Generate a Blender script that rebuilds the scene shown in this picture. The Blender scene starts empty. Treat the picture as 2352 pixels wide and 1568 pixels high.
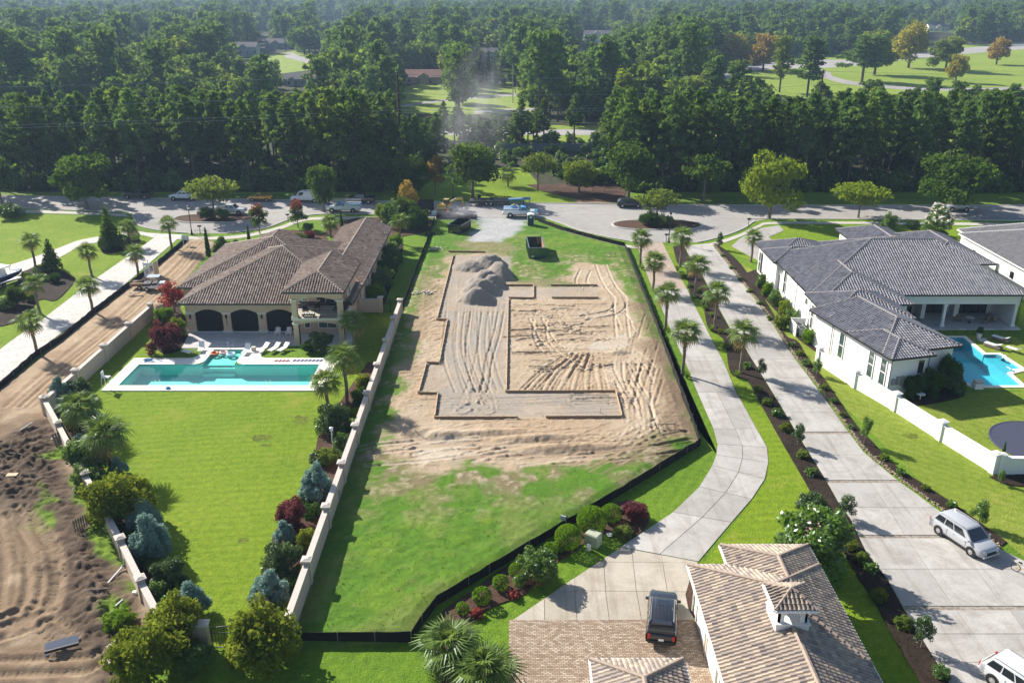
import bpy, bmesh, math, random
import numpy as np
from mathutils import Vector, Matrix, noise as mnoise

# ------------------------------------------------------------------ camera, sky, sun, exposure
S = bpy.context.scene
COL = S.collection
R = math.radians
CAM_H, PITCH, FOC = 40.0, R(22.1), 2005.0          # metres, angle below the horizon, focal length for a 2352 px wide frame
cam_d = bpy.data.cameras.new('camera'); cam = bpy.data.objects.new('camera', cam_d); COL.objects.link(cam)
cam.location = (0, 0, CAM_H); cam.rotation_euler = (R(90) - PITCH, 0, 0)
cam_d.sensor_width = 36; cam_d.lens = 36 * FOC / 2352; cam_d.clip_start = 0.5; cam_d.clip_end = 12000
S.camera = cam
SUN_EL, SUN_AZ = R(31), R(138)                       # azimuth measured from +X towards +Y
sun_dir = Vector((math.cos(SUN_AZ) * math.cos(SUN_EL), math.sin(SUN_AZ) * math.cos(SUN_EL), math.sin(SUN_EL)))
W = bpy.data.worlds.new('World'); S.world = W; W.use_nodes = True
_n = W.node_tree.nodes; _l = W.node_tree.links
_bg = _n['Background']; _sky = _n.new('ShaderNodeTexSky'); _sky.sky_type = 'NISHITA'; _sky.sun_disc = False
_sky.sun_elevation = SUN_EL; _sky.sun_rotation = R(90) - SUN_AZ; _sky.air_density = 1.0; _sky.dust_density = 1.0; _sky.ozone_density = 1.0
_l.new(_sky.outputs[0], _bg.inputs[0]); _bg.inputs[1].default_value = 0.075
sun_d = bpy.data.lights.new('sun', 'SUN'); sun_d.energy = 5.0; sun_d.angle = R(0.5); sun_d.color = (1.0, 0.94, 0.85)
sun = bpy.data.objects.new('sun', sun_d); COL.objects.link(sun); sun.location = (-60, 60, 80)
sun.rotation_euler = (-sun_dir).to_track_quat('-Z', 'Y').to_euler()
S.view_settings.view_transform = 'Standard'; S.view_settings.look = 'None'
S.view_settings.exposure = 1.05; S.view_settings.gamma = 1.0
S.render.engine = 'CYCLES'
S.cycles.use_denoising = True
S.cycles.max_bounces = 6; S.cycles.diffuse_bounces = 3; S.cycles.glossy_bounces = 2
S.cycles.transmission_bounces = 4; S.cycles.volume_bounces = 0; S.cycles.transparent_max_bounces = 4
S.cycles.caustics_reflective = False; S.cycles.caustics_refractive = False

_cp, _sp = math.cos(PITCH), math.sin(PITCH)
def G(x, y, z=0.0):
    """ground survey: where the sight line of a spot on the 2352 px wide plan photo meets height z"""
    u = (x - 1176) / FOC; v = (y - 784) / FOC
    t = (CAM_H - z) / (_sp + v * _cp)
    return Vector((u * t, (_cp - v * _sp) * t, z))
def GP(pts, z=0.0): return [(p.x, p.y) for p in (G(a, b, z) for a, b in pts)]
def HT(x, yb, yt):
    b = G(x, yb); v = (yt - 784) / FOC
    return CAM_H - (_sp + v * _cp) * b.y / (_cp - v * _sp)
rng = np.random.default_rng(7)
rnd = random.Random(11)
# ------------------------------------------------------------------ objects and meshes
def tag(o, label=None, cat=None, group=None, kind=None):
    if label: o['label'] = label
    if cat: o['category'] = cat
    if group: o['group'] = group
    if kind: o['kind'] = kind
    return o
def thing(name, label, cat, loc=(0, 0, 0), rz=0.0, group=None):
    o = bpy.data.objects.new(name, None); COL.objects.link(o); o.empty_display_size = 0.2
    o.location = loc; o.rotation_euler = (0, 0, rz)
    return tag(o, label, cat, group)
def put(name, me, parent=None, loc=(0, 0, 0), rot=(0, 0, 0), scale=(1, 1, 1), mat=None):
    o = bpy.data.objects.new(name, me); COL.objects.link(o)
    o.parent = parent; o.location = loc; o.rotation_euler = rot; o.scale = scale
    if mat is not None and len(o.material_slots):
        o.material_slots[0].link = 'OBJECT'; o.material_slots[0].material = mat
    return o
def np_mesh(name, V, F, mat=None, tint=None, smooth=False, col=None):
    """V (n,3), F (m,k) arrays -> mesh; tint: one float per face; col: rgb per vertex"""
    V = np.asarray(V, np.float32); F = np.asarray(F, np.int32); m, k = F.shape
    me = bpy.data.meshes.new(name)
    me.vertices.add(len(V)); me.vertices.foreach_set('co', V.ravel())
    me.loops.add(m * k); me.loops.foreach_set('vertex_index', F.ravel())
    me.polygons.add(m); me.polygons.foreach_set('loop_start', np.arange(0, m * k, k, dtype=np.int32))
    me.polygons.foreach_set('loop_total', np.full(m, k, np.int32))
    if smooth: me.polygons.foreach_set('use_smooth', np.ones(m, bool))
    if tint is not None:
        a = me.attributes.new('tint', 'FLOAT', 'FACE'); a.data.foreach_set('value', np.asarray(tint, np.float32))
    if col is not None:
        a = me.attributes.new('zone', 'FLOAT_COLOR', 'POINT')
        c = np.ones((len(V), 4), np.float32); c[:, :3] = col; a.data.foreach_set('color', c.ravel())
    me.update(calc_edges=True); me.validate()
    if mat: me.materials.append(mat)
    return me
class MB:
    """collects simple solids, then links them as ONE mesh object"""
    def __init__(s): s.v = []; s.f = []; s.t = []
    def add(s, vs, fs, tint=None):
        b = len(s.v); s.v += [tuple(p) for p in vs]; s.f += [tuple(i + b for i in f) for f in fs]
        s.t += [tint if tint is not None else 0.5] * len(fs); return s
    def box(s, c, d, rz=0.0, tint=None, taper=1.0):
        x, y, z = c; a, b, h = d[0] / 2, d[1] / 2, d[2] / 2; ca, sa = math.cos(rz), math.sin(rz); vs = []
        for k, q in ((-h, 1.0), (h, taper)):
            for i, j in ((-a, -b), (a, -b), (a, b), (-a, b)):
                i *= q; j *= q; vs.append((x + i * ca - j * sa, y + i * sa + j * ca, z + k))
        return s.add(vs, [(3, 2, 1, 0), (4, 5, 6, 7), (0, 1, 5, 4), (1, 2, 6, 5), (2, 3, 7, 6), (3, 0, 4, 7)], tint)
    def beam(s, p, q, w, h, tint=None, up=(0, 0, 1)):
        p, q = Vector(p), Vector(q); d = (q - p).normalized(); u = Vector(up)
        if abs(d.dot(u)) > .98: u = Vector((0, 1, 0))
        a = d.cross(u).normalized() * w / 2; b = a.cross(d).normalized() * h / 2
        vs = [p - a - b, p + a - b, p + a + b, p - a + b, q - a - b, q + a - b, q + a + b, q - a + b]
        return s.add(vs, [(3, 2, 1, 0), (4, 5, 6, 7), (0, 1, 5, 4), (1, 2, 6, 5), (2, 3, 7, 6), (3, 0, 4, 7)], tint)
    def tube(s, pts, rad, n=8, caps=True, tint=None):
        pts = [Vector(p) for p in pts]
        if not hasattr(rad, '__len__'): rad = [rad] * len(pts)
        vs = []; fs = []; ref = None
        for i, p in enumerate(pts):
            d = (pts[min(i + 1, len(pts) - 1)] - pts[max(i - 1, 0)]).normalized()
            if ref is None: ref = Vector((1, 0, 0)) if abs(d.x) < .9 else Vector((0, 1, 0))
            a = (ref - d * ref.dot(d)).normalized(); b = d.cross(a); ref = a
            for k in range(n):
                t = 2 * math.pi * k / n; vs.append(p + (a * math.cos(t) + b * math.sin(t)) * rad[i])
        for i in range(len(pts) - 1):
            for k in range(n):
                k2 = (k + 1) % n; fs.append((i * n + k, i * n + k2, (i + 1) * n + k2, (i + 1) * n + k))
        if caps: fs.append(tuple(range(n - 1, -1, -1))); fs.append(tuple(range((len(pts) - 1) * n, len(pts) * n)))
        return s.add(vs, fs, tint)
    def lathe(s, prof, n=12, c=(0, 0, 0), axis='z', tint=None):
        vs = []; fs = []
        for r, h in prof:
            for k in range(n):
                t = 2 * math.pi * k / n; a, b = r * math.cos(t), r * math.sin(t)
                vs.append((c[0] + a, c[1] + b, c[2] + h) if axis == 'z' else (c[0] + a, c[1] + h, c[2] + b) if axis == 'y' else (c[0] + h, c[1] + a, c[2] + b))
        m = len(prof)
        for i in range(m - 1):
            for k in range(n):
                k2 = (k + 1) % n; fs.append((i * n + k, i * n + k2, (i + 1) * n + k2, (i + 1) * n + k))
        fs.append(tuple(range(n - 1, -1, -1))); fs.append(tuple(range((m - 1) * n, m * n)))
        return s.add(vs, fs, tint)
    def prism(s, poly, z0, z1, tint=None):
        n = len(poly)
        if sum(poly[i][0] * poly[(i + 1) % n][1] - poly[(i + 1) % n][0] * poly[i][1] for i in range(n)) < 0: poly = poly[::-1]
        vs = [(x, y, z0) for x, y in poly] + [(x, y, z1) for x, y in poly]
        fs = [tuple(range(n - 1, -1, -1)), tuple(range(n, 2 * n))] + [(i, (i + 1) % n, n + (i + 1) % n, n + i) for i in range(n)]
        return s.add(vs, fs, tint)
    def loft(s, rings, caps=True, tint=None):
        n = len(rings[0]); vs = [p for r in rings for p in r]; fs = []
        for i in range(len(rings) - 1):
            for k in range(n):
                k2 = (k + 1) % n; fs.append((i * n + k, i * n + k2, (i + 1) * n + k2, (i + 1) * n + k))
        if caps: fs.append(tuple(range(n - 1, -1, -1))); fs.append(tuple(range((len(rings) - 1) * n, len(rings) * n)))
        return s.add(vs, fs, tint)
    def mesh(s, name, mat, smooth=False, fix=True):
        me = bpy.data.meshes.new(name); me.from_pydata(s.v, [], s.f)
        a = me.attributes.new('tint', 'FLOAT', 'FACE'); a.data.foreach_set('value', s.t)
        if fix:
            bm = bmesh.new(); bm.from_mesh(me); bmesh.ops.recalc_face_normals(bm, faces=bm.faces); bm.to_mesh(me); bm.free()
        if mat: me.materials.append(mat)
        if smooth:
            me.polygons.foreach_set('use_smooth', [True] * len(me.polygons)); me.set_sharp_from_angle(angle=R(40))
        return me
    def build(s, name, mat, parent=None, smooth=False, **k):
        return put(name, s.mesh(name, mat, smooth), parent, **k)
def sheet(name, poly, z, mat, parent=None, kind='structure'):
    n = len(poly)
    if sum(poly[i][0] * poly[(i + 1) % n][1] - poly[(i + 1) % n][0] * poly[i][1] for i in range(n)) < 0: poly = poly[::-1]
    me = bpy.data.meshes.new(name); me.from_pydata([(x, y, z) for x, y in poly], [], [tuple(range(n))]); me.materials.append(mat)
    o = put(name, me, parent)
    if kind and parent is None: o['kind'] = kind
    return o
def slab(name, poly, z0, z1, mat, parent=None, kind='structure'):
    o = MB().prism(poly, z0, z1).build(name, mat, parent)
    if kind and parent is None: o['kind'] = kind
    return o
def smooth_line(pts, n=6):
    """Catmull-Rom through 2D points"""
    P = [np.array(p, float) for p in pts]; out = []
    for i in range(len(P) - 1):
        a = P[max(i - 1, 0)]; b = P[i]; c = P[i + 1]; d = P[min(i + 2, len(P) - 1)]
        for k in range(n):
            t = k / n; out.append(tuple(.5 * (2 * b + (c - a) * t + (2 * a - 5 * b + 4 * c - d) * t * t + (3 * b - a - 3 * c + d) * t ** 3)))
    out.append(tuple(P[-1])); return out
def ribbon(l, r): return list(l) + list(r)[::-1]
def copy_tree(o, loc=None, rz=None, parent=None):
    c = o.copy(); COL.objects.link(c); c.parent = parent
    if loc is not None: c.location = loc
    if rz is not None: c.rotation_euler = (0, 0, rz)
    for ch in o.children: copy_tree(ch, parent=c)
    return c

# ------------------------------------------------------------------ materials
def new_mat(name):
    m = bpy.data.materials.new(name); m.use_nodes = True; nt = m.node_tree; nt.nodes.clear()
    o = nt.nodes.new('ShaderNodeOutputMaterial'); return m, nt, nt.nodes, nt.links, o
def sock(nt, v):
    return v
def noise(nt, scale, detail=4, rough=.6, vec=None, dist=0.0):
    n = nt.nodes.new('ShaderNodeTexNoise'); n.inputs['Scale'].default_value = scale; n.inputs['Detail'].default_value = detail
    n.inputs['Roughness'].default_value = rough; n.inputs['Distortion'].default_value = dist
    if vec is None:
        g = nt.nodes.new('ShaderNodeNewGeometry'); vec = g.outputs['Position']
    nt.links.new(vec, n.inputs['Vector']); return n.outputs['Fac']
def ramp(nt, fac, stops):
    r = nt.nodes.new('ShaderNodeValToRGB'); e = r.color_ramp.elements
    while len(e) < len(stops): e.new(.5)
    for i, (p, c) in enumerate(stops): e[i].position = p; e[i].color = (*c, 1) if len(c) == 3 else c
    nt.links.new(fac, r.inputs[0]); return r.outputs[0]
def mixc(nt, fac, a, b, mode='MIX'):
    m = nt.nodes.new('ShaderNodeMix'); m.data_type = 'RGBA'; m.blend_type = mode
    for s_, v in ((m.inputs[0], fac), (m.inputs[6], a), (m.inputs[7], b)):
        if hasattr(v, 'links'): nt.links.new(v, s_)
        else: s_.default_value = v if not isinstance(v, tuple) else ((*v, 1) if len(v) == 3 else v)
    return m.outputs[2]
def math_(nt, op, a, b=0.0):
    m = nt.nodes.new('ShaderNodeMath'); m.operation = op
    for s_, v in ((m.inputs[0], a), (m.inputs[1], b)):
        if hasattr(v, 'links'): nt.links.new(v, s_)
        else: s_.default_value = v
    return m.outputs[0]
def attr(nt, name, typ='GEOMETRY'):
    a = nt.nodes.new('ShaderNodeAttribute'); a.attribute_name = name; a.attribute_type = typ; return a
def bump(nt, h, strength=.4, dist=.05):
    b = nt.nodes.new('ShaderNodeBump'); b.inputs['Strength'].default_value = strength; b.inputs['Distance'].default_value = dist
    nt.links.new(h, b.inputs['Height']); return b.outputs[0]
def princ(nt, out, col, rough=.8, normal=None, metal=0.0, spec=.3, coat=0.0):
    p = nt.nodes.new('ShaderNodeBsdfPrincipled')
    if hasattr(col, 'links'): nt.links.new(col, p.inputs['Base Color'])
    else: p.inputs['Base Color'].default_value = (*col, 1)
    if hasattr(rough, 'links'): nt.links.new(rough, p.inputs['Roughness'])
    else: p.inputs['Roughness'].default_value = rough
    p.inputs['Metallic'].default_value = metal; p.inputs['Specular IOR Level'].default_value = spec; p.inputs['Coat Weight'].default_value = coat
    if normal is not None: nt.links.new(normal, p.inputs['Normal'])
    nt.links.new(p.outputs[0], out.inputs[0]); return p
def plain(name, c, rough=.6, metal=0.0, spec=.4, coat=0.0, var=.15, vs=3.0):
    m, nt, N, L, o = new_mat(name)
    f = noise(nt, vs, 3); c2 = tuple(x * (1 - var) for x in c)
    princ(nt, o, mixc(nt, f, c2, tuple(min(1, x * (1 + var * .5)) for x in c)), rough, None, metal, spec, coat); return m
def ground_mat(name, cols, big=.12, small=3.0, fine=14.0, bstr=.5, bdist=.06, rough=.95, fmix=.5, mow=0.0):
    """cols: dark, mid, light, patch"""
    m, nt, N, L, o = new_mat(name)
    a = ramp(nt, noise(nt, big, 5, .62), [(.32, cols[0]), (.5, cols[1]), (.66, cols[2])])
    b = ramp(nt, noise(nt, small, 4, .7), [(.36, cols[0]), (.6, cols[2])])
    c = mixc(nt, fmix, a, b)
    if mow:
        g = nt.nodes.new('ShaderNodeNewGeometry'); mp = nt.nodes.new('ShaderNodeMapping'); mp.inputs['Rotation'].default_value = (0, 0, mow); nt.links.new(g.outputs['Position'], mp.inputs[0])
        wv = nt.nodes.new('ShaderNodeTexWave'); wv.inputs['Scale'].default_value = .32; wv.inputs['Distortion'].default_value = 1.2; wv.inputs['Detail Scale'].default_value = .4; nt.links.new(mp.outputs[0], wv.inputs['Vector'])
        c = mixc(nt, 1.0, c, ramp(nt, wv.outputs['Fac'], [(.3, (.90, .92, .9)), (.7, (1.0, 1.0, 1.0))]), 'MULTIPLY')
    if len(cols) > 3: c = mixc(nt, ramp(nt, noise(nt, big * 2.7, 6, .7), [(.56, (0, 0, 0)), (.70, (1, 1, 1))]), c, cols[3])
    c = mixc(nt, 1.0, c, ramp(nt, noise(nt, fine * .55, 3, .75), [(.33, (.70, .70, .66)), (.5, (.98, .98, .98)), (.68, (1.0, 1.0, 1.0))]), 'MULTIPLY')
    h = math_(nt, 'ADD', noise(nt, fine, 3, .7), math_(nt, 'MULTIPLY', noise(nt, small, 3), .8))
    princ(nt, o, c, rough, bump(nt, h, bstr, bdist), spec=.15); return m
def leaf_mat(name, a, b, trans=.45, obj_var=.35, tcol=None, gloss=0.0):
    m, nt, N, L, o = new_mat(name)
    t = attr(nt, 'tint').outputs['Fac']; oi = N.new('ShaderNodeObjectInfo').outputs['Random']
    n = noise(nt, .55, 2)
    f = math_(nt, 'ADD', math_(nt, 'MULTIPLY', t, .55), math_(nt, 'ADD', math_(nt, 'MULTIPLY', oi, obj_var), math_(nt, 'MULTIPLY', n, .3)))
    c = mixc(nt, math_(nt, 'MINIMUM', f, 1.0), a, b)
    d = N.new('ShaderNodeBsdfDiffuse'); L.new(c, d.inputs[0])
    tr = N.new('ShaderNodeBsdfTranslucent'); L.new(mixc(nt, .6, c, tcol or tuple(min(1, x * k) for x, k in zip(b, (1.5, 1.35, .7)))), tr.inputs[0])
    mx = N.new('ShaderNodeMixShader'); mx.inputs[0].default_value = trans; L.new(d.outputs[0], mx.inputs[1]); L.new(tr.outputs[0], mx.inputs[2])
    last = mx.outputs[0]
    if gloss:
        g = N.new('ShaderNodeBsdfGlossy'); g.inputs['Roughness'].default_value = .38; g.inputs[0].default_value = (.8, .85, .9, 1)
        m2 = N.new('ShaderNodeMixShader'); m2.inputs[0].default_value = gloss; L.new(last, m2.inputs[1]); L.new(g.outputs[0], m2.inputs[2]); last = m2.outputs[0]
    L.new(last, o.inputs[0]); return m
def tile_mat(name, stops, rough=.6, ns=1.2):
    m, nt, N, L, o = new_mat(name)
    c = ramp(nt, attr(nt, 'tint').outputs['Fac'], stops)
    c = mixc(nt, math_(nt, 'MULTIPLY', noise(nt, ns, 5, .7), .5), c, tuple(x * .55 for x in stops[0][1]))
    princ(nt, o, c, rough, bump(nt, noise(nt, 30, 3), .2, .01), spec=.45); return m
def glass_mat(name, c=(.012, .016, .02)):
    m, nt, N, L, o = new_mat(name); princ(nt, o, mixc(nt, noise(nt, .8, 2), c, tuple(x * 2.2 for x in c)), .03, spec=1.0, coat=.5); return m
M = {}
# ------------------------------------------------------------------ material library
M['forest_floor'] = ground_mat('forest_floor', [(.012, .02, .008), (.03, .04, .014), (.07, .065, .03), (.05, .075, .018)], .05, .6, 4, .6, .2)
M['lawn'] = ground_mat('lawn', [(.085, .18, .012), (.13, .235, .016), (.18, .29, .022)], .07, 1.6, 9, 1.0, .14, mow=.5)
M['lawn_bright'] = ground_mat('lawn_bright', [(.11, .21, .008), (.18, .28, .012), (.245, .33, .022), (.265, .295, .04)], .06, 1.7, 9, 1.0, .15, mow=1.45)
M['lawn_dry'] = ground_mat('lawn_dry', [(.14, .215, .016), (.205, .275, .028), (.27, .32, .05), (.29, .30, .06)], .08, 1.5, 9, 1.0, .13, mow=2.3)
M['verge'] = ground_mat('verge', [(.06, .11, .012), (.10, .17, .016), (.15, .22, .03)], .08, .9, 9, .7, .1)
M['asphalt'] = ground_mat('asphalt', [(.27, .255, .24), (.33, .315, .30), (.38, .36, .34), (.29, .275, .26)], .07, .7, 25, .15, .01, fmix=.35)
M['sidewalk'] = ground_mat('sidewalk', [(.40, .37, .32), (.47, .44, .39), (.53, .50, .45)], .3, 2, 30, .15, .01)
M['kerb'] = ground_mat('kerb', [(.38, .36, .32), (.46, .44, .40), (.52, .5, .46)], .4, 3, 30, .15, .01)
M['mulch'] = ground_mat('mulch', [(.012, .008, .006), (.03, .02, .014), (.06, .042, .03)], .4, 5, 16, 1.0, .10)
M['mulch_red'] = ground_mat('mulch_red', [(.05, .028, .018), (.09, .05, .034), (.14, .085, .06)], .4, 5, 16, 1.0, .10)
M['gravel'] = ground_mat('gravel', [(.24, .24, .24), (.38, .38, .38), (.50, .50, .50), (.30, .27, .24)], .25, 3, 9, .9, .08)
M['bare_dirt'] = ground_mat('bare_dirt', [(.16, .10, .06), (.25, .165, .10), (.33, .24, .155)], .12, 1.2, 8, .9, .12)
def concrete_mat(name, a, b, stain):
    m, nt, N, L, o = new_mat(name)
    t = N.new('ShaderNodeObjectInfo').outputs['Random']
    c = mixc(nt, t, a, b)
    c = mixc(nt, ramp(nt, noise(nt, .35, 8, .72, dist=.6), [(.42, (0, 0, 0)), (.72, (.85, .85, .85))]), c, stain)
    c = mixc(nt, ramp(nt, noise(nt, 6, 4, .7), [(.4, (0, 0, 0)), (.75, (.25, .25, .25))]), c, tuple(x * .7 for x in stain))
    g = N.new('ShaderNodeNewGeometry'); mp = N.new('ShaderNodeMapping'); mp.inputs['Scale'].default_value = (1.6, .09, 1); mp.inputs['Rotation'].default_value = (0, 0, R(-18)); L.new(g.outputs['Position'], mp.inputs[0])
    c = mixc(nt, ramp(nt, noise(nt, 1.0, 4, .6, mp.outputs[0]), [(.52, (0, 0, 0)), (.72, (.5, .5, .5))]), c, tuple(x * .8 for x in stain))
    princ(nt, o, c, .9, bump(nt, noise(nt, 40, 3), .1, .004), spec=.2); return m
M['concrete'] = concrete_mat('concrete', (.36, .345, .325), (.47, .45, .42), (.25, .225, .20))
M['concrete_tan'] = concrete_mat('concrete_tan', (.38, .335, .27), (.47, .43, .36), (.28, .235, .185))
def paver_mat(name, cols, bw, bh, rot=0.0, mortar=(.16, .13, .10), msize=.012):
    m, nt, N, L, o = new_mat(name)
    g = N.new('ShaderNodeNewGeometry'); mp = N.new('ShaderNodeMapping'); mp.inputs['Rotation'].default_value = (0, 0, rot); L.new(g.outputs['Position'], mp.inputs[0])
    b = N.new('ShaderNodeTexBrick'); L.new(mp.outputs[0], b.inputs['Vector']); b.inputs['Scale'].default_value = 1
    b.inputs['Brick Width'].default_value = bw; b.inputs['Row Height'].default_value = bh; b.inputs['Mortar Size'].default_value = msize; b.inputs['Bias'].default_value = 0
    b.inputs['Color1'].default_value = (0, 0, 0, 1); b.inputs['Color2'].default_value = (1, 1, 1, 1); b.inputs['Mortar'].default_value = (.5, .5, .5, 1)
    c = ramp(nt, b.outputs['Color'], [(i / (len(cols) - 1), q) for i, q in enumerate(cols)])
    c = mixc(nt, b.outputs['Fac'], c, mortar)
    c = mixc(nt, ramp(nt, noise(nt, .5, 6, .7), [(.4, (0, 0, 0)), (.75, (.5, .5, .5))]), c, tuple(x * .75 for x in cols[0]))
    inv = math_(nt, 'SUBTRACT', 1.0, b.outputs['Fac'])
    princ(nt, o, c, .9, bump(nt, inv, .5, .01), spec=.2); return m
M['paver_brown'] = paver_mat('paver_brown', [(.25, .175, .12), (.34, .25, .175), (.41, .32, .235), (.52, .44, .34)], .30, .15, 0, (.13, .10, .08), .018)
M['paver_tan'] = paver_mat('paver_tan', [(.36, .28, .22), (.45, .36, .29), (.5, .42, .34)], .3, .15, .15)
M['paver_grey'] = paver_mat('paver_grey', [(.46, .43, .40), (.56, .53, .49), (.62, .59, .55)], .42, .28, .6, (.36, .33, .3))
M['brick_band'] = paver_mat('brick_band', [(.22, .18, .14), (.33, .29, .24), (.42, .38, .33)], .2, .12)
M['patio'] = paver_mat('patio', [(.46, .44, .42), (.52, .50, .48), (.58, .56, .54)], .9, .6, 0, (.36, .34, .32), .008)
M['white_coping'] = plain('white_coping', (.78, .74, .66), .7, var=.08)
M['pool_plaster'] = plain('pool_plaster', (.33, .70, .63), .7, var=.12, vs=.6)
M['pool_blue'] = plain('pool_blue', (.15, .50, .58), .7, var=.2, vs=2)
def water_mat(name, tint):
    m, nt, N, L, o = new_mat(name)
    t = N.new('ShaderNodeBsdfTransparent'); t.inputs[0].default_value = (*tint, 1)
    g = N.new('ShaderNodeBsdfGlossy'); g.inputs['Roughness'].default_value = .03
    nb = bump(nt, noise(nt, 1.6, 3), .12, .05); L.new(nb, g.inputs['Normal'])
    f = N.new('ShaderNodeLayerWeight'); f.inputs[0].default_value = .5; L.new(nb, f.inputs['Normal'])
    x = N.new('ShaderNodeMixShader'); L.new(math_(nt, 'ADD', .02, math_(nt, 'MULTIPLY', .9, math_(nt, 'POWER', f.outputs['Facing'], 5.0))), x.inputs[0]); L.new(t.outputs[0], x.inputs[1]); L.new(g.outputs[0], x.inputs[2]); L.new(x.outputs[0], o.inputs[0]); return m
M['pool_water'] = water_mat('pool_water', (.66, .97, .92))
M['pool_water_blue'] = water_mat('pool_water_blue', (.55, .93, .97))
M['stucco_tan'] = plain('stucco_tan', (.56, .41, .29), .9, var=.2, vs=.7)
M['stucco_white'] = plain('stucco_white', (.78, .775, .75), .85, var=.1, vs=.6)
M['stucco_cap'] = plain('stucco_cap', (.52, .46, .41), .9, var=.18, vs=1.5)
M['wall_tan'] = plain('wall_tan', (.55, .44, .34), .9, var=.12, vs=.8)
M['trim_white'] = plain('trim_white', (.78, .77, .74), .6, var=.05)
M['trim_cream'] = plain('trim_cream', (.62, .56, .46), .8, var=.08)
M['black_metal'] = plain('black_metal', (.012, .012, .014), .45, .3)
M['gutter_dark'] = plain('gutter_dark', (.03, .03, .032), .4, .4)
M['gutter_brown'] = plain('gutter_brown', (.05, .05, .055), .5, .3)
M['screen_dark'] = plain('screen_dark', (.006, .007, .009), .8, var=.4)
M['glass'] = glass_mat('glass')
M['glass_green'] = glass_mat('glass_green', (.03, .05, .045))
M['timber'] = plain('timber', (.36, .22, .12), .85, var=.35, vs=4)
M['timber_pale'] = plain('timber_pale', (.50, .40, .27), .85, var=.3, vs=4)
M['timber_grey'] = plain('timber_grey', (.20, .17, .14), .9, var=.3, vs=4)
M['silt_fabric'] = plain('silt_fabric', (.012, .012, .013), .75, var=.5, vs=2.5, spec=.2)
M['tyre'] = plain('tyre', (.015, .015, .015), .85)
M['rim'] = plain('rim', (.55, .55, .56), .3, .8)
M['chrome'] = plain('chrome', (.7, .7, .7), .15, 1.0)
M['plastic_black'] = plain('plastic_black', (.02, .02, .021), .6)
M['lamp_white'] = plain('lamp_white', (.8, .8, .8), .2)
M['lamp_red'] = plain('lamp_red', (.45, .03, .02), .3)
M['plastic_white'] = plain('plastic_white', (.8, .8, .78), .5, var=.05)
M['steel'] = plain('steel', (.45, .46, .47), .35, .8)
M['bark'] = plain('bark', (.09, .065, .048), .95, var=.5, vs=6)
M['bark_grey'] = plain('bark_grey', (.20, .165, .135), .95, var=.4, vs=6)
M['bark_palm'] = plain('bark_palm', (.21, .165, .125), .95, var=.5, vs=9)
def wear(m): return m

# ------------------------------------------------------------------ the ground
def clip_poly(sub, conv):
    n = len(conv); a = sum(conv[i][0] * conv[(i + 1) % n][1] - conv[(i + 1) % n][0] * conv[i][1] for i in range(n))
    if a < 0: conv = conv[::-1]
    out = list(sub)
    for i in range(n):
        p, q = conv[i], conv[(i + 1) % n]; nx, ny = -(q[1] - p[1]), q[0] - p[0]; inp = out; out = []
        if not inp: return []
        for j in range(len(inp)):
            c, d = inp[j], inp[(j + 1) % len(inp)]
            fc = (c[0] - p[0]) * nx + (c[1] - p[1]) * ny; fd = (d[0] - p[0]) * nx + (d[1] - p[1]) * ny
            if fc >= 0: out.append(c)
            if (fc >= 0) != (fd >= 0):
                t = fc / (fc - fd); out.append((c[0] + (d[0] - c[0]) * t, c[1] + (d[1] - c[1]) * t))
    return out
def area(p): return abs(sum(p[i][0] * p[(i + 1) % len(p)][1] - p[(i + 1) % len(p)][0] * p[i][1] for i in range(len(p)))) / 2
def cells(name, x0, x1, y0, y1, holes, z, mat):
    xs = sorted({x0, x1} | {h[0] for h in holes} | {h[1] for h in holes}); ys = sorted({y0, y1} | {h[2] for h in holes} | {h[3] for h in holes})
    V = []; F = []; idx = {}
    def vi(x, y):
        if (x, y) not in idx: idx[(x, y)] = len(V); V.append((x, y, z))
        return idx[(x, y)]
    for i in range(len(xs) - 1):
        for j in range(len(ys) - 1):
            cx, cy = (xs[i] + xs[i + 1]) / 2, (ys[j] + ys[j + 1]) / 2
            if any(h[0] < cx < h[1] and h[2] < cy < h[3] for h in holes): continue
            F.append((vi(xs[i], ys[j]), vi(xs[i + 1], ys[j]), vi(xs[i + 1], ys[j + 1]), vi(xs[i], ys[j + 1])))
    me = bpy.data.meshes.new(name); me.from_pydata(V, [], F); me.materials.append(mat)
    return tag(put(name, me), kind='structure')
POOL_L = (-42.6, -22.0, 85.7, 91.4)                       # water of the left pool
POOL_L_SHELF = (-35.4, -31.7, 91.4, 95.8)
POOL_R = (45.5, 62.0, 84.6, 100.4)
cells('ground', -2200, 2200, -700, 3500, [(-150, 150, 20, 182)], -.03, M['forest_floor'])
cells('lawn', -150, 150, 20, 182, [(POOL_L[0], POOL_L[1], POOL_L[2], POOL_L[3]), POOL_L_SHELF, POOL_R], 0.0, M['lawn'])

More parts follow.
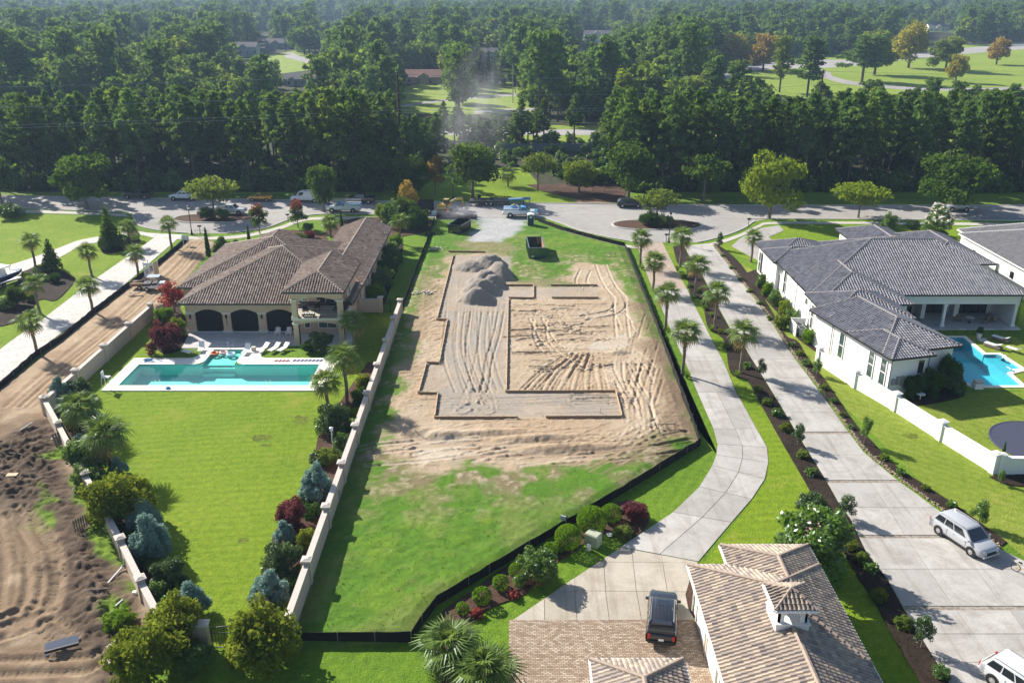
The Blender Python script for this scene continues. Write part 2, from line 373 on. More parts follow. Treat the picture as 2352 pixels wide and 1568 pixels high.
road_far = [(-260, 444), (0, 450), (300, 455), (600, 459), (900, 463), (1176, 466), (1500, 470), (1764, 472), (2352, 472), (2700, 472)]
near_l = [(-260, 473), (0, 478), (50, 479), (225, 486), (292, 487), (303, 493), (310, 504), (322, 519), (367, 530), (430, 536)]
near_m = [(520, 536), (560, 532), (615, 523), (660, 506), (708, 495), (780, 491), (863, 493), (998, 501), (1190, 501), (1251, 501), (1290, 514), (1336, 531), (1400, 546), (1456, 556)]
near_r = [(1600, 557), (1626, 552), (1676, 538), (1711, 523), (1733, 509), (1764, 503), (2352, 507), (2700, 507)]
sheet('verge', GP(ribbon([(-260, 436), (0, 440), (600, 446), (1176, 448), (1764, 452), (2700, 452)], road_far)), .006, M['verge'])
sheet('road', GP(ribbon(road_far, near_l + near_m + near_r)), .012, M['asphalt'])
def kerb(name, pts, w=.32, h=.13, z=0.0, closed=False):
    P = [Vector((*p, 0)) for p in pts]; n = len(P); rings = []
    for i in range(n):
        a = P[i - 1] if (i or closed) else P[i]; b = P[(i + 1) % n] if (i < n - 1 or closed) else P[i]
        d = (b - a).normalized(); s_ = Vector((-d.y, d.x, 0)) * w / 2
        rings.append([P[i] - s_ + Vector((0, 0, z)), P[i] + s_ + Vector((0, 0, z)), P[i] + s_ * .8 + Vector((0, 0, z + h)), P[i] - s_ * .8 + Vector((0, 0, z + h))])
    if closed: rings.append(rings[0])
    return tag(MB().loft(rings, caps=not closed).build(name, M['kerb']), kind='structure')
def fine(pts, n=5, z=0.0): return GP(smooth_line(pts, n), z)
kerb('kerb', fine(road_far)); kerb('kerb', fine(near_l)); kerb('kerb', fine(near_m[:8])); kerb('kerb', fine(near_m[9:])); kerb('kerb', fine(near_r))
for tp, bt in (([(-260, 477), (52, 482), (225, 489), (288, 491)], [(-260, 484), (52, 489), (225, 494), (296, 498)]),
               ([(280, 533), (317, 531), (367, 541), (430, 543), (520, 543), (588, 534), (640, 521), (690, 503), (740, 499), (863, 499), (960, 505)],
                [(280, 541), (317, 539), (367, 549), (430, 550), (520, 550), (588, 541), (645, 527), (695, 509), (742, 505), (863, 504), (960, 510)]),
               ([(1244, 509), (1300, 528), (1370, 548), (1440, 563), (1475, 565)], [(1240, 513), (1295, 533), (1365, 553), (1440, 569), (1478, 571)]),
               ([(1590, 563), (1640, 557), (1700, 537), (1740, 518), (1780, 510), (2000, 510), (2352, 513), (2700, 513)],
                [(1590, 570), (1645, 563), (1706, 542), (1744, 523), (1782, 515), (2000, 515), (2352, 519), (2700, 519)])):
    slab('sidewalk', ribbon(fine(tp), fine(bt)), -.02, .042, M['sidewalk'])
# planted islands in the two lay-bys
def island(cx, cy, rx, ry):
    c = G(cx, cy); r = G(cx + rx, cy) - c; d = G(cx, cy - ry) - G(cx, cy + ry)
    a, b = r.x, d.y / 2; c = (G(cx, cy - ry) + G(cx, cy + ry)) / 2
    P = [(c.x + a * math.copysign(abs(math.cos(t)) ** .75, math.cos(t)), c.y + b * math.copysign(abs(math.sin(t)) ** .9, math.sin(t))) for t in np.linspace(0, 2 * math.pi, 48, endpoint=False)]
    kerb('island_kerb', P, .4, .14, .01, True)
    slab('island_bed', [(c.x + (x - c.x) * .985, c.y + (y - c.y) * .96) for x, y in P], .0, .10, M['mulch_red'])
island(490, 502, 90, 10); island(1509, 517, 102, 11.5)

# lawns with their own tone
sheet('lawn_left', GP([(-80, 494), (52, 491), (225, 496), (300, 510), (312, 536), (412, 552), (350, 599), (0, 880), (-80, 940)]), .006, M['lawn_bright'])
sheet('back_lawn', [(-46.6, 79), (-46.6, 84.0), (-46.6, 106), (-40.4, 106), (-40.4, 93.3), (-44.4, 93.3), (-44.4, 84.1), (-20.2, 84.1), (-20.2, 94), (-19.6, 108), (-14.9, 108), (-14.9, 45.4), (-22.4, 45.4), (-29.1, 54.7), (-39.5, 68.8)], .008, M['lawn_bright'])
sheet('side_lawn', GP([(1236, 512), (1440, 570), (1478, 572), (1500, 640), (1560, 760), (1660, 985), (1652, 1050), (1560, 1185), (1176, 1440), (1176, 1568), (660, 1568), (690, 1480), (945, 1475), (1002, 1395), (1608, 1030), (1436, 566)]), .006, M['lawn'])
sheet('drive_lawn', GP([(1521, 562), (1546, 567), (1576, 620), (1666, 790), (1764, 960), (1856, 1120), (1964, 1316), (2114, 1568), (2000, 1568), (1840, 1250), (1590, 1330), (1760, 1105), (1764, 1040), (1640, 790)]), .008, M['lawn_bright'])
sheet('front_lawn', GP([(1745, 520), (2700, 520), (2700, 640), (2240, 560), (2100, 545), (1740, 600), (1700, 590), (1650, 566), (1706, 545)]), .006, M['lawn_bright'])
sheet('side_yard', GP([(1643, 566), (1728, 620), (1760, 650), (1840, 720), (1900, 800), (2290, 1100), (2420, 1100), (2420, 1330), (2294, 1233), (2126, 1116), (1926, 919), (1804, 784)]), .008, M['lawn_dry'])
sheet('pool_lawn', [(41.2, 83.6), (36, 92), (43.0, 67.2), (80, 67.2), (80, 84.2), (50.5, 84.2)], .008, M['lawn_dry'])

# pools
def pool(name, label, poly, shelf, depth, mb_floor, water, steps=None):
    t = thing(name, label, 'pool', (0, 0, 0))
    basin = MB(); n = len(poly)
    basin.add([(x, y, .05) for x, y in poly] + [(x, y, -depth) for x, y in poly], [(i, (i + 1) % n, n + (i + 1) % n, n + i) for i in range(n)] + [tuple(range(n, 2 * n))])
    put('basin', basin.mesh('basin', mb_floor, fix=False), t)
    if shelf:
        for q, zz in shelf: MB().prism(q, -depth + .01, zz).build('step', mb_floor, t)
    me = bpy.data.meshes.new('water'); me.from_pydata([(x, y, -.07) for x, y in poly], [], [tuple(range(n))]); me.materials.append(water); put('water', me, t)
    return t
x0, x1, y0, y1 = POOL_L; sx0, sx1, _, sy1 = POOL_L_SHELF
def arc(cx, cy, r, a0, a1, n=5): return [(cx + r * math.cos(R(a0 + (a1 - a0) * k / n)), cy + r * math.sin(R(a0 + (a1 - a0) * k / n))) for k in range(n + 1)]
plp = [(x0, y0), (x1, y0), (x1, y1)] + [(sx1, y1), (sx1, sy1), (sx0, sy1), (sx0, y1)] + [(x0, y1)]
tp = pool('swimming_pool', 'long turquoise swimming pool with white coping behind the tan house', plp,
          [([(sx0, y1 + .55), (sx1, y1 + .55), (sx1, sy1), (sx0, sy1)], -.28), ([(sx0, y1 + .1), (sx1, y1 + .1), (sx1, y1 + .54), (sx0, y1 + .54)], -.5), ([(sx0, y1 - .4), (sx1, y1 - .4), (sx1, y1 + .09), (sx0, y1 + .09)], -.95),
           ], 1.35, M['pool_plaster'], M['pool_water'])
cop = MB()
oy0, oy1, ox0, ox1 = 84.4, 93.2, -43.9, -20.2
cop.prism([(ox0, oy0), (ox1, oy0), (ox1, y0), (ox0, y0)], .0, .09).prism([(ox0, y0), (x0, y0), (x0, y1), (ox0, y1)], .0, .09).prism([(x1, y0), (ox1, y0), (ox1, y1), (x1, y1)], .0, .09)
cop.prism([(ox0, y1), (sx0 - 1.2, y1)] + arc(sx0 - 1.2, y1 + 1.2, 1.2, -90, 0) + [(sx0, sy1), (sx0 - 1.2, sy1)] + arc(sx0 - 2.3, oy1 + 1.0, 1.0, 0, -90)[0:6] + [(ox0, oy1)], .0, .09)
cop.prism([(ox1, y1), (ox1, oy1)] + arc(sx1 + 3.3, oy1 + 1.0, 1.0, -90, -180) + [(sx1 + 2.3, sy1), (sx1, sy1)] + arc(sx1 + 1.2, y1 + 1.2, 1.2, 180, 270), .0, .09)
cop.prism([(sx0 - 1.2, sy1), (sx1 + 2.3, sy1), (sx1 + 2.3, sy1 + .45), (sx0 - 1.2, sy1 + .45)], .0, .09)
cop.build('coping', M['white_coping'], tp)
MB().box(((x0 + x1) / 2, y0 + 2.6, -1.345), (x1 - x0 - 1.5, .25, .01)).build('lane_line', M['pool_blue'], tp)
slab('patio', [(-40.6, 96.3), (-36.4, 96.3), (-28.0, 96.3), (-27.0, 97.0), (-19.4, 97.0), (-19.4, 104), (-40.6, 104)], -.02, .06, M['patio'])
# right-hand pool
X = lambda *p: GP(p)
prp = X((2140, 835), (2140, 776), (2213, 776), (2259, 815), (2294, 815), (2346, 848), (2312, 857), (2345, 886), (2234, 886))
tpr = pool('swimming_pool', 'deep blue angular swimming pool beside the white house', prp, [(X((2261, 816.5), (2294, 816), (2345, 848), (2312, 856)), -.25)], 1.7, M['pool_blue'], M['pool_water_blue'])
cp = MB(); n = len(prp)
c0 = Vector((sum(p[0] for p in prp) / n, sum(p[1] for p in prp) / n))
def outset(poly, d):
    n = len(poly); a = sum(poly[i][0] * poly[(i + 1) % n][1] - poly[(i + 1) % n][0] * poly[i][1] for i in range(n)); sg = 1 if a > 0 else -1; out = []
    for i in range(n):
        p0, p, p1 = Vector(poly[i - 1]), Vector(poly[i]), Vector(poly[(i + 1) % n]); d0, d1 = (p - p0).normalized(), (p1 - p).normalized()
        n0, n1 = Vector((d0.y, -d0.x)) * sg, Vector((d1.y, -d1.x)) * sg; b = (n0 + n1); b = b / max(.3, b.dot(n0)) if b.length > 1e-4 else n0
        out.append(tuple(p + b * d))
    return out
po = outset(prp, .5)
for i in range(n): cp.prism([prp[i], prp[(i + 1) % n], po[(i + 1) % n], po[i]], .0, .08)
cp.build('coping', M['white_coping'], tpr)
# grass round the angular pool, up to its coping
rect = [(POOL_R[0], POOL_R[2]), (POOL_R[1], POOL_R[2]), (POOL_R[1], POOL_R[3]), (POOL_R[0], POOL_R[3])]
def ring_fill(name, outer, inner, z, mat):
    me = bpy.data.meshes.new(name); bm = bmesh.new()
    vo = [bm.verts.new((x, y, z)) for x, y in outer]; vi = [bm.verts.new((x, y, z)) for x, y in inner]
    ed = [bm.edges.new((vo[i], vo[(i + 1) % len(vo)])) for i in range(len(vo))] + [bm.edges.new((vi[i], vi[(i + 1) % len(vi)])) for i in range(len(vi))]
    bmesh.ops.triangle_fill(bm, edges=ed, use_beauty=True); bmesh.ops.recalc_face_normals(bm, faces=bm.faces)
    for f in bm.faces:
        if f.normal.z < 0: f.normal_flip()
    bm.to_mesh(me); bm.free(); me.materials.append(mat); return tag(put(name, me), kind='structure')
ring_fill('pool_surround', rect, [tuple(p) for p in outset(prp, .25)], .004, M['lawn_dry'])
# ------------------------------------------------------------------ drives, laid as separate slabs
def shrink(poly, d):
    o = outset(poly, -d); return o
def slabs(parent, poly, cell_list, mat, h=.05, gap=.02):
    for c in cell_list:
        q = clip_poly(poly, c)
        if len(q) >= 3 and area(q) > .4:
            MB().prism(shrink(q, gap) if area(q) > 2 else q, -.02, h).build('slab', mat, parent)
d1 = [((1463, 560), (1522, 557)), ((1472, 590), (1538, 590)), ((1481, 617), (1553, 620)), ((1498, 662), (1578, 664)), ((1518, 704), (1598, 706)), ((1532, 738), (1615, 740)), ((1546, 772), (1632, 774)),
      ((1573, 829), (1661, 829)), ((1602, 901), (1691, 900)), ((1639, 985), (1738, 985)), ((1648, 1020), (1762, 1028)), ((1645, 1045), (1765, 1062)), ((1636, 1069), (1757, 1100)), ((1606, 1118), (1727, 1146)), ((1546, 1176), (1680, 1200)), ((1426, 1256), (1604, 1290))]
drv1 = tag(sheet('driveway', GP(ribbon([a for a, b in d1], [b for a, b in d1])), .014, M['brick_band'], kind=None), kind='structure')
for i in range(len(d1) - 1):
    q = GP([d1[i][0], d1[i][1], d1[i + 1][1], d1[i + 1][0]])
    mat = M['paver_tan'] if i < 3 else M['concrete']
    if i < 8: MB().prism(shrink(q, .025), -.02, .05).build('slab', mat, drv1)
    else:
        ml, mr = [((a[0] + b[0]) / 2, (a[1] + b[1]) / 2) for a, b in (d1[i], d1[i + 1])]
        for u in ([d1[i][0], ml, mr, d1[i + 1][0]], [ml, d1[i][1], d1[i + 1][1], mr]):
            MB().prism(shrink(GP(u), .025), -.02, .05).build('slab', mat, drv1)
court = GP([(1426, 1257), (1603, 1291), (1588, 1321), (1575, 1366), (1582, 1400), (1598, 1424), (1176, 1425), (1326, 1323)])
crt = tag(sheet('forecourt', court, .014, M['brick_band'], kind=None), kind='structure')
xs = [-1, 2.1, 4.3, 6.5, 8.7, 10.9, 13.5]; ys = [47.9, 51.1, 54.5, 58, 61]
for i in range(len(xs) - 1):
    for j in range(len(ys) - 1):
        k = .28
        cell = [(xs[i] + (ys[j] - 48) * .06, ys[j] + k * (xs[i] - 5) * -.05), (xs[i + 1] + (ys[j] - 48) * .06, ys[j] + k * (xs[i + 1] - 5) * -.05), (xs[i + 1] + (ys[j + 1] - 48) * .06, ys[j + 1] - k * (xs[i + 1] - 5) * .05), (xs[i] + (ys[j + 1] - 48) * .06, ys[j + 1] - k * (xs[i] - 5) * .05)]
        if j == 0: cell[0] = (cell[0][0], 40); cell[1] = (cell[1][0], 40)
        q = clip_poly(court, cell)
        if len(q) > 2 and area(q) > .3: MB().prism(shrink(q, .02) if area(q) > 2 else q, -.02, .05).build('slab', M['concrete_tan'], crt)
slab('brick_court', [(-.2, 30), (-.2, 47.98), (12.7, 47.98), (12.7, 30)], -.02, .045, M['paver_brown'])
L2 = [(1571, 564), (1586, 592), (1611, 627), (1651, 707), (1693, 782), (1711, 799), (1764, 884), (1796, 936), (1824, 984), (1864, 1049), (1899, 1106), (1926, 1154), (1954, 1193), (1989, 1266), (2039, 1331), (2086, 1416), (2139, 1501), (2179, 1568), (2230, 1650)]
R2 = [(1638, 564), (1691, 632), (1764, 727), (1799, 784), (1826, 824), (1871, 884), (1904, 929), (1939, 979), (1984, 1039), (2059, 1101), (2154, 1171), (2225, 1215), (2291, 1258), (2352, 1288), (2480, 1330), (2480, 1650)]
d2 = GP(ribbon(L2, R2))
drv2 = tag(sheet('driveway', d2, .014, M['brick_band'], kind=None), kind='structure')
yj = [556, 590, 628, 668, 704, 745, 785, 826, 868, 906, 948, 992, 997, 1045, 1103, 1109, 1166, 1229, 1236, 1307, 1392, 1401, 1456, 1521, 1600, 1660]
la = [(1985, 1090), (2039, 1166), (2076, 1226), (2131, 1306), (2189, 1391), (2236, 1458), (2312, 1568), (2380, 1660)]
lb = [(2120, 1166), (2178, 1236), (2251, 1308), (2314, 1393), (2360, 1458), (2440, 1568), (2500, 1660)]
def xat(line, y):
    for (xa, ya), (xb, yb) in zip(line, line[1:]):
        if ya <= y <= yb: return xa + (xb - xa) * (y - ya) / (yb - ya)
    return None
for y0_, y1_ in zip(yj, yj[1:]):
    if y1_ - y0_ < 10: continue                             # the narrow brick bands stay bare
    cuts0 = [1000] + [v for v in (xat(la, y0_), xat(lb, y0_)) if v] + [3000]; cuts1 = [1000] + [v for v in (xat(la, y1_), xat(lb, y1_)) if v] + [3000]
    m_ = min(len(cuts0), len(cuts1)); c0_ = cuts0[:m_ - 1] + [3000]; c1_ = cuts1[:m_ - 1] + [3000]
    for k in range(m_ - 1):
        cell = GP([(c0_[k], y0_), (c0_[k + 1], y0_), (c1_[k + 1], y1_), (c1_[k], y1_)])
        q = clip_poly(d2, cell)
        if len(q) > 2 and area(q) > .3: MB().prism(shrink(q, .022) if area(q) > 2.5 else q, -.02, .05).build('slab', M['concrete'], drv2)
# left-hand drives
slab('driveway', GP([(300, 533), (355, 546), (287, 594), (215, 644), (97, 734), (25, 784), (-60, 850), (-60, 930), (0, 876), (82, 809), (115, 784), (212, 714), (300, 642), (350, 599), (412, 546), (420, 540)]), -.02, .056, M['paver_grey'])
slab('driveway', GP(ribbon(smooth_line([(240, 541), (180, 553), (135, 570), (70, 594), (15, 612), (-60, 640)]), smooth_line([(240, 554), (185, 566), (140, 590), (80, 612), (30, 640), (-60, 690)]))), -.02, .052, M['paver_grey'])
slab('driveway', GP([(1748, 524), (1700, 548), (1680, 566), (1745, 600), (1800, 575), (1765, 545), (1800, 530), (1790, 518)]), -.02, .047, M['concrete'])
# planting beds
def bed(pts, mat='mulch', h=.09, n=4): return slab('planting_bed', fine(pts + [pts[0]], n)[:-1] if n else GP(pts), .0, h, M[mat])
slab('planting_bed', ribbon(fine([(1546, 567), (1556, 604), (1576, 617), (1586, 680), (1611, 690), (1626, 752), (1651, 770), (1666, 790), (1678, 857), (1714, 872), (1734, 904), (1764, 958), (1796, 1016), (1839, 1089), (1856, 1119), (1894, 1190), (1964, 1316), (1989, 1351), (2019, 1401), (2056, 1471), (2114, 1568), (2160, 1650)]), fine([(x - 3, y) for x, y in L2])), .0, .10, M['mulch'])
edgeR = [(1641, 560), (1695, 630), (1768, 724), (1805, 783), (1833, 822), (1879, 882), (1912, 926), (1948, 976), (1994, 1036), (2070, 1098), (2166, 1168), (2240, 1214), (2300, 1254)]
slab('planting_bed', ribbon(fine(edgeR), fine([(1645, 560), (1700, 606), (1764, 702), (1804, 770), (1831, 784), (1851, 816), (1896, 876), (1926, 919), (1964, 974), (2004, 1016), (2051, 1066), (2126, 1116), (2199, 1164), (2270, 1215), (2312, 1245)])), .0, .10, M['mulch'])
slab('planting_bed', ribbon(fine([(1708, 630), (1722, 642), (1735, 665), (1760, 690), (1800, 735), (1830, 775), (1862, 800), (1880, 812)]), fine([(1735, 620), (1752, 640), (1790, 680), (1830, 725), (1880, 790), (1900, 815)])), .0, .09, M['mulch'])
bed([(2064, 870), (2150, 880), (2212, 900), (2200, 915), (2120, 930), (2090, 925)], 'mulch')
bed([(2272, 1095), (2400, 1090), (2400, 1115), (2320, 1115)], 'mulch')
bed([(1020, 1400), (1080, 1360), (1180, 1290), (1280, 1235), (1400, 1160), (1470, 1155), (1490, 1200), (1440, 1240), (1380, 1225), (1320, 1265), (1255, 1310), (1205, 1365), (1130, 1395), (1080, 1440), (1100, 1540), (1060, 1600), (1010, 1560), (990, 1470)], 'mulch_red')
bed([(1590, 1315), (1577, 1366), (1586, 1405), (1606, 1430), (1640, 1430), (1620, 1340)], 'mulch_red')
bed([(50, 625), (110, 610), (160, 632), (172, 645), (130, 690), (90, 690), (50, 735), (-30, 750), (-30, 690), (20, 680)], 'mulch')
bed([(228, 568), (250, 555), (300, 548), (322, 550), (310, 565), (262, 582), (236, 580)], 'mulch')
bed([(470, 580), (500, 560), (580, 553), (640, 530), (700, 532), (750, 545), (740, 575), (640, 590), (520, 580)], 'mulch_red')
bed([(735, 540), (800, 505), (880, 500), (990, 505), (985, 530), (920, 545), (900, 560)], 'mulch_red')
bed([(862, 690), (900, 560), (925, 560), (915, 610), (890, 680), (880, 700)], 'mulch')
bed([(1210, 425), (1420, 425), (1420, 462), (1330, 458), (1250, 440)], 'mulch_red')
slab('planting_bed', [(-14.9, 45.6), (-14.9, 92), (-16.6, 92), (-17.6, 84), (-18.6, 74), (-17.6, 66), (-18.8, 58), (-18.2, 50), (-17.5, 45.6)], .0, .10, M['mulch_red'])
slab('planting_bed', [(-46.6, 79.0), (-44.0, 79.0), (-41.0, 74.0), (-36.5, 68.0), (-31, 60), (-26.3, 54), (-22.5, 49.5), (-20.5, 45.6), (-22.4, 45.6), (-29.1, 54.9), (-39.5, 69.0)], .0, .10, M['mulch_red'])
bed([(360, 700), (400, 690), (432, 750), (432, 770), (410, 805), (370, 810), (350, 770)], 'mulch')
slab('gravel_entrance', fine([(1002, 502), (1190, 502), (1212, 508), (1190, 530), (1160, 548), (1110, 552), (1060, 560), (1030, 545), (1010, 520)], 3), -.02, .03, M['gravel'])
slab('dirt_lane', fine([(1330, 424), (1410, 424), (1418, 452), (1425, 466), (1320, 466), (1330, 450)], 2), -.02, .02, M['bare_dirt'])
# ------------------------------------------------------------------ the building lot: one relief mesh of grass, dirt, sand, ruts and heaps
def vnoise(X, Y, scale, seed=0, octaves=4, rough=.5):
    out = np.zeros_like(X); amp = 1.0; tot = 0.0; r = np.random.default_rng(seed)
    for o in range(octaves):
        f = scale * 2 ** o; tab = r.random((256, 256))
        x = X * f + o * 17.3; y = Y * f + o * 9.1; xi = np.floor(x).astype(int); yi = np.floor(y).astype(int); fx = x - xi; fy = y - yi
        fx = fx * fx * (3 - 2 * fx); fy = fy * fy * (3 - 2 * fy)
        a = tab[xi % 256, yi % 256]; b = tab[(xi + 1) % 256, yi % 256]; c = tab[xi % 256, (yi + 1) % 256]; d = tab[(xi + 1) % 256, (yi + 1) % 256]
        out += amp * ((a * (1 - fx) + b * fx) * (1 - fy) + (c * (1 - fx) + d * fx) * fy); tot += amp; amp *= rough
    return out / tot - .5
def inside(X, Y, poly):
    c = np.zeros(X.shape, bool); n = len(poly)
    for i in range(n):
        x0, y0 = poly[i]; x1, y1 = poly[(i + 1) % n]
        if y0 == y1: continue
        k = ((y0 > Y) != (y1 > Y)) & (X < (x1 - x0) * (Y - y0) / (y1 - y0) + x0); c ^= k
    return c
def seg_dist(X, Y, pts):
    """distance to a polyline, and distance along it"""
    D = np.full(X.shape, 1e9); A = np.zeros(X.shape); run = 0.0
    for (x0, y0), (x1, y1) in zip(pts, pts[1:]):
        dx, dy = x1 - x0, y1 - y0; L2_ = dx * dx + dy * dy + 1e-9
        t = np.clip(((X - x0) * dx + (Y - y0) * dy) / L2_, 0, 1); d = np.hypot(X - x0 - t * dx, Y - y0 - t * dy)
        k = d < D; D = np.where(k, d, D); A = np.where(k, run + t * math.sqrt(L2_), A); run += math.sqrt(L2_)
    return D, A
def signed(X, Y, poly):
    d, _ = seg_dist(X, Y, list(poly) + [poly[0]]); return np.where(inside(X, Y, poly), -d, d)
class Field:
    def __init__(s, x0, x1, y0, y1, res):
        s.xs = np.arange(x0, x1 + res, res); s.ys = np.arange(y0, y1 + res, res); s.X, s.Y = np.meshgrid(s.xs, s.ys); s.Z = np.zeros_like(s.X); s.C = np.zeros(s.X.shape + (3,)); s.res = res
    def paint(s, w, c): s.C = s.C * (1 - w[..., None]) + np.array(c) * w[..., None]
    def win(s, pts, m):
        P = np.array(pts); i0 = max(0, int((P[:, 1].min() - m - s.ys[0]) / s.res)); i1 = min(len(s.ys), int((P[:, 1].max() + m - s.ys[0]) / s.res) + 2)
        j0 = max(0, int((P[:, 0].min() - m - s.xs[0]) / s.res)); j1 = min(len(s.xs), int((P[:, 0].max() + m - s.xs[0]) / s.res) + 2); return slice(i0, max(i1, i0 + 1)), slice(j0, max(j1, j0 + 1))
    def rut(s, pts, depth=.12, w=.28, gauge=0.0, cleat=.0, col=None, cw=.6):
        pts = smooth_line(pts, 5); i, j = s.win(pts, gauge + 2); X, Y = s.X[i, j], s.Y[i, j]
        if X.size == 0: return
        lines = [pts] if gauge == 0 else []
        if gauge:
            P = np.array(pts); T = np.gradient(P, axis=0); T /= np.linalg.norm(T, axis=1, keepdims=True) + 1e-9; Nn = np.stack([-T[:, 1], T[:, 0]], 1)
            lines = [P + Nn * gauge / 2, P - Nn * gauge / 2]
        for ln in lines:
            d, a = seg_dist(X, Y, [tuple(p) for p in ln]); d = d + vnoise(X, Y, 2.2, 5, 2) * .12
            h = -depth * np.exp(-(d / w) ** 4) + depth * .5 * np.exp(-((d - w * 1.75) / (w * .5)) ** 2)
            if cleat: h += cleat * np.sin(a * 2 * math.pi / .42) * np.exp(-(d / w) ** 4)
            s.Z[i, j] += h
            if col is not None:
                k = (cw * np.exp(-(d / (w * 1.1)) ** 4))[..., None]; s.C[i, j] = s.C[i, j] * (1 - k) + np.array(col) * k
    def heap(s, c, rx, ry, h, rot=0.0, peak=1.4, seed=3):
        i, j = s.win([c], max(rx, ry) * 1.3 + 1); X, Y = s.X[i, j], s.Y[i, j]; ca, sa = math.cos(rot), math.sin(rot); dx, dy = X - c[0], Y - c[1]
        u = (dx * ca + dy * sa) / rx; v = (-dx * sa + dy * ca) / ry; r = np.sqrt(u * u + v * v) + vnoise(X, Y, .9, seed, 3) * .25
        k = np.clip(1.0 - r, 0, 1) ** .9; top = h * np.minimum(k * peak, 1.0 + .06 * k)
        s.Z[i, j] = np.maximum(s.Z[i, j], top + vnoise(X, Y, 2.0, seed + 1, 4, .65) * .2 * (k > 0)); return i, j, k
    def build(s, name, poly, mat, edge=None):
        X, Y = s.X, s.Y; ny, nx = X.shape
        cx = (X[:-1, :-1] + X[1:, 1:]) / 2; cy = (Y[:-1, :-1] + Y[1:, 1:]) / 2
        keep = inside(cx, cy, poly)
        idx = np.arange(nx * ny).reshape(ny, nx); F = np.stack([idx[:-1, :-1], idx[:-1, 1:], idx[1:, 1:], idx[1:, :-1]], -1)[keep]
        used = np.unique(F); remap = np.full(nx * ny, -1); remap[used] = np.arange(len(used))
        V = np.stack([X.ravel(), Y.ravel(), s.Z.ravel()], 1)[used]; C_ = s.C.reshape(-1, 3)[used]
        return tag(put(name, np_mesh(name, V, remap[F], mat, smooth=True, col=C_)), kind='structure')
def zone_mat(name, fine=11, bs=.9, bd=.09):
    m, nt, N, L, o = new_mat(name); c = attr(nt, 'zone').outputs['Color']
    n = noise(nt, 5, 5, .7); f = noise(nt, fine, 4, .7)
    c = mixc(nt, ramp(nt, n, [(.35, (.45, .45, .45)), (.6, (0, 0, 0))]), c, mixc(nt, .55, c, (.05, .04, .03)))
    c = mixc(nt, ramp(nt, f, [(.6, (0, 0, 0)), (.85, (.14, .14, .14))]), c, mixc(nt, .5, c, (.9, .85, .7)))
    princ(nt, o, c, .97, bump(nt, f, bs, bd), spec=.1); return m
M['zone'] = zone_mat('lot_soil')
SAND, SAND_L, GREY, DIRT, GRASS, GRASS_Y, WEED = (.44, .34, .235), (.53, .44, .335), (.345, .31, .27), (.235, .17, .11), (.095, .21, .018), (.16, .265, .024), (.215, .24, .07)
lot_poly = [(-14.55, 44.9), (-14.55, 108.5)] + GP([(926, 704), (958, 617), (978, 567), (988, 534), (1000, 505), (1240, 509), (1300, 532), (1370, 551), (1435, 567), (1500, 728), (1608, 1023), (1002, 1390), (945, 1471)])
Fd = Field(-15, 20, 44.5, 164, .13); X, Y = Fd.X, Fd.Y
n1 = vnoise(X, Y, .12, 1, 5); n2 = vnoise(X, Y, .5, 2, 4); n3 = vnoise(X, Y, 2.2, 3, 3); n4 = vnoise(X, Y, .28, 4, 4)
Fd.paint(np.ones_like(X), GRASS)
Fd.paint(np.clip(n2 * 5 + n1 * 3, 0, 1) * .8, GRASS_Y); Fd.paint(np.clip(n4 * 5 - .2, 0, 1) * .6, WEED); Fd.paint(np.clip(vnoise(X, Y, 1.1, 31, 3) * 4 - .3, 0, 1) * .35, WEED)
gr = np.clip(n3 * 3 + .5, 0, 1); Fd.paint((1 - gr) * .35, (.05, .12, .012))
Fd.Z += n3 * .10 + n2 * .14
sandp = GP([(1035, 590), (1010, 640), (985, 640), (960, 720), (945, 800), (930, 860), (905, 930), (895, 975), (910, 1020), (935, 1060), (942, 1092), (1010, 1092), (1080, 1075), (1200, 1085), (1300, 1078), (1400, 1055), (1480, 1032), (1510, 1003), (1560, 988), (1575, 960), (1545, 880), (1513, 800), (1475, 740), (1448, 690), (1432, 645), (1395, 614), (1330, 606), (1302, 625), (1296, 645), (1320, 660), (1270, 660), (1225, 655), (1180, 655), (1175, 610), (1150, 590), (1100, 582)])
sd = signed(X, Y, sandp) + n4 * 5 + n3 * 1.2
w = np.clip(.5 - sd / 1.2, 0, 1)
scr = np.clip(1 - np.abs(sd - 2) / 6, 0, 1) * np.clip(n2 * 6 + .25, 0, 1)          # scuffed fringe
fringe = (Y < 80)
Fd.paint(scr * np.where(fringe, 1.0, .45) * .85, DIRT); Fd.paint(scr * np.clip(n3 * 4, 0, 1) * .6, SAND_L)
Fd.paint(w, SAND); Fd.Z *= (1 - w); Fd.paint(w * np.clip(n4 * 4, 0, 1) * .6, SAND_L); Fd.paint(w * np.clip(-n1 * 5 - .2, 0, 1) * .5, (.40, .27, .165))
Fd.Z += w * (n3 * .10 + n2 * .10 + vnoise(X, Y, 3.2, 41, 3, .7) * .10)
lump = (X < -6) | (Y < 78)
Fd.Z += w * lump * (vnoise(X, Y, 1.9, 8, 4, .6) * .20)
# bare brown strip down the right side, bare strip top-left
for pl, cc, k in (([(1450, 700), (1478, 700), (1540, 850), (1590, 980), (1560, 1010), (1500, 1015), (1520, 900), (1490, 800)], DIRT, .9),
               ([(940, 790), (985, 650), (1010, 640), (990, 720), (965, 800), (940, 870), (920, 860)], (.33, .25, .16), .8),
               ([(1100, 545), (1170, 560), (1180, 600), (1140, 590), (1060, 575), (1050, 560)], (.28, .22, .13), .6),
               ([(960, 640), (1010, 600), (1000, 660), (965, 720), (945, 740)], (.22, .20, .09), .55),
               ([(1165, 650), (1290, 640), (1290, 665), (1165, 665)], (.26, .215, .12), .7)):
    s_ = signed(X, Y, GP(pl)) + n4 * 4; Fd.paint(np.clip(.5 - s_ / 2, 0, 1) * k, cc)
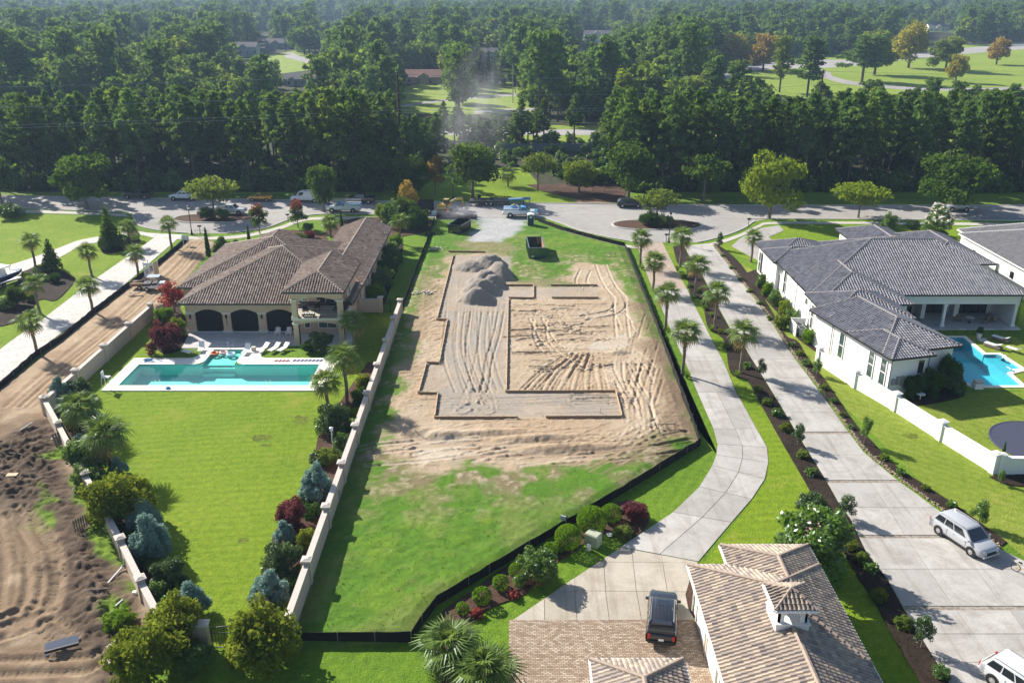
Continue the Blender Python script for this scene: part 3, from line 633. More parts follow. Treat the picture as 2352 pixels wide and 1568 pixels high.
# graded grey fill inside the formwork
for pl, cc, k in (([(1047, 592), (1175, 592), (1168, 690), (1160, 905), (1415, 910), (1424, 962), (1002, 965), (1008, 912), (968, 905), (985, 845), (1013, 838), (1030, 742), (1010, 735)], GREY, .88),
               ([(1165, 664), (1372, 664), (1372, 688), (1228, 690), (1168, 690)], GREY, .7), ([(1360, 790), (1440, 770), (1445, 800), (1400, 815), (1350, 815)], (.52, .47, .40), .8),
               ([(950, 1030), (1075, 1010), (1060, 1050), (960, 1078)], (.56, .48, .38), .85)):
    s_ = signed(X, Y, GP(pl)) + n2 * .8; k2 = np.clip(.5 - s_ / .5, 0, 1); Fd.paint(k2 * k * (.75 + np.clip(n2 * 2, -.25, .25)), cc); Fd.Z = Fd.Z * (1 - .6 * k2)
# smooth driven floor of the left bay, low banks against the boards
def P(*p): return GP(p)
bay = [[(1062, 715), (1056, 800), (1075, 880), (1105, 950)], [(1075, 712), (1068, 800), (1088, 870), (1118, 945)], [(1095, 715), (1085, 800), (1092, 860), (1115, 915), (1122, 950)], [(1130, 705), (1122, 790), (1135, 860), (1150, 900)], [(1045, 640), (1038, 730), (1033, 820), (1062, 905)], [(1155, 700), (1142, 770), (1124, 830), (1112, 900), (1078, 950)], [(1110, 710), (1112, 790), (1100, 860), (1070, 940)]]
for k, pts in enumerate(bay): Fd.rut(P(*pts), .06 + .02 * (k % 3), .13, 1.5 if k % 2 == 0 else 0.75, .02, (.33, .28, .22), .35)
Fd.rut(P((1120, 950), (1090, 935), (1060, 950)), .18, .35, 0, 0); Fd.rut(P((1090, 900), (1085, 940)), .14, .3, 0, 0)
lanes = [[(1255, 735), (1320, 752), (1400, 785), (1450, 815), (1490, 850)], [(1240, 740), (1245, 790), (1290, 830), (1360, 850), (1430, 880)], [(1490, 850), (1478, 900), (1480, 950), (1500, 1000)], [(1430, 880), (1452, 930), (1455, 990), (1420, 1040)], [(1440, 800), (1425, 840), (1440, 880), (1470, 930), (1490, 985)], [(1400, 662), (1425, 690), (1410, 720), (1340, 735)], [(1380, 612), (1395, 650), (1420, 690), (1425, 730), (1430, 780)], [(1345, 625), (1335, 650), (1350, 665)], [(1265, 745), (1330, 764), (1410, 800), (1460, 840), (1482, 880)], [(1445, 830), (1450, 880), (1475, 930), (1480, 990)], [(1300, 720), (1360, 730), (1420, 725), (1440, 760)], [(1230, 735), (1262, 790), (1310, 820), (1400, 870), (1450, 900)]]
for k, pts in enumerate(lanes): Fd.rut(P(*pts), .075 + .025 * (k % 2), .15, 1.6, .012, SAND_L, .5)
fan = [(1196, 902), (1214, 903), (1232, 903), (1250, 903), (1268, 903), (1284, 903), (1300, 903), (1316, 903), (1332, 903), (1348, 903), (1364, 903), (1380, 902), (1396, 902)]
for k, (fx, fy) in enumerate(fan):                              # fan of bucket and track marks
    mx = fx + (1345 - fx) * .38; Fd.rut(P((fx, fy - 2), (mx - 10 + k * 1.5, 856 + (k % 3) * 3), (1306 + k * 6, 816 + (k % 2) * 6)), .085, .14, .7 if k % 2 else 0, .0, (.40, .285, .18), .5)
r_ = random.Random(4)
def marks(n, x0, x1, y0, y1, l0, l1, slope, curve, d0, d1, w0, w1, cols, gauge=0.0, gp=0.0):
    for k in range(n):
        x, y = r_.uniform(x0, x1), r_.uniform(y0, y1); l = r_.uniform(l0, l1); s_ = slope + r_.uniform(-.03, .03); c = r_.uniform(-curve, curve)
        Fd.rut(P((x - l / 2, y + s_ * l / 2), (x - l * .2, y + s_ * l * .2 + c), (x + l * .2, y - s_ * l * .2 + c), (x + l / 2, y - s_ * l / 2)), r_.uniform(d0, d1), r_.uniform(w0, w1), gauge if r_.random() < gp else 0, .0, cols[k % len(cols)], .5)
marks(60, 1200, 1390, 745, 858, 25, 90, .02, 4, .06, .14, .11, .2, [(.42, .30, .19), (.45, .33, .21)])
marks(26, 1190, 1370, 700, 742, 20, 60, .0, 3, .05, .11, .1, .18, [(.44, .32, .20)])
marks(18, 960, 1440, 985, 1060, 140, 360, .10, 9, .07, .15, .14, .24, [SAND_L, (.40, .29, .19), DIRT], 1.5, .7)
marks(8, 1330, 1480, 1005, 1055, 80, 160, .55, 6, .04, .08, .12, .2, [DIRT, (.34, .24, .15)], 1.4, .5)
marks(18, 1010, 1420, 915, 958, 60, 200, .0, 3, .04, .10, .1, .18, [(.33, .29, .235), (.30, .26, .21)], 1.4, .4)
marks(16, 1440, 1530, 700, 960, 10, 26, 3.0, 2, .04, .08, .1, .16, [(.28, .2, .13)])
for (a, b), rx, ry, h in (((1300, 1035), 5.5, 1.1, .40), ((1230, 1012), 5.0, .8, .35), ((1015, 1005), 2.6, 1.2, .5), ((960, 1000), 2.2, 1.2, .4), ((1110, 1000), 6, .8, .3), ((1420, 815), 1.6, .8, .3)):
    if h > 0: Fd.heap(tuple(G(a, b).xy), rx, ry, h, .1, 1.3, int(a))
for (a, b), rx, ry, h, ro in (((1080, 610), 2.9, 2.6, .9, .1), ((1126, 604), 2.8, 2.6, 1.5, .0), ((1146, 628), 2.2, 3.2, 1.8, .3), ((1116, 646), 2.9, 2.5, 1.8, .2), ((1106, 666), 2.9, 2.2, 1.7, .1), ((1096, 686), 2.7, 2.1, 1.7, .0), ((1130, 652), 2.1, 2.3, 1.5, .0)):
    i, j, k = Fd.heap(tuple(G(a, b + 8).xy), rx, ry, h, ro, 1.35, int(a)); kk = np.clip(k * 6, 0, 1)[..., None]; Fd.C[i, j] = Fd.C[i, j] * (1 - kk) + np.array((.29, .26, .225)) * kk
s_ = signed(X, Y, GP([(1100, 500), (1215, 500), (1205, 520), (1180, 545), (1150, 556), (1085, 562), (1075, 545), (1095, 530)])) + n2 * 3 + n3; k = np.clip(.5 - s_ / 1.5, 0, 1)
Fd.paint(k * .95, (.40, .40, .40)); Fd.paint(k * np.clip(n3 * 4, 0, 1) * .6, (.55, .55, .55)); Fd.Z = Fd.Z * (1 - .7 * k)
edge = np.clip(-signed(X, Y, lot_poly) / 1.2, 0, 1); Fd.Z = np.maximum(Fd.Z + .27, .02) * edge + .02
Fd.build('building_lot', lot_poly, M['zone'])

# dug-over ground and haul road along the left boundary
hp = GP([(430, 552), (470, 548), (500, 560), (470, 590), (420, 650), (412, 690), (362, 705), (337, 715), (296, 756), (240, 805), (176, 866), (106, 930), (150, 1010), (290, 1270), (385, 1440), (300, 1600), (-120, 1600), (-120, 985), (0, 894), (140, 784), (212, 724), (300, 657), (360, 612)])
Fl = Field(-64, -19, 40, 158, .17); X, Y = Fl.X, Fl.Y
n1 = vnoise(X, Y, .12, 11, 5); n2 = vnoise(X, Y, .5, 12, 4); n3 = vnoise(X, Y, 2.2, 13, 3); n4 = vnoise(X, Y, .28, 14, 4); lum = np.clip(vnoise(X, Y, 1.1, 15, 5, .72) + .25, 0, 1) * .62
Fl.paint(np.ones_like(X), (.42, .31, .205)); Fl.paint(np.clip(n4 * 4 + .2, 0, 1) * .7, (.32, .22, .14)); Fl.paint(np.clip((84 - Y) / 8, 0, 1) * .9, (.195, .135, .088)); Fl.paint(np.clip(n2 * 5, 0, 1) * .5, (.52, .41, .28))
Fl.Z += n3 * .08 + n2 * .1
mud = GP([(100, 945), (60, 985), (0, 1010), (-120, 1040), (-120, 1160), (0, 1180), (80, 1190), (120, 1260), (130, 1400), (200, 1600), (420, 1600), (380, 1440), (270, 1260), (190, 1100), (140, 1010)])
s_ = signed(X, Y, mud) + n4 * 4; k = np.clip(.5 - s_ / 1.5, 0, 1)
Fl.paint(k, (.115, .082, .058)); Fl.paint(k * np.clip(n2 * 5, 0, 1) * .7, (.19, .14, .10)); Fl.paint(k * np.clip(-n3 * 4, 0, 1) * .6, (.06, .043, .032))
Fl.Z += k * (lum * 1.9 + n3 * .45 + vnoise(X, Y, 3.5, 19, 3, .7) * .35 + .05) * np.clip(-s_ / 3, .3, 1)
lane = GP([(430, 552), (418, 562), (346, 624), (286, 670), (198, 738), (126, 798), (-20, 915), (-80, 960), (-80, 925), (0, 870), (130, 776), (290, 650), (360, 600)]); s_ = signed(X, Y, lane) + n2; k = np.clip(.5 - s_ / 1.0, 0, 1)
Fl.paint(k * .85, (.075, .05, .036)); Fl.Z += k * (lum * 1.4)
for pl in ([(150, 1020), (190, 1080), (250, 1180), (300, 1290), (370, 1410), (330, 1430), (270, 1330), (220, 1240), (160, 1140), (140, 1080)], [(80, 1110), (130, 1120), (150, 1160), (90, 1170)], [(90, 1190), (120, 1180), (130, 1240), (95, 1240)], [(330, 1430), (250, 1440), (240, 1400), (300, 1380)]):
    s_ = signed(X, Y, GP(pl)) + n4 * 4 + n2 * 2; Fl.paint(np.clip(.5 - s_ / .8, 0, 1) * .92, GRASS_Y); Fl.paint(np.clip(.5 - s_ / .8, 0, 1) * np.clip(n3 * 4, 0, 1) * .6, GRASS)
for pts, ga in ((P((10, 1180), (60, 1240), (100, 1320), (80, 1400), (10, 1440)), 1.8), (P((40, 1180), (105, 1260), (120, 1340), (100, 1410)), 1.5), (P((-40, 1540), (80, 1535), (200, 1530), (240, 1515)), 1.3), (P((60, 1400), (110, 1440), (160, 1480)), 1.2), (P((0, 1460), (60, 1440), (110, 1420)), 1.3), (P((20, 1190), (40, 1290), (30, 1400)), 1.6)):
    Fl.rut(pts, .14, .3, ga, .06, (.29, .21, .138), .75)
for off in (0, 17, 31, -6): Fl.rut(P((455 + off * .3, 560), (400 + off, 615), (330 + off, 680), (240 + off, 760), (130 + off, 850), (30 + off, 940)), .05, .22, 1.5, .0, (.30, .21, .13), .45)
edge = np.clip(-signed(X, Y, hp) / .8, 0, 1); Fl.Z = np.maximum(Fl.Z + .2, .03) * edge + .02
Fl.build('dug_ground', hp, M['zone'])
def lot_z(x, y, F=Fd):
    i = int(round((y - F.ys[0]) / F.res)); j = int(round((x - F.xs[0]) / F.res)); return float(F.Z[min(max(i, 0), F.Z.shape[0] - 1), min(max(j, 0), F.Z.shape[1] - 1)])

# timber formwork: each straight run is one form with its stakes
forms = [((1030, 583), (1113, 584), 'at the far end of the sand bay'), ((1041, 591), (1004, 738), 'down the upper left side of the sand bay'), ((1003, 740), (1027, 741), 'first short step on the left side'), ((1027, 742), (1009, 838), 'down the middle of the left side'), ((980, 840), (1009, 841), 'second short step on the left side'),
         ((979, 842), (961, 909), 'down the lower left side'), ((960, 910), (1005, 911), 'third short step on the left side'), ((1005, 912), (998, 964), 'last short run of the left side'), ((998, 967), (1188, 967), 'left half of the near edge of the pad'), ((1254, 966), (1427, 965), 'right half of the near edge of the pad'), ((1413, 906), (1427, 963), 'right end of the near strip'),
         ((1161, 907), (1412, 906), 'long inner run above the near strip'), ((1167, 692), (1162, 905), 'long inner run down the middle of the pad'), ((1168, 690), (1225, 691), 'short run at the top of the inner pad'), ((1225, 662), (1225, 689), 'short upright run beside the grey strip'), ((1151, 661), (1224, 661), 'far run right of the grey heaps'), ((1151, 631), (1150, 660), 'short run beside the grey heaps'), ((1265, 661), (1371, 661), 'far right run behind the grey strip'), ((1268, 690), (1374, 690), 'near right run in front of the grey strip')]
for a, b, where in forms:
    p, q = G(*a), G(*b); p.z = q.z = .2; L_ = (q - p).length; d = (q - p) / L_; nrm = Vector((-d.y, d.x, 0)); zb = .02
    t = thing('form_board', 'pinkish brown timber form boards on stakes, ' + where, 'formwork', p)
    MB().beam((0, 0, .17 + zb), (q - p) + Vector((0, 0, .17 + zb)), .045, .26).build('board', M['timber'], t)
    MB().beam(nrm * .045 + Vector((0, 0, .34)), (q - p) + nrm * .045 + Vector((0, 0, .34)), .09, .04).build('top_rail', M['timber_pale'], t)
    n = max(2, int(L_ / 1.3))
    side = -1 if (abs(d.x) < .5) else -1
    for k in range(n + 1):
        o = d * (L_ * k / n) - nrm * .06 * side; r2 = o - nrm * .55 * side
        st = MB().box((o.x, o.y, .2), (.05, .05, .5), math.atan2(d.y, d.x)); st.beam(o + Vector((0, 0, .3)), r2 + Vector((0, 0, 0)), .05, .05); st.build('stake', M['timber_pale'], t)
for (a, b), where in ((((1388, 592), (1414, 592)), 'on the grass near the green skip'), (((1512, 990), (1549, 988)), 'at the right corner of the lot')):
    p, q = G(*a), G(*b); t = thing('batter_board', 'small timber batter board on three posts ' + where, 'batter board', p)
    MB().beam((0, 0, .75), (q - p) + Vector((0, 0, .75)), .04, .14).build('board', M['timber_pale'], t)
    for k in (0, .5, 1): o = (q - p) * k; MB().box((o.x, o.y, .42), (.06, .06, .85)).build('post', M['timber_grey'], t)
# silt fence runs
def silt_fence(pts, label, h=.75, mat='silt_fabric'):
    P_ = [G(*p) for p in pts]; t = thing('silt_fence', label, 'silt fence', P_[0]); V = []; F = []; rr = random.Random(len(label)); dense = []
    for a, b in zip(P_, P_[1:]):
        n = max(1, int((b - a).length / 1.0)); dense += [a + (b - a) * k / n for k in range(n)]
    dense.append(P_[-1]); o = P_[0]; m = MB(); rings = []
    for i, p in enumerate(dense):
        d = (dense[min(i + 1, len(dense) - 1)] - dense[max(i - 1, 0)]).normalized(); s_ = Vector((-d.y, d.x, 0)); j = s_ * rr.uniform(-.06, .06); hh = h - (0.0 if i % 2 == 0 else rr.uniform(.02, .09))
        rings.append([p - o + s_ * .02 + Vector((0, 0, 0)), p - o - s_ * .02 + Vector((0, 0, 0)), p - o - s_ * .012 + j + Vector((0, 0, hh)), p - o + s_ * .012 + j + Vector((0, 0, hh))])
    m.loft(rings); m.build('fabric', M[mat], t)
    for i, p in enumerate(dense):
        if i % 2 == 0: MB().box((p.x - o.x, p.y - o.y, .42), (.05, .05, .86)).build('post', M['timber_grey'], t)
silt_fence([(998, 504), (988, 534), (978, 567), (958, 617), (926, 704)], 'black silt fence between the tan house and the building lot')
silt_fence([(1002, 503), (1096, 503)], 'short black silt fence across the lot front behind the black skip', .9)
silt_fence([(1236, 510), (1300, 532), (1370, 551), (1435, 567)], 'black silt fence along the pavement from the portable toilet')
silt_fence([(1435, 567), (1470, 655), (1500, 728), (1545, 850), (1590, 968), (1608, 1023)], 'black silt fence on the right side of the lot beside the palms')
silt_fence([(1608, 1023), (1480, 1102), (1300, 1212), (1100, 1331), (1002, 1390)], 'long diagonal black silt fence at the near right of the lot', .85)
silt_fence([(1002, 1390), (970, 1435), (945, 1471)], 'short black silt fence bending down towards the clump of palms', .85)
silt_fence([(945, 1473), (820, 1475), (690, 1475)], 'black silt fence across the bottom of the lot', .85)
silt_fence([(430, 553), (360, 612), (300, 657), (212, 724), (140, 784), (82, 821), (0, 894), (-60, 940)], 'black silt fence along the pale paved drive at left', .8)
# ------------------------------------------------------------------ tiled hip roofs
M['tile_brown'] = tile_mat('tile_brown', [(0, (0.169, 0.111, 0.085)), (0.35, (0.312, 0.215, 0.156)), (0.7, (0.429, 0.325, 0.247)), (1, (0.546, 0.442, 0.351))])
M['tile_slate'] = tile_mat('tile_slate', [(0, (0.155, 0.155, 0.178)), (0.5, (0.256, 0.253, 0.279)), (1, (0.357, 0.349, 0.372))])
M['tile_blend'] = tile_mat('tile_blend', [(0, (0.178, 0.144, 0.127)), (0.3, (0.287, 0.236, 0.201)), (0.6, (0.391, 0.31, 0.236)), (1, (0.529, 0.425, 0.31))])
M['tile_pale'] = tile_mat('tile_pale', [(0, (.27, .26, .26)), (1, (.40, .385, .375))])
M['cap_brown'] = plain('cap_brown', (.30, .235, .185), .8, var=.4, vs=2.5)
M['cap_slate'] = plain('cap_slate', (.24, .22, .22), .8, var=.4, vs=2.5)
M['cap_blend'] = plain('cap_blend', (.34, .265, .21), .8, var=.35, vs=2)
M['deck'] = plain('deck', (.10, .085, .075), .9)
M['shingle'] = plain('shingle', (.13, .12, .125), .9, var=.35, vs=2)
M['shingle_brown'] = plain('shingle_brown', (.24, .13, .10), .9, var=.35, vs=2)
TILE_PROF = [(0, .0), (.13, .095), (.40, .10), (.58, .008), (1.0, .0)]
def plane_clip(poly, a, b, c):
    """keep a*x+b*y+c <= 0 of a list of tuples whose first two entries are x, y"""
    out = []; n = len(poly)
    for i in range(n):
        p, q = poly[i], poly[(i + 1) % n]; fp = a * p[0] + b * p[1] + c; fq = a * q[0] + b * q[1] + c
        if fp <= 1e-9: out.append(p)
        if (fp <= 1e-9) != (fq <= 1e-9):
            t = fp / (fp - fq); out.append(tuple(u + (w_ - u) * t for u, w_ in zip(p, q)))
    return out
class Vol:
    def __init__(s, poly, ze, slopes):
        n = len(poly); a = sum(poly[i][0] * poly[(i + 1) % n][1] - poly[(i + 1) % n][0] * poly[i][1] for i in range(n))
        assert a > 0; s.poly = [Vector(p) for p in poly]; s.ze = ze; s.m = slopes if hasattr(slopes, '__len__') else [slopes] * n; s.n = n; s.lin = []
        for i in range(n):
            p, q = s.poly[i], s.poly[(i + 1) % n]; e = (q - p).normalized(); nn = Vector((-e.y, e.x)); s.lin.append((nn.x, nn.y, -nn.dot(p)))
        s.faces = {}
        for i in range(n):
            if s.m[i] is None: continue
            pl = [tuple(p) for p in s.poly]
            for j in range(n):
                if j == i or s.m[j] is None: continue
                A = [s.m[i] * s.lin[i][k] - s.m[j] * s.lin[j][k] for k in range(3)]; pl = plane_clip(pl, *A)
                if len(pl) < 3: break
            if len(pl) >= 3: s.faces[i] = pl
    def z(s, x, y):
        h = 1e9
        for i in range(s.n):
            d = s.lin[i][0] * x + s.lin[i][1] * y + s.lin[i][2]
            if d < -.02: return -1e9
            if s.m[i] is not None: h = min(h, s.m[i] * d)
        return s.ze + h
def rect(x0, y0, x1, y1): return [(x0, y0), (x1, y0), (x1, y1), (x0, y1)]           # edges: south, east, north, west
def roof(parent, vols, mat_t, mat_c, w=.32, l=.38, gutter='gutter_dark', tiles=True, singles=0, prof=TILE_PROF, oh=.5, capr=.15, soffit='trim_white', skip=None):
    rg = random.Random(len(vols) * 7 + int(vols[0].ze * 10)); others = lambda v, x, y: max([o.z(x, y) for o in vols if o is not v] + [-1e9])
    dk = MB()
    for v in vols:
        for i, pl in v.faces.items():
            dk.add([(x, y, v.z(x, y) if v.z(x, y) > -1e8 else v.ze) for x, y in pl] if False else [(x, y, v.ze + v.m[i] * (v.lin[i][0] * x + v.lin[i][1] * y + v.lin[i][2]) - .015) for x, y in pl], [tuple(range(len(pl)))])
        dk.add([(p.x, p.y, v.ze - .17) for p in v.poly], [tuple(range(v.n - 1, -1, -1))])
    part = put('roof', dk.mesh('roof', M['deck'] if tiles else mat_t, fix=False), parent)
    T = MB(); lone = []
    if tiles:
        for v in vols:
            for i, pl in v.faces.items():
                m = v.m[i]; k = math.sqrt(1 + m * m); p0 = v.poly[i]; e = (v.poly[(i + 1) % v.n] - p0).normalized(); nn = Vector((-e.y, e.x))
                U = Vector((nn.x, nn.y, m)) / k; E = Vector((e.x, e.y, 0)); Nv = E.cross(U); O = Vector((p0.x, p0.y, v.ze))
                st = [((Vector(q) - p0).dot(e), (Vector(q) - p0).dot(nn) * k) for q in pl]; nst = len(st); ed = []
                cs = sum(q[0] for q in st) / nst, sum(q[1] for q in st) / nst
                for q in range(nst):
                    (a0, b0), (a1, b1) = st[q], st[(q + 1) % nst]; A, B = b1 - b0, -(a1 - a0); ln = math.hypot(A, B)
                    if ln < 1e-6: continue
                    A, B = A / ln, B / ln; Cc = -(A * a0 + B * b0)
                    if A * cs[0] + B * cs[1] + Cc > 0: A, B, Cc = -A, -B, -Cc
                    ed.append((A, B, Cc))
                smin, smax = min(q[0] for q in st), max(q[0] for q in st); tmax = max(q[1] for q in st)
                for r in range(int(tmax / l) + 1):
                    for c in range(int(math.floor(smin / w)), int(smax / w) + 1):
                        sa, ta = c * w, r * l; cen = (sa + w / 2, ta + l / 2)
                        dmax = max(A * cen[0] + B * cen[1] + Cc for A, B, Cc in ed)
                        if dmax > .35: continue
                        wp = O + E * cen[0] + U * cen[1]
                        if others(v, wp.x, wp.y) > wp.z + .05 or any(o.z(wp.x, wp.y) > wp.z - .03 for o in vols[:vols.index(v)]): continue
                        if skip and skip(wp): continue
                        tint = min(1, max(0, rg.gauss(.5, .26))); full = max(A * x + B * y + Cc for A, B, Cc in ed for x, y in ((sa, ta), (sa + w, ta), (sa, ta + l + .04), (sa + w, ta + l + .04))) < 0
                        if full and singles: lone.append((-(wp - Vector((0, 0, CAM_H))).length, wp, O + E * sa + U * ta, E, U, Nv, tint)); continue
                        polys = []
                        for (u0, h0), (u1, h1) in zip(prof, prof[1:]):
                            polys.append([(sa + u0 * w, ta, h0 + .05), (sa + u1 * w, ta, h1 + .05), (sa + u1 * w, ta + l + .04, h1), (sa + u0 * w, ta + l + .04, h0)])
                            polys.append([(sa + u0 * w, ta, -.01), (sa + u1 * w, ta, -.01), (sa + u1 * w, ta, h1 + .05), (sa + u0 * w, ta, h0 + .05)])
                        for pg in polys:
                            if not full:
                                for A, B, Cc in ed:
                                    pg = plane_clip(pg, A, B, Cc)
                                    if len(pg) < 3: break
                                if len(pg) < 3: continue
                            T.add([O + E * a_ + U * b_ + Nv * c_ for a_, b_, c_ in pg], [tuple(range(len(pg)))], tint)
        if singles:
            from bpy_extras.object_utils import world_to_camera_view
            def seen(p):
                d = p - Vector((0, 0, CAM_H)); zc = d.y * _cp - d.z * _sp; return abs(FOC * d.x / zc) < 1176 and abs(FOC * (d.y * _sp + d.z * _cp) / zc) < 784
            lone.sort(key=lambda q: q[0]); lone.reverse(); vis = [q for q in lone if seen(q[1])]; pick = set(id(q) for q in vis[:singles]); meshes = {}
            for q in lone:
                _, wp, o, E, U, Nv, tint = q; tb = min(5, int(tint * 6))
                if id(q) in pick:
                    if tb not in meshes:
                        mm = MB()
                        for (u0, h0), (u1, h1) in zip(prof, prof[1:]):
                            mm.add([(u0 * w, 0, h0 + .05), (u1 * w, 0, h1 + .05), (u1 * w, l + .04, h1), (u0 * w, l + .04, h0)], [(0, 1, 2, 3)], (tb + .5) / 6)
                            mm.add([(u0 * w, 0, -.01), (u1 * w, 0, -.01), (u1 * w, 0, h1 + .05), (u0 * w, 0, h0 + .05)], [(0, 1, 2, 3)], (tb + .5) / 6)
                        meshes[tb] = mm.mesh('tile', mat_t, fix=False)
                    ob = put('tile', meshes[tb], part); ob.matrix_local = Matrix(((E.x, U.x, Nv.x, o.x), (E.y, U.y, Nv.y, o.y), (E.z, U.z, Nv.z, o.z), (0, 0, 0, 1)))
                else:
                    for (u0, h0), (u1, h1) in zip(prof, prof[1:]):
                        T.add([o + E * (u0 * w) + Nv * (h0 + .05), o + E * (u1 * w) + Nv * (h1 + .05), o + E * (u1 * w) + U * (l + .04) + Nv * h1, o + E * (u0 * w) + U * (l + .04) + Nv * h0], [(0, 1, 2, 3)], tint)
                        T.add([o + E * (u0 * w) - Nv * .01, o + E * (u1 * w) - Nv * .01, o + E * (u1 * w) + Nv * (h1 + .05), o + E * (u0 * w) + Nv * (h0 + .05)], [(0, 1, 2, 3)], tint)
        tag(put('roof_tiles', T.mesh('roof_tiles', mat_t, fix=False), part), kind='stuff')
    # ridge and hip caps, gutters
    caps = MB(); gut = MB(); fas = MB(); done = set()
    for v in vols:
        for i, pl in v.faces.items():
            for q in range(len(pl)):
                a, b = pl[q], pl[(q + 1) % len(pl)]; mid = ((a[0] + b[0]) / 2, (a[1] + b[1]) / 2)
                d0 = v.lin[i][0] * mid[0] + v.lin[i][1] * mid[1] + v.lin[i][2]
                za, zb = [v.ze + v.m[i] * (v.lin[i][0] * p[0] + v.lin[i][1] * p[1] + v.lin[i][2]) for p in (a, b)]
                P0, P1 = Vector((*a, za)), Vector((*b, zb)); L_ = (P1 - P0).length
                if L_ < .1: continue
                if d0 < .01:                                         # eave
                    n = max(1, int(L_ / .5)); outn = -Vector((v.lin[i][0], v.lin[i][1], 0))
                    for k in range(n):
                        c0, c1 = P0.lerp(P1, k / n), P0.lerp(P1, (k + 1) / n); mm = (c0 + c1) / 2
                        if others(v, mm.x - outn.x * .02, mm.y - outn.y * .02) > v.ze + .03: continue
                        gut.beam(c0 + outn * .06 + Vector((0, 0, -.05)), c1 + outn * .06 + Vector((0, 0, -.05)), .13, .13)
                        fas.beam(c0 - outn * .015 + Vector((0, 0, -.11)), c1 - outn * .015 + Vector((0, 0, -.11)), .03, .14)
                    continue
                key = tuple(sorted([(round(P0.x, 2), round(P0.y, 2)), (round(P1.x, 2), round(P1.y, 2))]))
                if key in done or not capr: continue
                done.add(key); n = max(1, int(L_ / .42)); d = (P1 - P0) / L_
                if d.z < 0: P0, P1, d = P1, P0, -d
                for k in range(n):
                    c0, c1 = P0 + d * (L_ * k / n), P0 + d * (L_ * (k + 1) / n + .03)
                    mm = (c0 + c1) / 2
                    if others(v, mm.x, mm.y) > mm.z + .03: continue
                    caps.tube([c0 + Vector((0, 0, .045)), c1 + Vector((0, 0, .02))], [capr, capr * .82], 7, True, rg.random())
    if capr and caps.v: tag(caps.build('ridge_caps', mat_c, part), kind='stuff')
    if gut.v: gut.build('gutter', M[gutter], part); fas.build('fascia', M[soffit], part)
    return part
def window(parent, c, w, h, nrm, glass='glass', frame='trim_white', bars=(1, 1), fw=.07, out=.03):
    """a framed window lying in a wall: c centre, nrm outward unit direction"""
    n = Vector((nrm[0], nrm[1], 0)).normalized(); e = Vector((-n.y, n.x, 0)); c = Vector(c) + n * out; up = Vector((0, 0, 1)); m = MB()
    pane = MB().add([c - e * w / 2 - up * h / 2, c + e * w / 2 - up * h / 2, c + e * w / 2 + up * h / 2, c - e * w / 2 + up * h / 2], [(0, 1, 2, 3)])
    g = pane.build('window', M[glass], parent); f = MB(); q = n * .02
    for a, b in ((-w / 2, -w / 2), (w / 2, w / 2)): f.beam(c + q + e * a - up * (h / 2 + fw / 2), c + q + e * a + up * (h / 2 + fw / 2), fw, .06, up=n)
    for b in (-h / 2, h / 2): f.beam(c + q - e * (w / 2 - fw / 2) + up * b, c + q + e * (w / 2 - fw / 2) + up * b, .06, fw)
    for k in range(1, bars[0]): f.beam(c + q + e * (w * (k / bars[0] - .5)) - up * h / 2, c + q + e * (w * (k / bars[0] - .5)) + up * h / 2, fw * .7, .05, up=n)
    for k in range(1, bars[1]): f.beam(c + q - e * w / 2 + up * (h * (k / bars[1] - .5)), c + q + e * w / 2 + up * (h * (k / bars[1] - .5)), .05, fw * .7)
    f.build('frame', M[frame], g); return g
def walls(parent, vols, mat, oh=.5, skip=()):
    m = MB()
    for v in vols:
        if v in skip: continue
        q = shrink([tuple(p) for p in v.poly], oh); m.prism(q, 0, v.ze - .12)
        for i in range(v.n):
            if v.m[i] is None:                                      # gable wall
                p, r = Vector(q[i]), Vector(q[(i + 1) % v.n]); e = (r - p); nin = Vector((-e.y, e.x)).normalized(); pts = []
                for k in range(9):
                    x = p + e * (k / 8); pts.append((x, v.z(*(x + nin * .02)) - .1))
                for (xa, za), (xb, zb) in zip(pts, pts[1:]):
                    m.add([(xa.x, xa.y, v.ze - .13), (xb.x, xb.y, v.ze - .13), (xb.x, xb.y, zb), (xa.x, xa.y, za)], [(0, 1, 2, 3)])
    return m.build('wall', mat, parent)
def onX(px, py, Xw):
    u = (px - 1176) / FOC; v = (py - 784) / FOC; t = Xw / u; return Vector((Xw, (_cp - v * _sp) * t, CAM_H - (_sp + v * _cp) * t))
def pipe(parent, pts, r=.045, mat='gutter_dark', name='downspout'): return MB().tube(pts, r, 6).build(name, M[mat], parent)
def arch_wall(mb, x0, x1, y, zt, ops, th=.4):
    """wall in the x-z plane with segmental arched openings (a, b, spring, rise, sill)"""
    cur = x0
    for a, b, sp, ri, sill in ops:
        mb.add(*_box8(cur, a, y, y + th, 0, zt)); cur = b
        n = 10; pts = [(a + (b - a) * k / n, sp + ri * (1 - (2 * k / n - 1) ** 2)) for k in range(n + 1)]
        for (xa, za), (xb, zb) in zip(pts, pts[1:]):
            mb.add([(xa, y, za), (xb, y, zb), (xb, y, zt), (xa, y, zt), (xa, y + th, za), (xb, y + th, zb), (xb, y + th, zt), (xa, y + th, zt)], [(0, 1, 2, 3), (7, 6, 5, 4), (0, 4, 5, 1), (3, 2, 6, 7)])
        if sill > 0: mb.add(*_box8(a, b, y, y + th, 0, sill))
    mb.add(*_box8(cur, x1, y, y + th, 0, zt))
def _box8(x0, x1, y0, y1, z0, z1):
    return [(x0, y0, z0), (x1, y0, z0), (x1, y1, z0), (x0, y1, z0), (x0, y0, z1), (x1, y0, z1), (x1, y1, z1), (x0, y1, z1)], [(3, 2, 1, 0), (4, 5, 6, 7), (0, 1, 5, 4), (1, 2, 6, 5), (2, 3, 7, 6), (3, 0, 4, 7)]

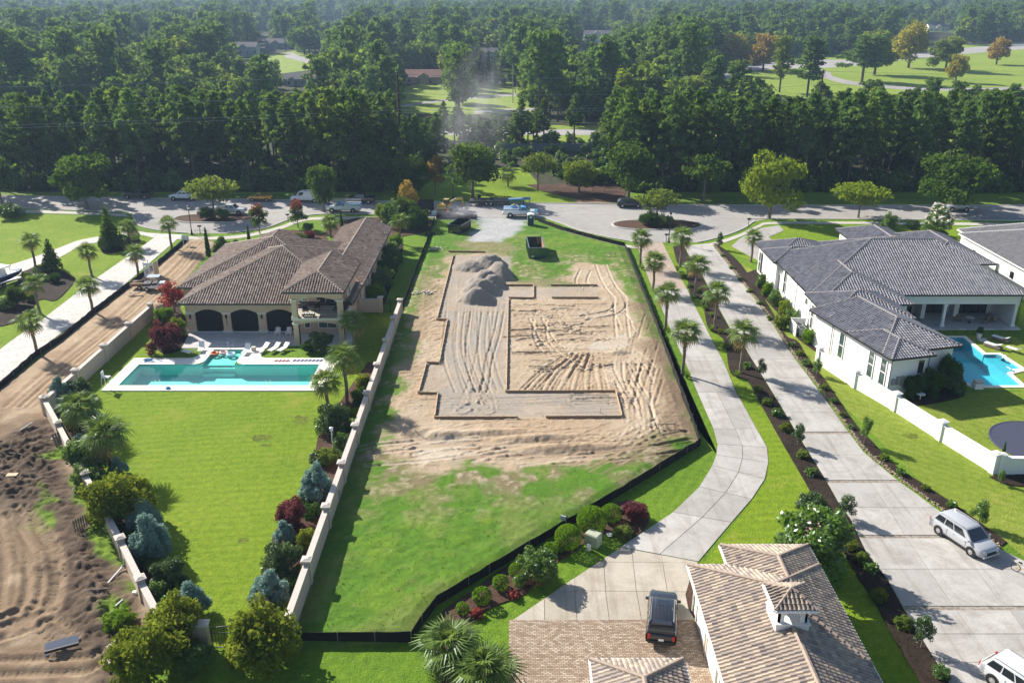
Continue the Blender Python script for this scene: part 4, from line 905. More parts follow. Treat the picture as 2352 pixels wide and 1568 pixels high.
# ------------------------------------------------------------------ tan stucco house with brown tile roof
tan = thing('house', 'tan stucco house with brown barrel tile roof, arched loggia and upstairs balcony', 'house', (-31, 108, 0))
inv = Matrix.Translation((31, -108, 0))
h1 = thing('tmp', None, None)
def reparent(t, origin, sub):
    """children were laid out in world coordinates: keep them in place under a base at origin"""
    for o in list(sub.children):
        o.parent = t; o.matrix_parent_inverse = Matrix.Identity(4); o.location = Vector(o.location) - Vector(origin)
    bpy.data.objects.remove(sub)
vA = Vol(rect(-41.0, 100.8, -19.5, 122.6), 4.0, .39); vB = Vol(rect(-43.2, 107.0, -22.5, 127.4), 4.0, .39)
vC = Vol(rect(-39.2, 118, -32.8, 131.5), 4.0, [.39, .39, None, .39]); vD = Vol(rect(-27.5, 108.0, -19.4, 137.5), 4.0, [.39, .40, None, .39]); vE = Vol(rect(-26.9, 96.6, -19.7, 108.6), 6.9, [.40, .40, None, .40])
vD2 = Vol(rect(-27.0, 130, -18.6, 136.2), 3.75, [None, .38, None, .38])
roof(h1, [vA, vB, vC, vD, vE], M['tile_brown'], M['cap_brown'], .32, .38, 'gutter_brown', soffit='trim_cream')
wm = MB()
arch_wall(wm, -40.4, -26.2, 101.4, 3.85, [(-39.3, -35.9, 2.55, .55, 0), (-34.9, -31.5, 2.55, .55, 0), (-30.5, -27.1, 2.55, .55, 0)])
wm.add(*_box8(-40.4, -40.0, 101.8, 122, 0, 3.85)); wm.add(*_box8(-42.7, -40.41, 107.5, 107.9, 0, 3.85)); wm.add(*_box8(-42.7, -42.3, 107.91, 127, 0, 3.85))
wm.add(*_box8(-20.4, -20.0, 108.5, 137, 0, 3.85)); wm.add(*_box8(-26.9, -20.41, 136.6, 137, 0, 3.85)); wm.add(*_box8(-42.2, -22.9, 126.5, 126.9, 0, 3.85))
wm.add(*_box8(-38.7, -33.3, 127, 131.0, 0, 3.85))
wm.add(*_box8(-26.3, -20.4, 101.3, 108.4, 0, 6.75))
wm.build('wall', M['stucco_tan'], h1)
for a, b in ((-39.3, -35.9), (-34.9, -31.5), (-30.5, -27.1)):
    MB().add(*_box8(a - .05, b + .05, 101.62, 101.66, .12, 3.2)).build('insect_screen', M['screen_dark'], h1)
    MB().add(*_box8(a, b, 101.45, 101.7, .02, .12)).build('screen_sill', M['trim_white'], h1)
cm = MB()
for xc in (-39.85, -35.4, -31.0, -26.65):
    cm.box((xc, 101.55, .2), (1.16, .46, .4)); cm.box((xc, 101.55, 2.68), (1.14, .46, .16)); cm.box((xc, 101.55, 2.52), (1.06, .44, .14))
cm.build('pier_trim', M['trim_cream'], h1)
for xc in (-39.85, -35.4, -31.0):
    sc_ = MB().lathe([(.04, 0), (.11, .1), (.13, .4), (.06, .5), (.02, .62)], 8, (xc, 101.26, 1.9)); sc_.box((xc, 101.33, 2.1), (.06, .1, .06)); sc_.build('wall_lantern', M['black_metal'], h1)
# porch and balcony
pm = MB()
for xc in (-25.75, -20.35):
    pm.box((xc, 97.3, 1.45), (.62, .62, 2.9)); pm.box((xc, 97.3, 4.75), (.62, .62, 2.3))
arch_wall(pm, -26.06, -20.04, 97.05, 3.3, [(-25.44, -20.66, 2.75, .3, 0)], .5)
pv = MB(); arch_wall(pv, -26.06, -20.04, 97.06, 6.75, [(-25.44, -20.66, 5.75, .45, 0)], .48); pv.v = [(x, y, max(z, 5.7)) for x, y, z in pv.v]; pm.v += []; 
pm.build('porch_frame', M['stucco_tan'], h1); pv.build('balcony_arch', M['stucco_tan'], h1)
MB().box((-23.05, 99.15, 3.42), (6.3, 4.28, .26)).build('balcony_floor', M['trim_cream'], h1)
tr = MB()
for xc in (-25.75, -20.35):
    for zz in (.15, 2.85, 3.7, 5.8): tr.box((xc, 97.3, zz), (.78, .78, .2))
tr.build('column_trim', M['trim_cream'], h1)
rl = MB(); rl.beam((-25.4, 97.15, 4.55), (-20.7, 97.15, 4.55), .05, .05); rl.beam((-25.4, 97.15, 3.68), (-20.7, 97.15, 3.68), .04, .04); rl.beam((-20.15, 97.6, 4.55), (-20.15, 101.3, 4.55), .06, .06); rl.beam((-20.15, 97.6, 3.68), (-20.15, 101.3, 3.68), .04, .04)
for k in range(38): rl.box((-25.4 + 4.7 * (k + .5) / 38, 97.15, 4.1), (.035, .035, .86))
for k in range(24): rl.box((-20.15, 97.6 + 3.6 * (k + .5) / 24, 4.1), (.035, .035, .86))
rl.build('balcony_railing', M['black_metal'], h1)
window(h1, (-22.9, 101.3, 4.75), 2.3, 2.3, (0, -1), bars=(2, 1)); window(h1, (-22.9, 101.3, 1.6), 2.2, 1.8, (0, -1), 'glass_green', bars=(2, 2)); window(h1, (-25.4, 101.3, 4.9), .7, 1.6, (0, -1)); window(h1, (-25.4, 101.3, 1.6), .7, 1.7, (0, -1))
window(h1, (-20.4, 103.5, 5.0), 1.0, 1.3, (1, 0)); window(h1, (-20.0, 116, 2.0), 1.2, 1.6, (1, 0)); window(h1, (-20.0, 124, 2.0), 1.2, 1.6, (1, 0)); window(h1, (-42.7, 114, 2.0), 1.4, 1.6, (-1, 0))
pipe(h1, [(-20.3, 101.2, 6.7), (-20.3, 101.2, .1)], mat='gutter_brown'); pipe(h1, [(-19.9, 108.7, 3.8), (-19.9, 108.7, .1)], mat='gutter_brown')
for k in range(4): MB().lathe([(.02, 0), (.07, .05), (.03, .12)], 6, (-35.4, 101.33, 1.05 + k * .2)).build('wall_ornament', M['black_metal'], h1)
reparent(tan, (-31, 108, 0), h1)

# ------------------------------------------------------------------ white house with slate-grey tile roof
wh = thing('house', 'white stucco house with large slate grey tile roof, covered terrace and pool', 'house', (50, 110, 0)); h2 = thing('tmp', None, None)
ZE = 4.5; sl = .40
wMain = Vol(rect(37.0, 102.7, 64.2, 120.8), ZE, [.41, .55, .56, .39]); wW2 = Vol(rect(37.0, 99.2, 48.5, 110), ZE, [.39, .39, None, .39]); wW3 = Vol(rect(36.6, 94.2, 46.5, 103.2), ZE + .06, sl)
th = R(14); uu, vv = Vector((math.cos(th), math.sin(th))), Vector((-math.sin(th), math.cos(th))); O_ = Vector((39.15, 82.6))
def rrect(a0, b0, a1, b1): return [tuple(O_ + uu * a + vv * b) for a, b in ((a0, b0), (a1, b0), (a1, b1), (a0, b1))]
wP1 = Vol(rrect(0.02, 1.5, 9.7, 15.5), 4.4, [.40, .40, .9, .40]); wP2 = Vol(rrect(0, 0, 5.3, 8), 4.4, .40)
wN1 = Vol(rect(36.6, 118.0, 46.2, 127.2), ZE - .1, .40); wN2 = Vol(rect(36.5, 116.6, 52, 123.2), ZE - .05, .39); wN3 = Vol(rect(45.2, 110, 62, 126.8), ZE, .38); wN4 = Vol(rect(51.5, 120, 60.0, 135.4), ZE - .2, .40); wN5 = Vol(rect(57.5, 116, 67.0, 131.5), ZE - .1, .40)
wv = [wMain, wW2, wW3, wP1, wP2, wN1, wN2, wN3, wN4, wN5]
roof(h2, wv, M['tile_slate'], M['cap_slate'], .335, .38)
walls(h2, [wW2, wW3, wP1, wP2, wN1, wN2, wN3, wN4, wN5], M['stucco_white'], .55)
bw = MB(); bw.add(*_box8(37.59, 63.6, 108.2, 120.2, 0, ZE - .15)); bw.add(*_box8(48.2, 63.7, 103.2, 103.6, 3.15, ZE - .14)); bw.add(*_box8(63.2, 63.65, 103.61, 108.2, 0, ZE - .14)); bw.add(*_box8(53.0, 53.5, 106.2, 108.2, 0, ZE - .15)); bw.add(*_box8(57.6, 58.2, 106.9, 108.19, 0, ZE - .15))
bw.build('wall', M['stucco_white'], h2)
for xc in (54.5, 63.4):
    c_ = MB().box((xc, 103.4, 1.6), (.36, .36, 3.1)); c_.box((xc, 103.4, .22), (.5, .5, .42)); c_.box((xc, 103.4, 3.05), (.5, .5, .2)); c_.build('column', M['stucco_white'], h2)
MB().add(*_box8(48.2, 64.0, 102.3, 108.2, -.02, .14)).build('terrace_floor', M['patio'], h2)
for xa, xb, n in ((49.0, 52.6, 2), (54.0, 57.3, 2), (58.6, 62.4, 4)):
    window(h2, ((xa + xb) / 2, 108.2, 1.75), xb - xa, 3.1, (0, -1), 'glass', 'black_metal', (n, 1), .09)
for px, py, zc, w_, h_ in ((1760, 607, 2.3, .8, 3.0), (1782, 628, 2.3, .8, 3.2), (1803, 648, 2.3, .8, 3.2)):
    pass
def wwin(px, py, w_, h_, X_=37.55):
    c = onX(px, py, X_); window(h2, (X_, c.y, max(h_ / 2 + .3, min(c.z, ZE - .3 - h_ / 2))), w_, h_, (-1, 0), 'glass_green', bars=(1, 2 if h_ > 2 else 1))
for a in ((1782, 628), (1803, 648)): wwin(*a, .85, 3.0)
wwin(1794.7, 624.4, .7, .7); wwin(1853, 692, .8, .9); wwin(1870, 711, .8, .9)
for y_ in (101.2, 96.6): window(h2, (37.15, y_, 2.2), .8, 3.1, (-1, 0), 'glass_green', bars=(1, 2))
window(h2, (36.95, 125.0, 2.1), .9, 3.0, (-1, 0), 'glass_green', bars=(1, 2))
def ploc(a, b, z): p = O_ + uu * a + vv * b; return (p.x, p.y, z)
for b in (1.7, 3.8): window(h2, ploc(.55, b, 2.25), .95, 3.0, (-uu.x, -uu.y), 'glass_green', bars=(1, 2), fw=.12)
window(h2, ploc(.57, 9.3, 2.25), .9, 3.0, (-uu.x, -uu.y), 'glass_green', bars=(1, 2), fw=.1)
window(h2, ploc(4.1, .55, 2.2), .8, 3.2, (-vv.x, -vv.y), 'glass', 'trim_white', (1, 2))
for p in (ploc(.42, .42, 0), ploc(4.95, .45, 0), ploc(.45, 11.2, 0), (37.0, 101.9, 0), (37.45, 109.0, 0), (37.45, 114.5, 0), (63.75, 103.1, 0)):
    pipe(h2, [(p[0], p[1], 4.3), (p[0], p[1], .05)])
em = MB()
for k, (a, zz, hh) in enumerate(((1.0, 1.6, .7), (1.55, 1.7, .9), (2.1, 1.6, 1.1))):
    q = ploc(a, .45, zz); em.box(q, (.36, .2, hh), th)
em.build('electric_meters', plain('meter_grey', (.33, .35, .37), .5, .3), h2)
reparent(wh, (50, 110, 0), h2)

# ------------------------------------------------------------------ garage with blended tiles and a cupola, near right corner
ga = thing('garage', 'garage with blended tan and grey tile roof and white cupola', 'garage', (16.4, 42, 0)); h3 = thing('tmp', None, None)
gA = Vol(rect(12.0, 28, 20.9, 49.4), 3.5, .41); gB = Vol(rect(14.7, 40, 20.88, 51.7), 3.5, .41)
roof(h3, [gA, gB], M['tile_blend'], M['cap_blend'], .30, .36, 'trim_white', singles=300, prof=[(0, .0), (.12, .05), (.55, .075), (.8, .015), (1.0, .0)], capr=.16, skip=lambda p: p.y < 30)
walls(h3, [gA, gB], M['stucco_white'], .55)
for yc in (46.4, 43.2, 39.6):
    dm = MB().box((12.52, yc, 1.25), (.06, 2.5, 2.4)); dm.build('garage_door', M['trim_white'], h3)
    f_ = MB().box((12.5, yc - 1.35, 1.3), (.14, .18, 2.6)); f_.box((12.5, yc + 1.35, 1.3), (.14, .18, 2.6)); f_.box((12.5, yc, 2.68), (.14, 2.88, .18)); f_.build('door_trim', M['trim_cream'], h3)
pipe(h3, [(12.35, 48.7, 3.3), (12.45, 48.9, 2.9), (12.45, 48.9, .1)], .05, 'trim_white')
reparent(ga, (16.4, 42, 0), h3)
cu = thing('cupola', 'white arched cupola with small tiled pyramid roof on the garage ridge', 'cupola', (16.4, 42.0, 5.2)); h4 = thing('tmp', None, None)
cx, cy = 16.4, 42.0
b_ = MB().box((cx, cy, 5.25), (1.95, 1.95, .5)); b_.box((cx, cy, 5.52), (2.1, 2.1, .08)); b_.build('base', M['trim_white'], h4)
for rot in range(4):
    a_ = MB(); arch_wall(a_, -.85, .85, -.85, 1.0, [(-.5, .5, .45, .32, .0)], .14); a_.build('arched_side', M['trim_white'], h4, loc=(cx, cy, 5.56), rot=(0, 0, rot * math.pi / 2))
MB().box((cx, cy, 6.6), (2.2, 2.2, .1)).build('cornice', M['trim_white'], h4)
roof(h4, [Vol(rect(cx - 1.22, cy - 1.22, cx + 1.22, cy + 1.22), 6.72, .5)], M['tile_blend'], M['cap_blend'], .26, .36, 'trim_white', capr=.12)
reparent(cu, (16.4, 42.0, 5.2), h4)
gh = thing('house', 'corner of a blended tile hip roof at the bottom edge beside the brick court', 'house', (7.3, 34, 0)); h5 = thing('tmp', None, None)
gC = Vol(rect(4.6, 24, 10.0, 40.4), 3.5, .42); roof(h5, [gC], M['tile_blend'], M['cap_blend'], .30, .36, 'trim_white', prof=[(0, .0), (.12, .05), (.55, .06), (.8, .015), (1.0, .0)], capr=.16, skip=lambda p: p.y < 29)
walls(h5, [gC], M['stucco_white'], .5); reparent(gh, (7.3, 34, 0), h5)
# white house at the right edge
rh = thing('house', 'white house with pale grey tile roof at the right edge', 'house', (80, 125, 0)); h6 = thing('tmp', None, None)
rA = Vol(rect(70.0, 106, 96, 133), 4.2, .36); rB = Vol(rect(71.0, 118, 84, 135.6), 4.2, .40)
roof(h6, [rA, rB], M['tile_pale'], plain('cap_pale', (.45, .43, .42), .8, var=.2), .34, .40, 'trim_white'); walls(h6, [rA, rB], M['stucco_white'], .55)
for y_ in (128.5, 121.5): window(h6, (70.55, y_, 2.2), .9, 1.4, (-1, 0), 'glass_green')
MB().box((70.4, 117.6, 2.4), (.2, .5, .9)).build('wall_lantern', M['black_metal'], h6)
reparent(rh, (80, 125, 0), h6)

# ------------------------------------------------------------------ garden walls with capped pillars
def garden_wall(label, pts, h, mat, capm, pil, th=.32, capw=.75, hid=()):
    P_ = [Vector((*p, 0)) for p in pts]; t = thing('garden_wall', label, 'wall', P_[0]); o = P_[0]
    for a, b in zip(P_, P_[1:]):
        MB().beam(a - o + Vector((0, 0, h / 2)), b - o + Vector((0, 0, h / 2)), th, h).build('wall_panel', M[mat], t)
        MB().beam(a - o + Vector((0, 0, h + .04)), b - o + Vector((0, 0, h + .04)), th + .14, .08).build('coping', M[capm], t)
    for i, p in enumerate(P_):
        d = (P_[min(i + 1, len(P_) - 1)] - P_[max(i - 1, 0)]).normalized(); rz = math.atan2(d.y, d.x); q = p - o
        pl = MB().box((q.x, q.y, (h + .3) / 2), (capw * .72, capw * .72, h + .3), rz).build('pillar', M[mat], t)
        c_ = MB().box((q.x, q.y, h + .34), (capw, capw, .1), rz); c_.box((q.x, q.y, h + .43), (capw * .96, capw * .96, .1), rz, taper=.35); c_.build('cap', M[capm], pl)
    return t
garden_wall('long tan garden wall with capped pillars beside the building lot', [(-14.7, y) for y in (45.3, 52.0, 59.0, 65.8, 72.8, 79.8, 87.0, 94.1, 101.3, 108.0)], 1.75, 'wall_tan', 'stucco_cap', True)
garden_wall('tan garden wall with capped pillars beside the sandy haul road', [(-46.8, y) for y in (106.4, 99.4, 92.4, 85.4, 78.7)], 1.75, 'wall_tan', 'stucco_cap', True)
garden_wall('tan garden wall running diagonally past the dug earth at lower left', [(-46.8, 78.7), (-42.8, 73.3), (-39.6, 68.9), (-36.1, 64.1), (-32.6, 59.4), (-29.2, 54.7), (-25.8, 49.9), (-22.6, 45.5)], 1.75, 'wall_tan', 'stucco_cap', True)
garden_wall('short tan wall stub and pillar beside the lower black gate', [(-22.4, 45.2), (-19.9, 45.2)], 1.75, 'wall_tan', 'stucco_cap', True)
garden_wall('short tan wall with two pillars joining the tan house beside a gate', [(-20.1, 108.9), (-17.4, 108.9)], 1.75, 'wall_tan', 'stucco_cap', True)
garden_wall('white garden wall with flat caps beside the white house', [(35.1, 91.8), (36.9, 85.4), (38.95, 79.8), (40.75, 73.6), (42.7, 67.5)], 1.65, 'stucco_white', 'trim_white', True, .3, .8)
garden_wall('short white garden wall returning to the right frame edge', [(43.2, 67.4), (52, 67.0)], 1.6, 'stucco_white', 'trim_white', True, .3, .6)
def gate(label, a, b, h=1.7):
    a, b = Vector((*a, 0)), Vector((*b, 0)); L_ = (b - a).length; t = thing('gate', label, 'gate', a, math.atan2((b - a).y, (b - a).x)); n = 22
    top = lambda x: h + .25 * (1 - (2 * x / L_ - 1) ** 2); f = MB()
    f.tube([(x, 0, top(x)) for x in np.linspace(0, L_, 12)], .035, 6); f.beam((0, 0, .15), (L_, 0, .15), .05, .05); f.beam((0, 0, h - .35), (L_, 0, h - .35), .04, .04)
    for x in (.03, L_ / 2 - .03, L_ / 2 + .03, L_ - .03): f.box((x, 0, top(x) / 2 + .05), (.05, .05, top(x) - .1))
    f.build('gate_frame', M['black_metal'], t)
    for k in range(n):
        x = L_ * (k + .5) / n; MB().box((x, 0, top(x) / 2 + .05), (.022, .022, top(x) - .2)).build('bar', M['black_metal'], t)
gate('black arched metal gate between the lower shrubs', (-19.5, 45.2), (-15.1, 45.2)); gate('black arched metal gate beside the tan house wall', (-17.0, 108.7), (-15.1, 108.4), 1.6)
# ------------------------------------------------------------------ plants
M['leaf_oak'] = leaf_mat('leaf_oak', (.026, .064, .012), (.088, .155, .026))
M['leaf_wood'] = leaf_mat('leaf_wood', (.038, .088, .018), (.18, .27, .05))
M['leaf_olive'] = leaf_mat('leaf_olive', (0.062, 0.106, 0.022), (0.175, 0.237, 0.050))
M['leaf_lime'] = leaf_mat('leaf_lime', (.08, .14, .012), (.20, .27, .03))
M['leaf_pine'] = leaf_mat('leaf_pine', (.022, .062, .022), (.135, .225, .06), .38)
M['leaf_yellow'] = leaf_mat('leaf_yellow', (.15, .17, .02), (.33, .31, .05))
M['leaf_orange'] = leaf_mat('leaf_orange', (.14, .115, .025), (.32, .23, .06))
M['leaf_shrub'] = leaf_mat('leaf_shrub', (0.033, 0.085, 0.016), (0.130, 0.234, 0.033), gloss=.04)
M['leaf_box'] = leaf_mat('leaf_box', (.05, .12, .010), (.15, .27, .02))
M['leaf_gold'] = leaf_mat('leaf_gold', (.045, .09, .012), (.19, .235, .035))
M['leaf_magnolia'] = leaf_mat('leaf_magnolia', (0.022, 0.060, 0.015), (0.090, 0.150, 0.045), .25, gloss=.03)
M['leaf_juniper'] = leaf_mat('leaf_juniper', (.09, .165, .135), (.30, .43, .37), .3, tcol=(.25, .38, .3))
M['leaf_purple'] = leaf_mat('leaf_purple', (.06, .018, .025), (.20, .07, .075), .35, tcol=(.3, .08, .08))
M['leaf_red'] = leaf_mat('leaf_red', (.16, .03, .03), (.36, .09, .07), .4, tcol=(.45, .08, .06))
M['leaf_cypress'] = leaf_mat('leaf_cypress', (0.017, 0.056, 0.014), (0.070, 0.140, 0.028), .25)
M['leaf_palm'] = leaf_mat('leaf_palm', (.055, .11, .025), (.17, .25, .06), .35, gloss=.015)
M['leaf_palm_old'] = leaf_mat('leaf_palm_old', (.14, .10, .035), (.28, .21, .08), .3)
M['flower_white'] = leaf_mat('flower_white', (.5, .45, .42), (.8, .76, .74), .3)
M['flower_pink'] = leaf_mat('flower_pink', (.55, .25, .38), (.75, .45, .58), .3)
M['weed'] = leaf_mat('weed', (.07, .14, .015), (.16, .27, .03))
def leaf_cloud(lobes, n, size, r, aspect=1.7, shell=.55, out=.5, droop=0.0):
    L_ = np.array(lobes, float); wgt = (L_[:, 3] * L_[:, 4] + L_[:, 4] * L_[:, 5] + L_[:, 3] * L_[:, 5]); wgt /= wgt.sum()
    k = r.choice(len(L_), n, p=wgt); d = r.normal(size=(n, 3)); d /= np.linalg.norm(d, axis=1, keepdims=True)
    rad = shell + (1 - shell) * r.random(n) ** .6; P_ = L_[k, :3] + d * rad[:, None] * L_[k, 3:6]
    nr = d * out + r.normal(size=(n, 3)) * .6; nr[:, 2] += .25; nr /= np.linalg.norm(nr, axis=1, keepdims=True)
    t = r.normal(size=(n, 3)); t[:, 2] -= droop; t -= nr * (t * nr).sum(1, keepdims=True); t /= np.linalg.norm(t, axis=1, keepdims=True); b = np.cross(nr, t)
    s = size * (.55 + .9 * r.random(n))[:, None]; a = t * s * aspect * .5; b = b * s * .5
    V = np.stack([P_ - a, P_ - b * .9 + a * .1, P_ + a, P_ + b * .9 + a * .1], 1).reshape(-1, 3); F = np.arange(4 * n).reshape(n, 4)
    lt = r.random(len(L_)); tint = np.clip(.55 * r.random(n) + .5 * lt[k], 0, 1); return V, F, tint
def cloud_mesh(name, lobes, n, size, mat, seed, **k):
    V, F, t = leaf_cloud(lobes, n, size, np.random.default_rng(seed), **k); return np_mesh(name, V, F, M[mat], t)
def join_np(parts):
    V = []; F = []; T = []; o = 0
    for v, f, t in parts: V.append(v); F.append(f + o); T.append(t); o += len(v)
    return np.concatenate(V), np.concatenate(F), np.concatenate(T)
def limbs_mesh(name, h, r0, crown0, spread, seed, mat='bark_grey', n=6, lean=.0):
    q = random.Random(seed); m = MB(); top = (lean * h * .3, 0, h)
    m.tube([(0, 0, -.1), (lean * .1, 0, crown0 * .5), (lean * .3, 0, crown0), (lean * .6, .05, crown0 + (h - crown0) * .5), (lean, 0, h)], [r0 * 1.25, r0, r0 * .85, r0 * .5, r0 * .12], 7)
    for k in range(n):
        a = k * 2.4 + q.uniform(-.3, .3); z = crown0 * .9 + (h - crown0) * .45 * k / n; l = spread * q.uniform(.6, .95); up = l * q.uniform(.45, .9)
        m.tube([(0, 0, z), (math.cos(a) * l * .45, math.sin(a) * l * .45, z + up * .6), (math.cos(a) * l, math.sin(a) * l, z + up)], [r0 * .5, r0 * .33, r0 * .08], 5)
    return m.mesh(name, M[mat], True)
def oak_lobes(seed, R_, h0, h1, n=16, flat=.62):
    q = np.random.default_rng(seed); out = [(0, 0, (h0 + h1) / 2, R_ * .62, R_ * .62, (h1 - h0) * .42)]
    for k in range(n):
        a = k * 2.399 + q.uniform(-.3, .3); f = q.uniform(.35, .78); z = h0 + (h1 - h0) * (.10 + .74 * q.random() * (1.15 - f * .5)); s = R_ * q.uniform(.26, .44)
        out.append((math.cos(a) * R_ * f, math.sin(a) * R_ * f, z, s, s, s * flat * q.uniform(.8, 1.2)))
    return out
def pine_lobes(seed, h, base, R_):
    q = np.random.default_rng(seed); out = []
    for k in range(34):
        f = (k + q.random()) / 34; z = base + (h - base) * f; rr = R_ * (1.0 - .82 * f ** 2.6) * q.uniform(.3, 1.0) * (.78 + .22 * min(1, f * 3)); a = k * 2.399 + q.uniform(-.5, .5); s = R_ * q.uniform(.24, .40) * (1.1 - .45 * f)
        out.append((math.cos(a) * rr, math.sin(a) * rr, z + s * .2, s * 1.15, s * 1.15, s * .62))
    return out
def pine_trunk(name, h, seed, r0=.2):
    q = random.Random(seed); m = MB(); m.tube([(0, 0, -.2), (.05, 0, h * .4), (0, .05, h * .75), (0, 0, h * .98)], [r0 * 1.2, r0, r0 * .65, .04], 6)
    for k in range(9):
        a = k * 2.4; z = h * (.45 + .05 * k); l = 1.9 * (1 - k * .06); m.tube([(0, 0, z), (math.cos(a) * l, math.sin(a) * l, z + .5)], [.06, .02], 4)
    return m.mesh(name, M['bark'], True)
PINES = [(pine_trunk('trunk', 18, i), cloud_mesh('crown', pine_lobes(i, 18.2, 5.5 + i % 3 * 1.2, 2.7 + (i % 4) * .25), 1500, .50, 'leaf_pine', 40 + i, aspect=2.0, shell=.35)) for i in range(6)]
TALLP = [(pine_trunk('trunk', 18, 20 + i, .26), cloud_mesh('crown', [(math.cos(k * 2.4 + i) * (.6 + 2.9 * ((k * 7 + i) % 5) / 5) * (1.15 - k / 40), math.sin(k * 2.4 + i) * (.6 + 2.9 * ((k * 7 + i) % 5) / 5) * (1.15 - k / 40), 5.5 + 12 * k / 24 + ((k * 5 + i) % 3) * .4, 1.5 + .5 * ((k + i) % 3) / 2, 1.5 + .5 * ((k + i) % 3) / 2, .8) for k in range(24)], 2200, .5, 'leaf_pine', 60 + i, aspect=1.9, shell=.3)) for i in range(3)]
OAKS = [(limbs_mesh('trunk', 7.2, .22, 2.4, 2.8, i), cloud_mesh('crown', oak_lobes(i, 3.9, 1.6, 8.2, 22, .78), 4200, .30, 'leaf_oak', 70 + i, shell=.5)) for i in range(4)]
THINO = [(limbs_mesh('trunk', 6.6, .16, 2.6, 3.0, 9 + i, n=9), cloud_mesh('crown', oak_lobes(30 + i, 4.0, 2.9, 7.2, 22, .42), 2300, .30, 'leaf_olive', 90 + i, shell=.25)) for i in range(3)]
BIG = [(limbs_mesh('trunk', 11, .3, 3.4, 4, 15 + i, 'bark'), cloud_mesh('crown', oak_lobes(50 + i, 4.8, 1.8, 12.5, 24, .85), 3200, .50, 'leaf_oak', 110 + i, shell=.5)) for i in range(4)]
SMALLT = [(limbs_mesh('trunk', 3.2, .07, 1.1, .9, 25 + i, n=5), cloud_mesh('crown', oak_lobes(65 + i, 1.25, .9, 3.9, 16, .9), 2000, .125, 'leaf_shrub', 130 + i, shell=.35)) for i in range(3)]
CONET = [(limbs_mesh('trunk', 5, .1, .8, .8, 35 + i), cloud_mesh('crown', [(0, 0, .8 + 4.6 * k / 8, 1.9 * (1 - k / 9.5), 1.9 * (1 - k / 9.5), .7) for k in range(9)], 1900, .24, 'leaf_oak', 150 + i, shell=.4)) for i in range(2)]
def tree(kit, label, base, h=None, w=None, mat=None, group=None, name='tree', cat='tree', ref=(8.2, 7.8), rz=None, bark=None):
    t = thing(name, label, cat, base, rnd.uniform(0, 6.28) if rz is None else rz, group); sz = (h / ref[0]) if h else 1.0; sx = (w / ref[1]) if w else sz
    put('trunk', kit[0], t, scale=(sx * .5 + sz * .5, sx * .5 + sz * .5, sz), mat=bark); put('crown', kit[1], t, scale=(sx, sx, sz), mat=M[mat] if mat else None); return t
def tree_at(kit, label, cx, top, bx, by, wpx, mat=None, ref=(8.2, 7.8), **k):
    b = G(bx, by); h = HT(bx, by, top); d = math.hypot(b.y, CAM_H) * 1.0; zc = b.y * _cp + (CAM_H - h / 2) * _sp; return tree(kit, label, b, h, wpx * zc / FOC, mat, ref=ref, **k)
# street trees and the trees on the verge
for i, (kit, lab, cx, top, bx, by, w_, mat) in enumerate((
    (OAKS[0], 'wide round green tree on the left kerb beside the lawn', 177, 348, 200, 480, 140, 'leaf_oak'), (OAKS[1], 'green tree cut by the left frame edge on the street', 10, 350, 5, 472, 80, 'leaf_oak'),
    (THINO[0], 'flat topped olive green tree on the left planted island', 487, 385, 493, 500, 118, 'leaf_olive'), (OAKS[2], 'slim green street tree beside the blue service truck', 752, 368, 745, 487, 74, 'leaf_oak'),
    (OAKS[3], 'dark round tree at the wood edge behind the black pickup', 862, 325, 855, 440, 105, 'leaf_oak'), (OAKS[0], 'rounded green tree at the wood edge left of the lawn', 945, 352, 940, 452, 98, 'leaf_oak'),
    (OAKS[1], 'large round dark green tree standing on the sunny verge lawn', 1085, 312, 1086, 454, 122, 'leaf_oak'), (THINO[1], 'olive yellow bushy tree right of the small palm on the verge', 1245, 330, 1235, 438, 88, 'leaf_olive'),
    (OAKS[2], 'yellow green bushy tree beside the dirt lane gate', 1335, 362, 1330, 442, 84, 'leaf_lime'), (OAKS[3], 'large grey green tree right of the dirt lane', 1440, 310, 1443, 456, 128, 'leaf_oak'),
    (THINO[2], 'pale silvery green tree on the right planted island', 1505, 418, 1508, 505, 94, 'leaf_olive'), (THINO[1], 'spreading green tree at the wood edge right of the grey tree', 1622, 330, 1616, 461, 118, 'leaf_oak'),
    (OAKS[0], 'bright yellow green tree on the near kerb of the right street', 1775, 345, 1766, 502, 130, 'leaf_lime'), (THINO[0], 'low spreading yellow green tree on the kerb behind the white house', 1973, 402, 1971, 500, 126, 'leaf_lime'),
    (OAKS[1], 'broad green tree shading the parked jeep', 2205, 342, 2185, 484, 165, 'leaf_oak'))):
    tree_at(kit, lab, cx, top, bx, by, w_, mat)
tree_at(SMALLT[0], 'small tree with reddish orange top beside the dump truck', 935, 404, 938, 500, 56, 'leaf_orange', ref=(3.9, 2.6)); tree_at(SMALLT[1], 'rusty brown small tree in front of the dust plume', 1000, 350, 1000, 445, 50, 'leaf_orange', ref=(3.9, 2.6))
TIPS = cloud_mesh('blossom', [(0, 0, 3.3, .8, .8, .6), (.4, .3, 2.9, .6, .6, .5), (-.4, -.2, 3.0, .6, .6, .5), (.1, -.5, 2.8, .5, .5, .5)], 420, .13, 'leaf_red', 7, shell=.5)
tree_at(SMALLT[0], 'red flowering tree beside the loggia of the tan house', 392, 636, 402, 718, 70, 'leaf_red', ref=(3.9, 2.6))
tree_at(SMALLT[1], 'tall red tipped shrub on the near side of the lay-by, left one', 594, 466, 597, 537, 46, 'leaf_oak', ref=(3.9, 2.6)); tree_at(SMALLT[2], 'tall red tipped shrub on the near side of the lay-by, right one', 683, 457, 685, 523, 46, 'leaf_oak', ref=(3.9, 2.6))
